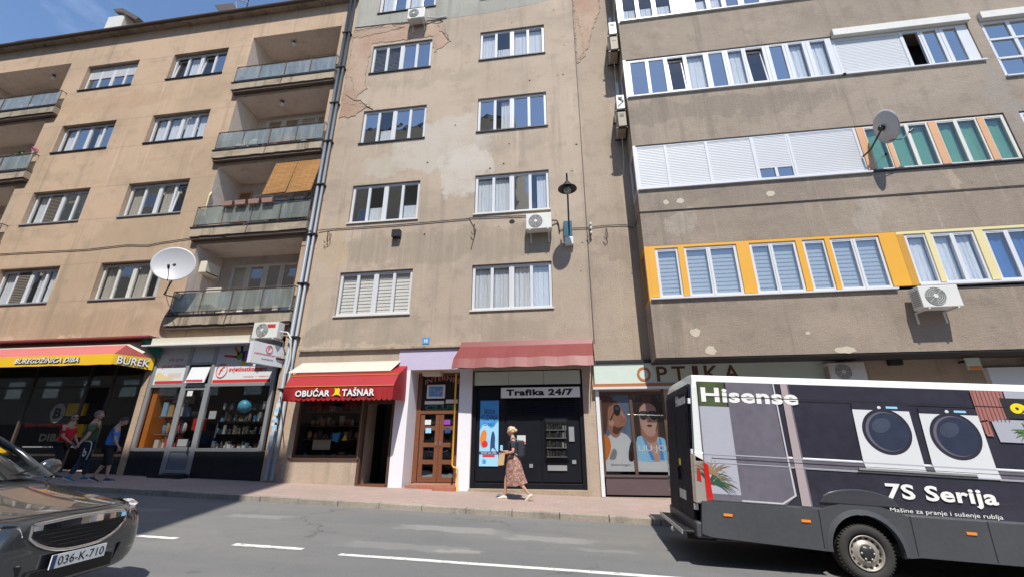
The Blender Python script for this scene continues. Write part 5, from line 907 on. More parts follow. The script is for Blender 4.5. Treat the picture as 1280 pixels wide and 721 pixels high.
MB().box(-1.75, -1.50, 13.09, 13.112, -.02, .22).build('notice', 'slatgrey', t); MB().box(-1.40, -1.30, 13.09, 13.112, -.65, -.55).build('lock_plate', 'steel', t); flat([(-1.75, 0), (-1.5, 0), (-1.5, .04), (-1.75, .04)], 13.088, 'txtr', t)
MB().box(-3.12, .22, 12.93, 13.2, -1.7, -1.21).build('sill_step', 'base', t)
t = thing('kiosk_hood', 'dull red metal hood over the kiosk with wavy lower edge', 'awning', (-1.5, 12.6, 2.5))
mb = MB(); n = 24; a0_, a1_ = -3.52, .58
prev = None
for i in range(n+1):
    u = i/n; xb_ = -3.47+4.04*u; xl = -3.56+4.10*u; dz = .012*math.sin(i*1.3); row = [(xb_, 12.985, 2.96), (xb_, 12.86, 2.97), (xb_-.01, 12.78, 2.80), (xl, 12.35, 2.36+dz), (xl, 12.2, 2.06+dz), (xl, 12.22, 2.05+dz)]
    if prev:
        for k in range(5): mb.q(prev[k], row[k], row[k+1], prev[k+1])
    prev = row
mb.build('sheet', 'redo', t); MB().prismx([(12.985, 2.95), (12.86, 2.96), (12.78, 2.79), (12.35, 2.35), (12.22, 2.08), (12.985, 2.3)], .575, .58).build('end_plate', 'redo', t)

# ------------------------------------------------------------------ optician
t = thing('optician_shop', 'optician shopfront with pale green sign and two sunglasses posters beside the van', 'shopfront', (1.5, 13, S(1.5)))
MB().box(.56, 7.08, 12.88, 13.0, 1.62, 2.19).build('sign_panel', 'signg', t); MB().box(.50, 7.1, 12.84, 13.0, 1.53, 1.61).build('copper_trim', 'txto', t); MB().box(.50, 7.1, 12.80, 13.0, 1.46, 1.525).build('ledge', 'white', t); MB().box(.50, 7.1, 12.84, 13.0, 2.20, 2.29).build('top_cap', 'metal', t)
for ch, a, b in (('O', 1.77, 2.16), ('P', 2.32, 2.62), ('T', 2.74, 3.12), ('I', 3.30, 3.46), ('K', 3.62, 4.02), ('A', 4.14, 4.56)):
    text(ch, a, b, 1.66, 2.08, 12.872, 'txto' if ch == 'O' else 'txtbr', t, 'letter', .015)
MB().box(.56, .66, 12.93, 13.05, -1.35, 1.46).build('side_frame', 'signw', t)
MB().box(.66, 2.5, 13.0, 13.04, -1.35, -.86).build('lower_panel', 'plum', t); MB().box(.66, 2.5, 12.97, 13.0, -.86, -.80).build('lower_rail', 'plum', t)
fr = MB(); fr.box(.66, .72, 12.98, 13.06, -.8, 1.40); fr.box(1.50, 1.58, 12.98, 13.06, -.8, 1.40); fr.box(2.40, 2.47, 12.98, 13.06, -.8, 1.46); fr.box(.72, 2.40, 12.985, 13.06, 1.32, 1.40); fr.build('window_frame', 'brownf', t)
for a, b in ((.73, 1.50), (1.59, 2.40)): MB().q((a, 13.0, -.78), (b, 13.0, -.78), (b, 13.0, 1.32), (a, 13.0, 1.32)).build('pane', 'glassd', t)
y = 13.03
p1 = MB().box(.73, 1.50, y, y+.02, -.72, 1.32).build('poster', mat('dusk_blue_print', (.14, .20, .30), .4, var=.3, vs=2, bump=0), t)
CLIP[p1] = (.73, 1.50, -.72, 1.32)
flat([(.73, -.72), (1.50, -.72), (1.50, -.42), (.73, -.42)], y-.002, 'signw', p1)
flat(blob([(.74, -.42), (.80, .1), (1.0, .28), (1.3, .26), (1.46, .05), (1.49, -.42)]), y-.003, 'signw', p1)
flat(blob([(.73, 1.1), (.95, 1.22), (1.2, 1.1), (1.28, .9), (1.40, .66), (1.36, .56), (1.33, .48), (1.22, .40), (1.18, .24), (1.05, .15), (.9, .26), (.84, .5), (.73, .6)], 4), y-.004, 'skinp', p1)
flat(blob([(.73, 1.28), (1.0, 1.26), (1.05, 1.1), (.9, .95), (.86, .6), (.80, .3), (.73, .35)]), y-.005, 'txtbr', p1); flat(blob([(.73, .2), (.86, .15), (.9, -.1), (.8, -.38), (.73, -.38)]), y-.0055, 'orangep', p1)
flat(blob([(1.06, 1.02), (1.2, 1.03), (1.24, .88), (1.17, .74), (1.06, .80)]), y-.006, 'black', p1); flat([(.92, .62), (1.06, .88), (1.08, .86), (.95, .60)], y-.0065, 'black', p1); flat(ell(.96, .55, .07, .09, 12), y-.0065, 'skinp2', p1)
flat(blob([(1.20, .98), (1.24, .90), (1.34, .72), (1.36, .68), (1.30, .72), (1.24, .80)]), y-.0046, 'skinp2', p1); flat(blob([(.98, .30), (1.10, .24), (1.18, .32), (1.28, .46), (1.14, .42), (1.02, .46)]), y-.0047, 'txtbr', p1); flat(blob([(.90, 1.2), (1.1, 1.16), (1.2, 1.08), (1.08, 1.08), (.95, 1.02)]), y-.0058, 'txtbr', p1); flat(blob([(1.09, .98), (1.18, .99), (1.20, .92), (1.12, .90)]), y-.0068, 'slate2', p1)
text('Salvatore Ferragamo', .86, 1.40, -.60, -.52, y-.004, 'txtk', p1, bold=0, shear=.4)
flat(blob([(1.36, -.42), (1.40, -.1), (1.49, .05), (1.49, -.42)]), y-.0058, 'black', p1); flat(blob([(.84, -.40), (.95, -.15), (1.05, -.2), (1.0, -.4)]), y-.006, 'steel', p1)
CLIP[p1] = (.73, 1.50, -.72, 1.32)
p2 = MB().box(1.59, 2.40, y, y+.02, -.72, 1.32).build('poster', mat('dark_foliage_print', (.035, .05, .04), .4, var=.5, vs=8, bump=0), t)
CLIP[p2] = (1.59, 2.40, -.72, 1.32)
flat([(1.59, -.72), (2.40, -.72), (2.40, -.42), (1.59, -.42)], y-.002, 'signw', p2)
flat(blob([(1.66, .4), (1.62, .9), (1.75, 1.24), (2.0, 1.3), (2.25, 1.22), (2.36, .9), (2.34, .4), (2.2, .1), (1.75, .1)]), y-.003, 'txtbr', p2); flat(blob([(1.59, -.42), (1.62, .12), (1.8, .2), (2.3, .15), (2.39, 0), (2.39, -.42)]), y-.004, 'lblue', p2)
flat(blob([(1.78, .18), (1.75, .6), (1.78, .95), (2.0, 1.08), (2.2, .95), (2.22, .6), (2.15, .34), (2.16, .12), (2.22, -.4), (1.98, -.42), (1.82, .0)]), y-.005, 'skinp2', p2)
flat(blob([(1.76, .84), (1.95, .85), (1.96, .70), (1.88, .62), (1.78, .66)]), y-.006, 'black', p2); flat(blob([(2.02, .85), (2.24, .84), (2.22, .66), (2.12, .62), (2.03, .70)]), y-.006, 'black', p2); flat([(1.94, .80), (2.04, .80), (2.04, .83), (1.94, .83)], y-.006, 'black', p2); flat(blob([(1.92, .47), (2.0, .50), (2.08, .47), (2.0, .43)]), y-.006, 'txtd', p2); flat([(1.98, .56), (2.04, .56), (2.01, .68)], y-.0058, 'skinp', p2)
flat(blob([(1.78, .16), (1.76, .5), (1.80, .38), (1.92, .20), (2.08, .20), (2.18, .36), (2.21, .5), (2.17, .12), (2.0, .02)]), y-.0056, 'skinp', p2); flat(blob([(1.61, .3), (1.60, .8), (1.66, 1.15), (1.80, 1.27), (1.86, 1.1), (1.75, .9), (1.73, .5), (1.72, .2)]), y-.0062, 'hairp', p2); flat(blob([(2.38, .3), (2.39, .8), (2.32, 1.15), (2.15, 1.27), (2.12, 1.1), (2.24, .9), (2.25, .5), (2.26, .2)]), y-.0062, 'hairp', p2)
flat(blob([(1.79, .82), (1.92, .83), (1.93, .76), (1.80, .75)]), y-.0066, 'slate2', p2); flat(blob([(2.06, .83), (2.20, .82), (2.19, .75), (2.07, .76)]), y-.0066, 'slate2', p2); flat([(1.96, -.42), (1.80, .12), (1.84, .14), (2.06, -.42)], y-.0057, 'blue', p2); flat([(2.2, -.42), (2.22, .14), (2.26, .12), (2.30, -.42)], y-.0057, 'blue', p2)
text('LIU·JO', 1.64, 2.38, -.24, -.04, y-.007, 'txtw', p2, bold=.01)
MB().box(2.6, 7, 13.2, 13.25, -1.4, 1.4).build('room_back', 'room', t)
t = thing('small_wall_sign', 'small coloured projecting sign under the grey bay above the van', 'sign', (10, 12.9, 1.9)); MB().hexa([(9.98, 12.6, 1.78), (10.3, 12.6, 1.78), (10.3, 12.64, 1.78), (9.98, 12.64, 1.78), (9.98, 12.6, 2.08), (10.3, 12.6, 2.08), (10.3, 12.64, 2.08), (9.98, 12.64, 2.08)]).build('board', 'signg', t); MB().box(10.0, 10.28, 12.59, 12.598, 1.78, 1.86).build('red_band', 'orangep', t); MB().box(10.1, 10.14, 12.64, 13, 2.0, 2.05).build('bracket', 'metal', t)
t = thing('shop_sign_strip', 'pale shop sign strip under the bay at the right edge', 'sign', (12, 12.95, 1.7)); MB().box(10.6, 16, 12.85, 13.0, 1.3, 1.86).build('panel', 'signw', t); MB().box(12.4, 13.0, 12.84, 12.85, 1.5, 1.75).build('blue_mark', 'blue', t)
tag(MB().box(8.4, 8.7, 12.85, 13, 1.98, 2.12).build('wall_vent', 'metal'), 'small dark vent under the bay above the van', 'vent')
tag(MB().ball((11.6, 12.85, 2.0), .09, 12, 8).build('security_camera', 'dirtywhite'), 'round security camera under the bay near the right edge', 'camera')

# ------------------------------------------------------------------ the other side of the street (behind the camera: casts the shade at lower left and fills the reflections)
def opposite(label, x0, x1, y0, ztop, col, floors, cols, seed):
    t = thing('opposite_building', label, 'building', ((x0+x1)/2, y0, -1.5)); z0 = -2.4
    MB().box(x0, x1, y0-12, y0, z0, ztop).build('wall', col, t)
    MB().box(x0-.2, x1+(.2 if x1 < -5 else 0), y0-12.2, y0+(.25 if ztop < 20 else 0), ztop, ztop+.2).build('roof', 'rust', t)
    fh = (ztop-2.5)/floors; me = None
    for i in range(cols):
        for j in range(floors):
            xc = x0+(x1-x0)*(i+.5)/cols; zc = 2.6+fh*(j+.45)
            if me is None:
                o = MB().box(-.85, .85, y0+.0, y0+.05, -.75, .75).build('window', 'white', None); o.parent = t; ORG[o] = ORG[t]; g = MB().box(-.76, .76, y0+.05, y0+.06, -.66, .66).build('pane', 'glassb', None); g.parent = o; me = (o, g); base = Vector((-t.location.x, -t.location.y, -t.location.z))
                o.location = base+Vector((xc, 0, zc))
            else: o = me[0].copy(); C.objects.link(o); o.location = base+Vector((xc, 0, zc)); g = me[1].copy(); C.objects.link(g); g.parent = o
    MB().box(x0+.4, x1-.4, y0, y0+.04, -1.2, 1.4).build('shop_window', 'graphite', t)
M['farA'] = mat('cream_render', (.42, .37, .28), .9, var=.2, vs=.5); M['farB'] = mat('rose_render', (.40, .28, .22), .9, var=.2, vs=.5)
opposite('tall cream apartment block across the street whose shadow falls over the bakery', -95, -4.2, -5.0, 27.9, 'farA', 7, 24, 1)
opposite('low rose coloured house across the street beside the tall block', -3.6, 8.5, -9, 10.4, 'farB', 3, 4, 2)
opposite('ochre two storey house across the street right of the rose one', 8.7, 22, -9, 9.0, 'farC', 2, 4, 3)
opposite('long cream house across the street at the far right', 22.2, 70, -9, 10.2, 'farA', 2, 8, 4)

# ------------------------------------------------------------------ people
def skin_obj(name, chains, m, parent, sub=2, root=None):
    """chains: list of lists of (x, y, z, rx[, ry]); points shared by coordinates join the chains"""
    vid = {}; vs = []; rs = []; es = []
    for ch in chains:
        prev = None
        for p in ch:
            k = tuple(round(q, 4) for q in p[:3])
            if k not in vid: vid[k] = len(vs); vs.append(p[:3]); rs.append((p[3], p[4] if len(p) > 4 else p[3]))
            i = vid[k]
            if prev is not None and prev != i and (prev, i) not in es and (i, prev) not in es: es.append((prev, i))
            prev = i
    me = bpy.data.meshes.new(name); me.from_pydata(vs, es, []); ob = bpy.data.objects.new(name, me); C.objects.link(ob)
    md = ob.modifiers.new('skin', 'SKIN'); md.use_smooth_shade = True; md.branch_smoothing = .3
    if not me.skin_vertices: me.attributes.new('skin', 'FLOAT', 'POINT') if False else None
    sv = me.skin_vertices[0].data if me.skin_vertices else None
    if sv is None:
        bpy.context.view_layer.objects.active = ob; bpy.ops.mesh.customdata_skin_add(); sv = me.skin_vertices[0].data
    for i, r_ in enumerate(rs): sv[i].radius = r_; sv[i].use_root = (i == 0)
    md2 = ob.modifiers.new('sub', 'SUBSURF'); md2.levels = sub; md2.render_levels = sub
    dg = bpy.context.evaluated_depsgraph_get(); ev = bpy.data.meshes.new_from_object(ob.evaluated_get(dg)); ob.modifiers.clear(); ob.data = ev; ev.name = name
    ev.materials.clear(); ev.materials.append(M[m] if isinstance(m, str) else m); ev.shade_smooth()
    ob.parent = parent; ORG[ob] = (0, 0, 0); return ob
def lerp(a, b, t): return tuple(a[i]+(b[i]-a[i])*t for i in range(3))
def hand(wr, d, side, chains, curl=.3):
    """palm, four fingers of different lengths and a thumb; wr = wrist point tuple, d = direction of the forearm"""
    d = Vector(d).normalized(); u = Vector((0, 0, 1)).cross(d)
    u = Vector((0, 1, 0)) if u.length < .1 else u.normalized(); n = d.cross(u); w_ = Vector(wr[:3]); fwd = Vector((1, 0, 0)); s_ = 1
    fwd = (fwd-d*fwd.dot(d)); fwd = fwd.normalized() if fwd.length > .2 else n; inn = d.cross(fwd).normalized()*(1 if side > 0 else -1)
    palm = w_+d*.05; end = w_+d*.09; chains.append([tuple(w_)+(.022,), tuple(palm)+(.034, .016), tuple(end)+(.034, .014)])
    for k, ln in enumerate((.070, .080, .074, .058)):
        b = end+fwd*(.027-.018*k); m1 = b+d*ln*.5+inn*.01*curl; m2 = b+d*ln*(1-.2*curl)+inn*ln*.6*curl
        chains.append([tuple(end)+(.034, .014), tuple(b+d*.012)+(.0095,), tuple(m1)+(.009,), tuple(m2)+(.0075,)])
    tb = palm+fwd*.03; chains.append([tuple(palm)+(.034, .016), tuple(tb)+(.012,), tuple(tb+d*.03+fwd*.018+inn*.01)+(.010,), tuple(tb+d*.055+fwd*.016+inn*.015)+(.008,)])
def head_mesh(parent, c, yaw=0, pitch=0, size=1.0, skin='skin', hair='hair_dark', style='short', face=True):
    """head with brow, nose, lips, chin and ears modelled on one surface; returns the mesh"""
    n, m = 28, 22; mb = MB()
    for j in range(m+1):
        ph = math.pi*j/m; zz = -math.cos(ph); rr = math.sin(ph)
        for i in range(n):
            a = 2*math.pi*i/n; x = rr*math.cos(a); y = rr*math.sin(a); z = zz
            X = x*.098; Y = y*.076; Z = z*.118
            if z < 0: X *= 1-.10*(-z); Y *= 1-.32*(-z)**1.2
            if z < -.2 and x < 0: X *= 1-.35*(-z)
            if x > .3:
                fx = (x-.3)/.7
                nose = math.exp(-((y)/.16)**2)*math.exp(-((z+.12)/.20)**2)*(1 if z > -.3 else .6); X += .026*nose*fx
                eye = math.exp(-((abs(y)-.38)/.17)**2)*math.exp(-((z-.10)/.13)**2); X -= .010*eye
                lip = math.exp(-(y/.3)**2)*math.exp(-((z+.52)/.07)**2); X += .008*lip
                chin = math.exp(-(y/.35)**2)*math.exp(-((z+.86)/.16)**2); X += .016*chin; brow = math.exp(-((z-.27)/.08)**2)*math.exp(-(y/.7)**2); X += .005*brow
            ear = math.exp(-((x+.12)/.13)**2)*math.exp(-((z+.02)/.22)**2)*max(0, abs(y)-.8)*5; Y += math.copysign(.020*ear, y)
            mb.v.append((X, Y, Z))
    for j in range(m):
        for i in range(n): a = j*n+i; b = j*n+(i+1) % n; mb.f.append((a, b, b+n, a+n))
    Mx = Matrix.Translation(Vector(c)) @ Matrix.Rotation(yaw, 4, 'Z') @ Matrix.Rotation(pitch, 4, 'Y') @ Matrix.Scale(size, 4)
    def X4(q): q.xf(Mx); return q
    h = X4(mb).build('head', skin, parent, smooth=True)
    # hair shell
    hb = MB(); k = 1.10
    for j in range(m+1):
        ph = math.pi*j/m; zz = -math.cos(ph); rr = math.sin(ph)
        for i in range(n):
            a = 2*math.pi*i/n; x = rr*math.cos(a); y = rr*math.sin(a); wv = 1+.02*math.sin(13*a+5*j)
            hb.v.append((x*.098*k*wv-.004, y*.076*k*wv*1.03, zz*.118*k*wv))
    for j in range(m):
        for i in range(n):
            ph = math.pi*(j+.5)/m; z = -math.cos(ph); x = math.sin(ph)*math.cos(2*math.pi*(i+.5)/n); lim = {'short': -.15, 'bun': -.25, 'shaved': .0}[style]
            if (z > .45+.35*max(0, x-.2) if x > .15 else z > lim+(.35 if x > -.15 and z < .2 else 0)): a = j*n+i; b = j*n+(i+1) % n; hb.f.append((a, b, b+n, a+n))
    X4(hb).build('hair', hair, parent, smooth=True)
    if style == 'bun': X4(MB().ball((-.12, 0, .0), (.055, .05, .05), 12, 8).ball((-.085, 0, .03), (.05, .055, .06), 10, 8)).build('hair_bun', hair, parent, smooth=True)
    if face:
        for s_ in (1, -1): X4(MB().ball((.083, s_*.030, .014), (.008, .012, .007), 8, 6)).build('eye', 'txtw', parent, smooth=True); X4(MB().ball((.090, s_*.030, .014), (.003, .005, .005), 8, 6)).build('iris', 'txtk', parent); X4(MB().box(.084, .092, s_*.030-.014, s_*.030+.014, .030, .035)).build('eyebrow', hair, parent)
        X4(MB().ball((.094, 0, -.060), (.006, .021, .006), 10, 6)).build('mouth', 'lips', parent, smooth=True)
    return X4
M['hair_dark'] = mat('dark_hair', (.025, .018, .014), .6, bump=.5, bs=200); M['hair_blond'] = mat('blond_hair', (.55, .40, .20), .55, var=.25, vs=20, bump=.5, bs=200); M['lips'] = mat('lips', (.35, .10, .09), .5, bump=0); M['hair_shaved'] = mat('shaved_hair', (.22, .14, .11), .7, bump=0)
M['navytee'] = mat('navy_cotton', (.025, .028, .045), .85); M['redtee'] = mat('red_cotton', (.62, .015, .02), .85); M['greentee'] = mat('olive_cotton', (.09, .115, .055), .85); M['bluetee'] = mat('blue_cotton', (.07, .25, .75), .85); M['jeans'] = mat('dark_denim', (.03, .045, .08), .85); M['blackcloth'] = mat('black_cloth', (.02, .02, .022), .85); M['shoe'] = mat('dark_shoe', (.03, .04, .05), .5); M['shoebl'] = mat('teal_trainer', (.03, .20, .28), .5); M['sole'] = mat('white_sole', (.6, .6, .58), .6, bump=0)
def skirtmat():
    t = NT('patterned_brown_skirt'); n = t.noise(26, 4, .7); n2 = t.noise(9, 3); c = t.mix(t.rng(n, .48, .58), (.24, .11, .085), (.50, .34, .27)); c = t.mix(t.math('MULTIPLY', t.rng(n2, .5, .7), .5), c, (.14, .06, .05)); return t.done(c, .7, t.bump(n2, .3, .02))
M['skirt'] = skirtmat()
M['kraft'] = mat('kraft_paper', (.50, .33, .18), .8)

def foot(parent, ank, yaw, pitch, m, solem='sole', open_=False):
    mb = MB(); prof = [(-.09, .028, .05), (-.06, .036, .075), (0, .040, .085), (.06, .044, .06), (.12, .046, .045), (.17, .034, .03)]; n = 10
    for (x, w_, h_) in prof:
        for k in range(n): a = 2*math.pi*k/n; mb.v.append((x, w_*math.cos(a), max(-.0, h_*.5+h_*.5*math.sin(a))))
    for j in range(len(prof)-1):
        for k in range(n): a = j*n+k; b = j*n+(k+1) % n; mb.f.append((a, b, b+n, a+n))
    mb.f.append(tuple(range(n))[::-1]); mb.f.append(tuple((len(prof)-1)*n+k for k in range(n)))
    Mx = Matrix.Translation(Vector(ank)-Matrix.Rotation(yaw, 3, 'Z') @ Matrix.Rotation(pitch, 3, 'Y') @ Vector((-.03, 0, .075))) @ (Matrix.Rotation(yaw, 4, 'Z') @ Matrix.Rotation(pitch, 4, 'Y'))
    sh = mb.xf(Mx).build('shoe', m, parent, smooth=True)
    s2 = MB().prism([(-.10, -.022), (.17, -.018), (.18, .0), (.10, .006), (-.10, .008)], -.042, .042); s2.xf(Mx).build('sole', solem, sh, bevel=.006)
# --- woman walking left
wx, wy = -1.66, 11.75; gz = S(wx, wy)
W = thing('person', 'blonde woman in a dark top and brown patterned midi skirt walking past the kiosk', 'person', (wx, wy, gz), R(180), local=True)
hipz = .93; ch = []
pel = (0, 0, .93, .13, .10); 
ch.append([pel, (.0, 0, 1.06, .12, .10), (.01, 0, 1.22, .14, .11), (.015, 0, 1.36, .14, .075), (.02, 0, 1.44, .06), (.03, 0, 1.50, .045), (.04, 0, 1.56, .045)])
for s_ in (1, -1):
    fr_ = s_ > 0   # near leg (viewer's side) trails
    if fr_: knee, ank = (-.10, .085, .48), (-.40, .08, .135)
    else: knee, ank = (.20, -.08, .50), (.235, -.08, .085)
    ch.append([pel, (0, s_*.085, .86, .085), lerp((0, s_*.085, .86), knee, .5)+(.075,), knee+(.052,), lerp(knee, ank, .35)+(.050,), lerp(knee, ank, .8)+(.032,), ank+(.030,)])
    sh = (.0, s_*.165, 1.38); el = (-.02, s_*.235, 1.12) if fr_ else (.04, s_*.22, 1.12); wr = (.22, s_*.14, 1.08) if fr_ else (.24, s_*.10, 1.13)
    ch.append([(.015, 0, 1.36, .14, .075), sh+(.055,), lerp(sh, el, .5)+(.048,), el+(.041,), lerp(el, wr, .4)+(.038,), wr+(.024,)])
    hand(wr+(0,), Vector(wr)-Vector(el), s_, ch, curl=.9)
skin_obj('body', ch, 'skin', W)
X4 = head_mesh(W, (.07, 0, 1.625), 0, R(8), .98, hair='hair_blond', style='bun')
hb = MB(); hb.lathe([(.112, -.018), (.117, 0), (.112, .02)], (0, 0, 0), 24, Matrix.Rotation(R(28), 3, 'Y') @ Matrix.Diagonal((1, .82, 1))); [None]
hb.v = [(v[0]-.01, v[1], v[2]+.035) for v in hb.v]; X4(hb).build('headband', 'dirtywhite', W, smooth=True)
ch = [[(0, 0, .98, .165, .135), (.0, 0, 1.08, .15, .125), (.01, 0, 1.22, .168, .13), (.015, 0, 1.36, .17, .105), (.02, 0, 1.43, .085, .07)]]
for s_ in (1, -1): ch.append([(.015, 0, 1.36, .17, .105), (.0, s_*.17, 1.385, .078), (-.01, s_*.20, 1.26, .062), (-.015, s_*.212, 1.19, .058)])
skin_obj('shirt', ch, 'navytee', W)
mb = MB(); n = 36; rows = []
for k in range(13):
    t_ = k/12; z = 1.06-.74*t_; rx = .125+.06*math.sin(min(1, t_*3)*1.57)+.085*max(0, t_-.25)/.75; ry = .115+.055*math.sin(min(1, t_*3)*1.57)+.0*t_; cx = .0-.075*t_*t_
    row = []
    for i in range(n):
        a = 2*math.pi*i/n; f = 1+.05*t_*math.sin(7*a+4*t_)+.025*t_*math.sin(13*a); row.append((cx+rx*f*math.cos(a), ry*f*math.sin(a), z+(.07*t_*max(0, -math.cos(a)))))
    rows.append(row)
for j in range(12):
    for i in range(n): mb.q(rows[j][i], rows[j][(i+1) % n], rows[j+1][(i+1) % n], rows[j+1][i])
me_ = mb.build('skirt', 'skirt', W, smooth=True)
foot(W, (.235, -.08, .085), 0, 0, 'dirtywhite', 'kraft'); foot(W, (-.40, .08, .135), 0, R(38), 'dirtywhite', 'kraft')
t = thing('backpack', 'dark grey backpack worn by the blonde woman in the patterned skirt', 'backpack', (wx+.2, wy, gz+1.0)); mb = MB(); mb.box(wx+.11, wx+.27, wy-.15, wy+.15, gz+.98, gz+1.40); mb.build('bag', 'navytee', t, bevel=.05); MB().box(wx+.25, wx+.30, wy-.11, wy+.11, gz+1.03, gz+1.25).build('pocket', 'metal', t, bevel=.02)
for s_ in (-.11, .11): MB().tube([(wx+.12, wy+s_, gz+1.40), (wx-.0, wy+s_*1.1, gz+1.46), (wx-.13, wy+s_, gz+1.36), (wx-.10, wy+s_, gz+1.12), (wx+.12, wy+s_*1.2, gz+1.05)], .016, 6).build('strap', 'metal', t)
o = MB(); px_, pz_ = wx-.30, gz+.80; o.hexa([(px_-.09, wy-.20, pz_), (px_+.07, wy-.20, pz_+.01), (px_+.07, wy-.10, pz_+.01), (px_-.09, wy-.10, pz_), (px_-.05, wy-.18, pz_+.27), (px_+.10, wy-.18, pz_+.27), (px_+.10, wy-.12, pz_+.27), (px_-.05, wy-.12, pz_+.27)])
tag(o.build('paper_bag', 'kraft'), 'brown paper bag carried by the blonde woman', 'bag')
tag(MB().box(wx-.37, wx-.30, wy+.08, wy+.10, gz+1.15, gz+1.28).build('phone', 'lblue', bevel=.005), 'phone held up by the blonde woman', 'phone')

def man(label, x, y, yaw, tee, trousers, hair, style, h=1.0, lean=.0, headp=0, heady=0, phase=1, arms=((.10, .02), (-.12, .05)), shoe='shoe', shorts=False, glasses=False, headfwd=0):
    gz = S(x, y); P = thing('person', label, 'person', (x, y, gz), yaw, local=True); P.scale = (h, h, h)
    pel = (0, 0, .96, .15, .12); up = lambda z: lean*(z-.96)
    spine = [pel, (up(1.1), 0, 1.10, .15, .11), (up(1.27), 0, 1.27, .165, .115), (up(1.42), 0, 1.42, .17, .09), (up(1.5)+.01, 0, 1.50, .07), (up(1.56)+.02, 0, 1.56, .058), (up(1.62)+.03+headfwd, 0, 1.62-headfwd*.5, .058)]
    ch = [spine]; leg = []; sleeves = []
    for s_ in (1, -1):
        f = phase*s_
        if f > 0: knee, ank, fp = (.09, s_*.11, .52), (.12, s_*.11, .09), 0
        else: knee, ank, fp = (-.01, s_*.11, .50), (-.18, s_*.11, .13), 24
        ch.append([pel, (0, s_*.10, .90, .10), lerp((0, s_*.10, .90), knee, .5)+(.09,), knee+(.062,), lerp(knee, ank, .35)+(.056,), lerp(knee, ank, .85)+(.036,), ank+(.034,)])
        leg.append([(0, 0, .98, .165, .135), (0, s_*.10, .90, .115), lerp((0, s_*.10, .90), knee, .5)+(.10,), knee+(.078,), (lerp(knee, ank, .25)+(.082,)) if shorts else (lerp(knee, ank, .9)+(.062,))])
        foot(P, ank, 0, R(fp), shoe)
        ax, ay = arms[0 if s_ > 0 else 1]; sh = (up(1.42), s_*.20, 1.43); el = (up(1.42)+ax*.4, s_*(.27+ay*.5), 1.15); wr = (up(1.42)+ax*1.5, s_*(.24+ay), .90+abs(ax)*.6)
        ch.append([(up(1.42), 0, 1.42, .17, .09), sh+(.062,), lerp(sh, el, .5)+(.052,), el+(.044,), lerp(el, wr, .4)+(.042,), wr+(.027,)]); hand(wr+(0,), Vector(wr)-Vector(el), s_, ch)
        sleeves.append([(up(1.42), 0, 1.42, .21, .12), (sh[0], sh[1]*1.06, sh[2]+.005, .095), lerp(sh, el, .45)+(.078,), lerp(sh, el, .75)+(.072,)])
    skin_obj('body', ch, 'skin', P)
    skin_obj('shirt', [[(0, 0, .92, .19, .155), (up(1.1), 0, 1.10, .195, .155), (up(1.27), 0, 1.27, .215, .155), (up(1.42), 0, 1.42, .21, .12), (up(1.49), 0, 1.49, .10, .085)]]+sleeves, tee, P)
    skin_obj('trousers', leg, trousers, P)
    X4 = head_mesh(P, (up(1.68)+.05+headfwd, 0, 1.70-headfwd*.8), heady, headp, 1.05, hair=hair, style=style)
    if glasses: X4(MB().box(.092, .105, -.062, -.008, .0, .03).box(.092, .105, .008, .062, .0, .03).box(.0, .1, .074, .078, .016, .022).box(.0, .1, -.078, -.074, .016, .022)).build('sunglasses', 'txtk', P)
    return P
man('man in a red t-shirt and black trousers, left of the three walking men', -15.40, 11.7, R(20), 'redtee', 'blackcloth', 'hair_dark', 'short', 1.0, .05, heady=R(-45), glasses=True, phase=-1, arms=((.12, .02), (.16, -.06)))
man('man in an olive t-shirt with a shaved head, middle of the three walking men', -14.15, 11.4, R(50), 'greentee', 'jeans', 'hair_shaved', 'shaved', 1.05, .0, phase=1, arms=((.02, .10), (-.10, .12)), shoe='shoebl')
man('man in a bright blue t-shirt with his head bent, right of the three walking men', -13.42, 11.45, R(48), 'bluetee', 'blackcloth', 'hair_dark', 'short', .98, .05, headp=R(35), headfwd=.05, phase=-1, shorts=True, arms=((.06, .03), (.10, .06)))
t = thing('drawstring_bag', 'black drawstring bag with a white emblem hanging between the olive and blue shirted men', 'bag', (-13.85, 11.2, -.3)); MB().hexa([(-13.98, 11.15, -.45), (-13.70, 11.15, -.42), (-13.70, 11.24, -.42), (-13.98, 11.24, -.45), (-13.94, 11.15, -.02), (-13.70, 11.15, -.02), (-13.70, 11.24, -.02), (-13.94, 11.24, -.02)]).build('sack', 'blackcloth', t, bevel=.02); text('b', -13.90, -13.78, -.36, -.14, 11.142, 'txtw', t, 'emblem'); MB().tube([(-13.72, 11.14, -.44), (-13.66, 11.13, -.2), (-13.70, 11.14, -.0), (-13.80, 11.14, .05)], .012, 5).build('cord', 'white', t)

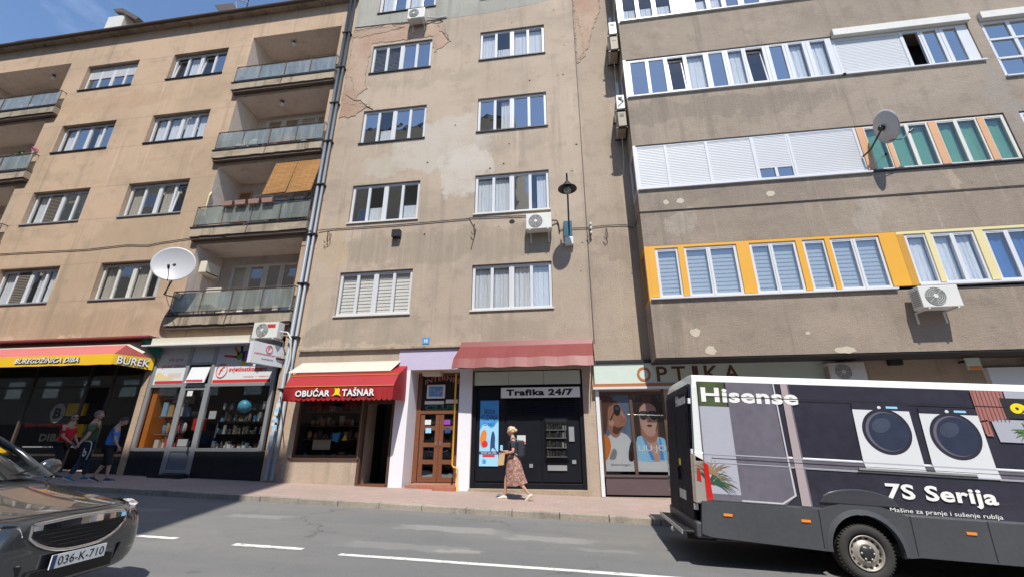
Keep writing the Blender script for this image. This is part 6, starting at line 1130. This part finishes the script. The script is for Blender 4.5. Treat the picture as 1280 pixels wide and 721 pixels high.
# ------------------------------------------------------------------ van
M['vanwhite'] = mat('van_white_paint', (.78, .80, .80), .28, var=.04, bump=0, coat=.5); M['wrap'] = mat('dark_wrap_print', (.036, .035, .052), .28, var=.6, vs=.8, bump=0, coat=.4); M['wrap2'] = mat('grey_wrap_print', (.15, .14, .175), .3, var=.45, vs=.9, bump=0, coat=.4); M['wrapl'] = mat('pale_wrap_print', (.42, .43, .50), .3, var=.12, bump=0, coat=.3); M['wrapp'] = mat('pinkish_wrap_print', (.42, .35, .36), .3, var=.12, bump=0, coat=.3); M['wrape'] = mat('pale_edge_print', (.55, .55, .58), .3, var=.3, vs=3, bump=0, coat=.3); M['wrapg'] = mat('hedge_print', (.075, .10, .045), .35, var=.8, vs=9, bump=0, coat=.3)
M['wrap2d'] = mat('dark_bulge_print', (.05, .052, .062), .3, var=.2, vs=1.5, bump=0, coat=.3); M['slate'] = mat('slate_blue_print', (.035, .045, .08), .3, var=.5, vs=5, bump=0); M['rearwrap'] = mat('black_rear_wrap', (.012, .015, .024), .6, var=.3, bump=0, spec=.12); M['skirtp'] = mat('grey_plastic_cladding', (.062, .066, .074), .5, var=.35, vs=2, bump=.1); M['tyre'] = mat('tyre_rubber', (.035, .033, .031), .85, var=.3, bump=.2, bs=40); M['rim'] = mat('dusty_steel_rim', (.36, .33, .29), .5, .4, var=.3, vs=6); M['tail'] = mat('red_tail_lens', (.55, .02, .02), .15, bump=0, coat=1); M['clear'] = mat('clear_lens', (.34, .31, .28), .12, bump=0, coat=1); M['amber'] = mat('amber_lens', (.80, .25, .02), .2, bump=0, coat=1); M['slatr'] = mat('wood_slat_print', (.38, .17, .15), .35, bump=0, coat=.3); M['slatr2'] = mat('wood_slat_gap_print', (.16, .05, .05), .35, bump=0, coat=.3)
V = thing('van', 'dark wrapped delivery van with washing machine advert parked at the right', 'van', (1.81, 7.2, -1.625), local=True); V.rotation_euler = (0, .052, 0)
Wd = 1.98
def vprof(top=2.68):
    half = [(.03, .80), (0, .86), (0, 1.355), (-.012, 1.375), (-.012, 1.485), (0, 1.505), (0, 2.46), (.012, 2.56), (.05, 2.62), (.12, 2.66), (.35, 2.68)]
    k = (top-.8)/(2.68-.8); half = [(y, .8+(z-.8)*k) for y, z in half]
    return half+[(Wd-y, z) for y, z in reversed(half)]
def rx(z): return -.185+.03*min(1, (z-.4)/2.0)+(.06*max(0, z-2.4)/.28)
mb = MB(); sts = [('r', 2.68, 0), (.06, 2.68, 0), (.5, 2.68, 0), (3, 2.68, 0), (4.7, 2.68, 0), (5.0, 2.62, 0), (5.35, 2.36, .01), (5.75, 1.95, .03), (6.1, 1.50, .06), (6.5, 1.34, .10), (6.85, 1.15, .18), (6.95, .95, .26)]
P0 = vprof(); n = len(P0)
for st, top, ins in sts:
    for (y, z) in vprof(top):
        yy = y+(ins if y < 1 else -ins); mb.v.append(((rx(z) if st == 'r' else st), yy, z))
for j in range(len(sts)-1):
    for k in range(n-1): a = j*n+k; mb.f.append((a, a+n, a+n+1, a+1))
mb.f.append(tuple(range(n))); mb.f.append(tuple((len(sts)-1)*n+k for k in reversed(range(n))))
body = mb.build('body', 'vanwhite', V, bevel=.01)
def arc(cx, cz, r, a0, a1, n=14): return [(cx+r*math.cos(R(a0+(a1-a0)*k/n)), cz+r*math.sin(R(a0+(a1-a0)*k/n))) for k in range(n+1)]
low = [(-.16, .42), (-.02, .385), (1.40, .335), (1.50, .33)]+arc(1.93, .38, .43, 187, -8)+[(2.55, .35), (5.1, .35), (5.24, .33)]+arc(5.68, .38, .43, 187, -8)+[(6.3, .33), (6.9, .35), (6.96, .5), (6.93, .86), (6.2, .9), (5.95, .93), (5.4, .93), (5.2, .845), (2.50, .83), (2.28, .90), (2.10, .945), (1.76, .945), (1.58, .90), (1.42, .845), (-.13, .845)]
for y0, y1 in ((-.022, .05), (Wd-.05, Wd+.022)): MB().prism(low, y0, y1).build('lower_cladding', 'skirtp', V, bevel=.012)
for cx in (1.93, 5.68):
    fl = MB(); pts = arc(cx, .38, .435, 185, -5, 20); po = arc(cx, .38, .50, 185, -5, 20)
    for k in range(20): fl.hexa([(pts[k][0], -.045, pts[k][1]), (pts[k+1][0], -.045, pts[k+1][1]), (po[k+1][0], -.026, po[k+1][1]), (po[k][0], -.026, po[k][1]), (pts[k][0], .0, pts[k][1]), (pts[k+1][0], .0, pts[k+1][1]), (po[k+1][0], .0, po[k+1][1]), (po[k][0], .0, po[k][1])])
    fl.build('arch_flare', 'skirtp', V)
MB().box(.05, 6.7, .40, Wd-.40, .30, .80).box(.02, 1.42, .06, Wd-.06, .48, .79).box(2.45, 5.15, .06, Wd-.06, .45, .79).box(1.42, 2.45, .34, Wd-.34, .6, .79).build('underbody', 'black', V)
for x_ in (1.40, 2.52, 3.42, 4.6): MB().box(x_-.005, x_+.005, -.026, -.022, .37, .84).build('cladding_seam', 'black', V)
def wheel(par, cx, cy, cz, r, wd, face=-1, rimr=.62, m='rim', spokes=None):
    Mx = Matrix.Rotation(R(90*1), 3, 'X') if face < 0 else Matrix.Rotation(R(-90), 3, 'X')   # local +Z becomes -Y / +Y
    w_ = MB().lathe([(r*.64, -wd*.1), (r*.66, wd*.0-.005), (r*.80, .012), (r*.93, .008), (r*.985, -.02), (r, -.05), (r, -wd+.05), (r*.95, -wd), (r*.6, -wd)], (cx, cy, cz), 40, Mx).build('wheel', 'tyre', par, smooth=True)
    tr = MB()
    for k in range(48):
        a = 2*math.pi*k/48; c = Vector((cx, cy, cz))+Mx @ Vector((r*.992*math.cos(a), r*.992*math.sin(a), -.03)); tr.ball(tuple(c), (.012, .03, .012), 6, 4)
    tr.build('tread', 'tyre', w_)['kind'] = 'stuff'
    rm = MB().lathe([(r*rimr, .0), (r*rimr*.96, .008), (r*rimr*.9, -.01), (r*rimr*.86, -.045), (r*.42, -.02), (r*.34, .0), (r*.28, .01), (r*.26, -.02), (.001, -.02)], (cx, cy, cz), 36, Mx).build('rim', m, w_, smooth=True)
    if spokes is None:
        hl = MB()
        for k in range(14): a = 2*math.pi*k/14; c = Vector((cx, cy, cz))+Mx @ Vector((r*.515*math.cos(a), r*.515*math.sin(a), -.028)); hl.lathe([(.001, .004), (.019, .004), (.021, -.01)], tuple(c), 8, Mx)
        hl.build('vent_holes', 'black', w_)['kind'] = 'stuff'
        hc = MB().lathe([(.001, .03), (r*.16, .028), (r*.27, .006), (r*.28, -.01)], (cx, cy, cz), 24, Mx).build('hub_cap', 'metal', w_, smooth=True)
        bt = MB()
        for k in range(6): a = 2*math.pi*k/6; c = Vector((cx, cy, cz))+Mx @ Vector((r*.22*math.cos(a), r*.22*math.sin(a), .018)); bt.ball(tuple(c), .016, 8, 5)
        bt.build('wheel_bolts', 'rim', w_)['kind'] = 'stuff'
    else:
        sp = MB()
        for k in range(spokes): a = 2*math.pi*k/spokes; p0 = Mx @ Vector((r*.1*math.cos(a), r*.1*math.sin(a), .01)); p1 = Mx @ Vector((r*rimr*math.cos(a), r*rimr*math.sin(a), .0)); sp.tube([tuple(Vector((cx, cy, cz))+p0), tuple(Vector((cx, cy, cz))+p1)], [.03, .022], 6)
        sp.build('spokes', m, w_)
    return w_
for cx in (1.93, 5.68):
    wheel(V, cx, .015, .345, .345, .24, -1); wheel(V, cx, Wd-.015, .345, .345, .24, 1)
# side graphics, each layer a few millimetres proud of the next
yy = -.003
def side(pts, k, m, name='wrap_print'): return flat(pts, -.013-.002*k if False else yy-.0016*k, m, V, name)
SG = [(.055, .862), (4.98, .862), (4.98, 2.56), (.055, 2.56)]
MB().box(-.06, 4.98, -.004, .0, .862, 1.352).box(-.06, 4.98, -.004, 0, 1.51, 2.545).build('wrap', 'wrap', V)
MB().box(-.06, 4.98, -.016, -.010, 1.38, 1.48).build('wrap_rib', 'wrap2', V)
def S2(pts, k, m, name='wrap_print'):   # cut at the raised rib
    out = []
    return flat(pts, -.0175-.0012*k, m, V, name)
S2([(-.055, 2.17), (.36, 2.17), (.33, 2.54), (-.055, 2.54)], 0, 'wrapg', 'hedge_print'); S2([(-.055, .95), (.42, .95), (.38, 2.17), (-.055, 2.17)], 0, 'wrapl'); S2([(-.055, .865), (.42, .865), (.42, .95), (-.055, .95)], 0, 'wrap2')
S2([(.42, .865), (1.0, .865), (1.13, .98), (1.08, 1.6), (1.03, 2.54), (.36, 2.54), (.38, 2.17)], 0, 'wrap2', 'fridge_print')
S2([(.42, .87), (.96, .87), (1.15, .99), (1.11, 1.6), (1.06, 2.54), (1.04, 2.54), (1.09, 1.6), (1.125, 1.0), (.95, .89), (.42, .89)], 1, 'wrape', 'fridge_edge')
S2([(1.2, .87), (1.32, .87), (1.24, 2.54), (1.15, 2.54)], 1, 'wrapp', 'column_print'); S2([(1.32, .87), (1.34, .87), (1.26, 2.54), (1.24, 2.54)], 1, 'wrap2')
MB().box(-.05, 4.98, -.0215, -.0205, 1.475, 1.492).box(-.05, 4.98, -.0215, -.0205, 1.362, 1.374).build('rib_painted_highlight', 'wrapl', V); MB().box(.06, 4.98, -.0215, -.0205, 1.425, 1.432).build('rib_groove', 'black', V); MB().box(.06, 4.98, -.0235, -.0225, 2.317, 2.327).build('roof_joint', 'black', V)  # the pale strips paint highlights onto the rib edges
text('Hisense', -.01, 1.37, 2.235, 2.455, -.0212, 'txtw', V, bold=.035)
r_ = random.Random(8)
def blades(cx, cz, n, L0, cols, k, a0=10, a1=170, wd=.012, name='plant_print'):
    for mname in cols:
        mb = MB()
        for i in range(n):
            a = R(r_.uniform(a0, a1)); Lb = L0*r_.uniform(.6, 1); bend = r_.uniform(-.5, .1); px, pz = cx+r_.uniform(-.04, .04), cz; prev = None
            for q_ in range(5):
                u = q_/4; aa = a+bend*u*(1 if math.cos(a) < 0 else -1)*-1; x = px+Lb*u*math.cos(aa); z = pz+Lb*u*math.sin(aa)-.25*Lb*u*u; w_ = wd*(1-u)+.001
                cur = ((x-w_*math.sin(aa), -.0175-.0012*k-.00002*i, z+w_*math.cos(aa)), (x+w_*math.sin(aa), -.0175-.0012*k-.00002*i, z-w_*math.cos(aa)))
                if prev: mb.q(prev[0], cur[0], cur[1], prev[1])
                prev = cur
        o = mb.build(name, mname, V); o['kind'] = 'stuff'
M['pg1'] = mat('dark_green_print', (.03, .09, .05), .4, bump=0); M['pg2'] = mat('tan_blade_print', (.30, .20, .10), .4, bump=0); M['pg3'] = mat('bright_green_print', (.10, .22, .05), .4, bump=0)
blades(.02, 1.08, 30, .38, ('pg1',), 2, 0, 120); blades(.04, 1.22, 30, .34, ('pg2',), 3, -30, 150, .007)
def washer(x0, x1, z0, z1, cx, cz, r):
    S2([(x0, z1-.10), (x1, z1-.10), (x1, z1), (x0, z1)], 1, 'wrap', 'control_panel_print'); S2([(x0+.01, z0), (x1+.03, z0-.01), (x1, z1-.09), (x0, z1-.09)], 2, 'signw', 'washing_machine_print')
    S2(ell(cx, cz, r, r, 36), 3, 'wrap', 'machine_door_print'); S2(ell(cx, cz, r*.86, r*.86, 36), 4, 'wrap2', 'machine_door_print'); S2(ell(cx+.02, cz-.0, r*.80, r*.82, 36), 5, 'slate', 'machine_door_print'); S2(ell(cx-.06, cz+.08, r*.42, r*.30, 20, .5), 6, 'slate2', 'door_reflection_print')
    S2(ell(x0+.36, z1-.05, .025, .022, 14), 3, 'signw', 'dial_print'); S2([(x0+.45, z1-.06), (x0+.6, z1-.06), (x0+.6, z1-.03), (x0+.45, z1-.03)], 3, 'lblue', 'display_print')
washer(2.08, 2.82, 1.51, 2.30, 2.475, 1.92, .315); washer(2.94, 3.68, 1.51, 2.28, 3.33, 1.90, .315)
S2([(2.11, 1.40), (2.86, 1.40), (2.84, 1.51), (2.09, 1.51)], 3, 'signw', 'washing_machine_print'); S2([(2.98, 1.36), (3.74, 1.36), (3.71, 1.51), (2.95, 1.51)], 3, 'signw', 'washing_machine_print')
MB().prism(arc(1.93, .945, .50, 180, 0, 16)[::-1] if False else [(1.43+1.0*k/16, .93+.20*math.sin(math.pi*k/16)**.45) for k in range(17)], -.03, -.0).build('arch_bulge', 'wrap2d', V, bevel=.012)
MB().box(-.05, -.047, -.024, -.0225, .87, 2.5).build('corner_seam', 'black', V)
rl = MB(); rl.box(2.01, 3.45, -.035, -.018, 1.385, 1.415).build('sliding_door_rail', 'steel', V); MB().box(2.0, 3.46, -.030, -.018, 1.372, 1.384).build('rail_painted_shadow', 'black', V)  # black strip below the rail paints in its shadow
text('7S Serija', 2.30, 3.62, .985, 1.235, -.0212, 'txtw', V, bold=.03); text('Mašine za pranje i sušenje rublja', 2.30, 3.62, .862, .93, -.0212, 'txtw', V, bold=.0)
S2([(3.68, 2.10), (4.06, 2.17), (4.06, 2.54), (3.66, 2.54)], 2, 'slatr', 'slat_wall_print'); S2([(3.72, 1.92), (3.80, 1.92), (3.78, 2.14), (3.68, 2.12)], 2, 'slatr', 'slat_wall_print')
for i in range(8): x_ = 3.69+i*.048; S2([(x_+.012, 2.12 if i > 2 else 1.95), (x_+.022, 2.12 if i > 2 else 1.95), (x_, 2.54), (x_-.010, 2.54)], 3, 'slatr2', 'slat_gap_print')
S2([(3.86, 1.85), (4.9, 1.85), (4.9, 2.15), (3.82, 2.15)], 1, 'wrapl', 'wall_print'); S2([(4.08, 2.44), (4.9, 2.44), (4.9, 2.54), (4.08, 2.54)], 1, 'wrapl')
S2([(4.02, 2.17), (4.75, 2.17), (4.75, 2.445), (4.0, 2.445)], 4, 'blackcloth', 'logo_panel_print'); text('∞', 4.10, 4.45, 2.24, 2.38, -.0262, 'txty', V, 'yellow_emblem', .03); 
S2(ell(4.17, 2.305, .075, .065, 20), 6, 'txty', 'yellow_emblem'); S2(ell(4.33, 2.305, .085, .065, 20), 6, 'txty', 'yellow_emblem'); S2(ell(4.17, 2.305, .03, .022, 14), 7, 'blackcloth', 'emblem_hole'); S2(ell(4.33, 2.305, .035, .022, 14), 7, 'blackcloth', 'emblem_hole'); S2(ell(4.50, 2.305, .075, .065, 20), 6, 'txty', 'yellow_emblem')
for cx, cz in ((4.25, 1.98), (4.3, 1.72), (4.4, 1.85), (4.22, 1.30), (4.35, 1.1), (4.45, 1.55)): blades(cx, cz, 12, .24, ('pg1', 'pg3'), 5, -20, 200, .022, 'leaf_print')
# side lamps, rear end
for x_ in (.205, 1.215, 3.2): MB().box(x_-.06, x_+.06, -.034, -.022, .665, .70).build('side_marker', 'amber', V, bevel=.004)
for yv, s_ in ((0, -1), (Wd, 1)):
    tl = MB(); tl.hexa([(rx(.85)-.03, yv+s_*.012, .80), (.03, yv+s_*.012, .84), (.03, yv-s_*.16, .84), (rx(.85)-.03, yv-s_*.16, .80), (rx(1.4)-.03, yv+s_*.012, 1.48), (.0, yv+s_*.012, 1.38), (.0, yv-s_*.16, 1.40), (rx(1.4)-.03, yv-s_*.16, 1.48)]); tl.build('tail_light', 'clear', V, bevel=.015)
    MB().hexa([(-.055, yv+s_*.026, .85), (.03, yv+s_*.026, .87), (.03, yv, .87), (-.055, yv, .85), (-.065, yv+s_*.026, 1.36), (-.005, yv+s_*.026, 1.34), (-.005, yv, 1.34), (-.065, yv, 1.36)]).build('red_lens', 'tail', V); MB().hexa([(-.17, yv+s_*.020, 1.12), (-.11, yv+s_*.020, 1.10), (-.11, yv, 1.10), (-.17, yv, 1.12), (-.16, yv+s_*.020, 1.28), (-.12, yv+s_*.020, 1.29), (-.12, yv, 1.29), (-.16, yv, 1.28)]).build('red_lens', 'tail', V)
def RF(y, z, o): return (rx(z)-o, y, z)
def rear(pts, o, m, name, par=None): return MB().q(*[RF(y, z, o) for y, z in pts]).build(name, m, par or V)
dps = []
for a, b in ((.14, Wd/2-.008), (Wd/2+.008, Wd-.14)):
    d_ = MB()
    zz = [.50, .9, 1.4, 1.9, 2.4, 2.52]
    for z0_, z1_ in zip(zz, zz[1:]): d_.q(RF(b, z0_, .03), RF(a, z0_, .03), RF(a, z1_, .03), RF(b, z1_, .03))
    d_.q(RF(a, .5, .0), RF(a, .5, .03), RF(a, 2.52, .03), RF(a, 2.52, .0)); d_.q(RF(a, 2.52, .0), RF(a, 2.52, .03), RF(b, 2.52, .03), RF(b, 2.52, .0)); dps.append(d_.build('rear_door', 'rearwrap', V))
    rear([(a+.12, 1.55), (b-.08, 1.55), (b-.08, 2.12), (a+.12, 2.12)], .034, 'rearwrap', 'rear_window', dps[-1])
text('Hisense', 0, 1, 0, 1, 0, 'txtw', V, fn=lambda u, v: RF(.95-.72*u, 2.22+.17*v, .036), bold=.05)
rear([(.55, .78), (1.02, .78), (1.02, .92), (.55, .92)], .036, 'dirtywhite', 'licence_plate', dps[0]); rear([(.8, 1.28), (.95, 1.28), (.95, 1.38), (.8, 1.38)], .036, 'txty', 'yellow_sticker', dps[0]); MB().box(rx(1.1)-.07, rx(1.1)-.03, .92, .98, 1.05, 1.25).build('door_handle', 'black', dps[0])
for z in (.75, 1.5, 2.25): MB().box(rx(z)-.03, rx(z)+.02, .07, .14, z-.04, z+.04).build('hinge', 'vanwhite', V)
MB().box(-.40, -.16, .12, Wd-.12, .40, .43).build('rear_step', 'metal', V, bevel=.008); MB().box(-.41, -.395, .10, Wd-.10, .38, .435).build('step_edge', 'steel', V); MB().box(-.22, .0, .02, Wd-.02, .36, .56).build('rear_bumper', 'skirtp', V, bevel=.02)
MB().box(-.30, .1, .25, .30, .30, .40).box(-.30, .1, 1.6, 1.66, .30, .40).build('step_support', 'black', V); MB().ball((-.40, .75, .34), .045, 10, 8).build('tow_ball', 'steel', V)
MB().box(.02, .07, .5, 1.5, 2.66, 2.70).build('brake_light_housing', 'metal', V)
MB().q((5.02, -.004, 1.55), (5.75, .02, 1.55), (5.45, .01, 2.2), (5.02, -.004, 2.3)).build('cab_window', 'navy', V); MB().hexa([(6.9, .2, .45), (7.02, .4, .45), (7.02, Wd-.4, .45), (6.9, Wd-.2, .45), (6.9, .2, .95), (6.99, .4, .95), (6.99, Wd-.4, .95), (6.9, Wd-.2, .95)]).build('front_bumper', 'skirtp', V)
MB().box(6.0, 6.12, -.2, -.02, 1.45, 1.75).build('wing_mirror', 'metal', V, bevel=.02)
MB().q((5.40, .14, 2.32), (5.40, Wd-.14, 2.32), (6.05, Wd-.2, 1.57), (6.05, .2, 1.57)).build('windscreen', 'navy', V)

# ------------------------------------------------------------------ car
M['carpaint'] = mat('dark_grey_metallic_paint', (.085, .09, .095), .25, .65, var=.03, bump=0, coat=1); M['chrome'] = mat('chrome', (.75, .76, .78), .08, 1, var=0, bump=0); M['carglass'] = mat('car_glass', (.02, .025, .03), .03, 0, bump=0, coat=1, var=0); M['grille'] = mat('black_grille', (.008, .008, .009), .6, bump=0)
def lens():
    t = NT('headlamp_lens'); t.b.inputs['Coat Weight'].default_value = 1; n_ = t.noise(14, 2, .5); return t.done(t.mix(t.rng(n_, .42, .6), (.12, .125, .13), (.62, .66, .70)), .08)
M['lens'] = lens()
K = thing('car', 'dark grey metallic saloon with chrome grille at the lower left corner', 'car', (-4.80, 4.07, Rz(-4.8, 4.1)+.0), R(6.3), local=True); K.scale = (1.02, 1.02, 1.13)
def cst(x, w, zb, zt, zs=None):
    zs = zs or zt-.09
    half = [(0, zb), (w*.6, zb), (w*.93, zb+.02), (w, zb+.14), (w*1.0, (zb+zs)/2), (w*.985, zs-.10), (w*.93, zs-.01), (w*.78, zs+.045), (w*.42, zt-.005), (0, zt)]
    return [(x, y, z) for y, z in half]+[(x, -y, z) for y, z in reversed(half[1:-1])]
secs = [cst(-.01, .50, .22, .70, .62), cst(-.05, .72, .20, .735, .64), cst(-.16, .84, .19, .76, .67), cst(-.40, .915, .18, .80, .71), cst(-.8, .93, .18, .86, .77), cst(-1.2, .93, .18, .925, .84), cst(-1.45, .93, .18, .97, .90), cst(-2.4, .93, .18, .97, .93), cst(-3.6, .93, .18, 1.0, .95), cst(-4.3, .91, .2, 1.03, .95), cst(-4.7, .85, .25, .98, .90), cst(-4.83, .7, .35, .85, .78)]
mb = MB(); n = len(secs[0])
for s_ in secs: mb.v += s_
for j in range(len(secs)-1):
    for k in range(n): a = j*n+k; b = j*n+(k+1) % n; mb.f.append((a, b, b+n, a+n))
mb.f.append(tuple(range(n))[::-1]); mb.f.append(tuple((len(secs)-1)*n+k for k in range(n)))
cb_ = mb.build('body', 'carpaint', K, smooth=True); md = cb_.modifiers.new('sub', 'SUBSURF'); md.levels = 3; md.render_levels = 3
# wheel openings cut into the body
for cx in (-.95, -3.72):
    ct = MB().lathe([(.001, -1.2), (.355, -1.2), (.355, 1.2), (.001, 1.2)], (cx, 0, .33), 32, Matrix.Rotation(R(90), 3, 'X')).build('cutter', 'black', None); ct.parent = K
    bm_ = cb_.modifiers.new('cut', 'BOOLEAN'); bm_.operation = 'DIFFERENCE'; bm_.object = ct; bm_.solver = 'FAST'
dg = bpy.context.evaluated_depsgraph_get(); ev = bpy.data.meshes.new_from_object(cb_.evaluated_get(dg)); cb_.modifiers.clear(); cb_.data = ev; ev.name = 'body'
while len(ev.materials) > 1: ev.materials.pop()
for o in [o for o in bpy.data.objects if o.name.startswith('cutter')]: bpy.data.objects.remove(o)
MB().box(-4.5, -.3, -.62, .62, .16, .5).build('underbody', 'black', K)
for cx in (-.95, -3.72):
    wheel(K, cx, -.90, .33, .33, .22, -1, .70, 'rim', 5); wheel(K, cx, .90, .33, .33, .22, 1, .70, 'rim', 5)
# cabin: glass volume, roof and pillars
def ringz(z, xf, xr, wf, wr, n=8):
    pts = []
    for k in range(n+1): u = -1+2*k/n; pts.append((xf-.16*u*u, u*wf, z-.03*u*u if z > 1.2 else z))
    for k in range(n+1): u = 1-2*k/n; pts.append((xr+.12*u*u, u*wr, z-.03*u*u if z > 1.2 else z))
    return pts
gb = MB(); lo_ = ringz(.95, -1.22, -4.25, .80, .76); hi_ = ringz(1.40, -2.02, -3.45, .60, .60); n = len(lo_); gb.v = lo_+hi_
for k in range(n): gb.f.append((k, (k+1) % n, n+(k+1) % n, n+k))
gb.build('cabin_glass', 'carglass', K, smooth=True)
rf = MB(); h2 = ringz(1.405, -1.98, -3.5, .62, .62); h3 = ringz(1.455, -2.3, -3.2, .42, .42); rf.v = h2+h3
for k in range(n): rf.f.append((k, (k+1) % n, n+(k+1) % n, n+k))
rf.f.append(tuple(n+k for k in range(n))); rf.build('roof', 'carpaint', K, smooth=True)
for s_ in (1, -1):
    MB().tube([(-1.36, s_*.815, .93), (-1.72, s_*.735, 1.17), (-2.14, s_*.61, 1.40), (-2.6, s_*.63, 1.43), (-3.3, s_*.62, 1.42), (-3.9, s_*.70, 1.2), (-4.25, s_*.76, 1.0)], [.04, .035, .035, .03, .03, .05, .06], 8).build('roof_pillar', 'carpaint', K, smooth=True); MB().tube([(-2.72, s_*.83, .93), (-2.75, s_*.63, 1.41)], .035, 6).build('door_pillar', 'grille', K)
    mi = MB().ball((-1.62, s_*1.02, 1.03), (.075, .13, .085), 14, 10).build('wing_mirror', 'carpaint', K, smooth=True); MB().tube([(-1.60, s_*.86, .95), (-1.62, s_*.95, .98)], .03, 6).build('mirror_arm', 'grille', mi)
    MB().tube([(-1.30, s_*.80, .945), (-1.40, s_*.835, .95), (-2.7, s_*.86, .955), (-4.1, s_*.83, .985)], .012, 5).build('window_trim', 'chrome', K, smooth=True)
    # headlamp wrapped round the corner
    hp = [(-.035, .50, .60), (-.13, .70, .58), (-.27, .845, .60), (-.52, .925, .68), (-.60, .925, .735), (-.36, .86, .735), (-.16, .73, .71), (-.055, .54, .685)]
    hl = MB(); cen = (-.22, s_*.73, .66); pts = [(p[0]+.012, s_*p[1]*1.012, p[2]) for p in hp]
    bak = [(p[0]-.05, s_*p[1]*.95, p[2]) for p in hp]; i0 = len(hl.v); hl.v += pts+bak+[(cen[0]+.012, cen[1]*1.02, cen[2])]
    for k in range(8): a, b = k, (k+1) % 8; hl.f.append((a, b, 16)); hl.f.append((a, b, 8+b, 8+a))
    ho = hl.build('headlamp', 'lens', K, smooth=True)
    for (x_, y_) in ((-.13, .64), (-.26, .78)): MB().ball((x_, s_*y_, .655), (.04, .05, .045), 12, 8).build('reflector', 'chrome', ho, smooth=True)
    MB().hexa([(-.02, s_*.44, .27), (-.16, s_*.75, .28), (-.22, s_*.75, .28), (-.08, s_*.44, .27), (-.0, s_*.46, .40), (-.14, s_*.74, .41), (-.22, s_*.74, .41), (-.06, s_*.46, .40)]).build('fog_lamp_recess', 'grille', K); MB().tube([(-.02, s_*.46, .40), (-.14, s_*.745, .415)], .010, 5).build('fog_trim', 'chrome', K)
def nose(y): return .008-.055*(y/.5)**2
def front(pts, o, m, name, par=None): return MB().q(*[(nose(y)+o, y, z) for y, z in pts]).build(name, m, par or K)
ys = [-.46+.92*k/12 for k in range(13)]; gr = MB()
zt_ = lambda y: .70-.025*(abs(y)/.46)**2; zb_ = lambda y: .455+.13*(abs(y)/.46)**3
for a, b in zip(ys, ys[1:]): gr.q((nose(a)+.016, a, zb_(a)), (nose(b)+.016, b, zb_(b)), (nose(b)+.016, b, zt_(b)), (nose(a)+.016, a, zt_(a)))
go = gr.build('grille', 'grille', K); MB().tube([(nose(y)+.022, y, zt_(y)) for y in ys]+[(nose(y)+.022, y, zb_(y)) for y in reversed(ys)]+[(nose(ys[0])+.022, ys[0], zt_(ys[0]))], .015, 6).build('chrome_surround', 'chrome', go, smooth=True)
cbm = MB()
for a, b in zip(ys, ys[1:]): cbm.hexa([(nose(a)+.03, a, .632-.0), (nose(b)+.03, b, .632), (nose(b)+.016, b, .62), (nose(a)+.016, a, .62), (nose(a)+.022, a, .685), (nose(b)+.022, b, .685), (nose(b)+.016, b, .685), (nose(a)+.016, a, .685)])
cbm.build('chrome_bar', 'chrome', go)
for z in (.595, .565, .535, .505): MB().tube([(nose(y)+.024, y, z) for y in ys if abs(y) < .42-(.585-z)*2], .004, 4).build('grille_slat', 'grille', go)
pl = MB().box(.035, .045, -.26, .26, .335, .435).build('licence_plate', 'txtw', K); MB().box(.0455, .047, -.26, -.22, .335, .435).build('blue_band', 'navy', pl)
text('036-K-710', 0, 1, 0, 1, 0, 'txtk', pl, fn=lambda u, v: (.0465, -.20+.44*u, .352+.065*v), bold=.01)
MB().hexa([(-.01, -.42, .24), (-.01, .42, .24), (-.05, .42, .24), (-.05, -.42, .24), (.018, -.38, .34), (.018, .38, .34), (-.05, .38, .34), (-.05, -.38, .34)]).build('lower_intake', 'grille', K)
MB().tube([(-.02, 0, .74), (-.06, .3, .742), (-.12, .5, .735), (-.22, .68, .725)], .004, 4).tube([(-.02, 0, .74), (-.06, -.3, .742), (-.12, -.5, .735), (-.22, -.68, .725)], .004, 4).build('bonnet_seam', 'black', K)
for y0_ in (-.3, .25): MB().tube([(-1.28, y0_, .955), (-1.42, y0_+.45, 1.04)], .010, 5).build('wiper', 'grille', K)
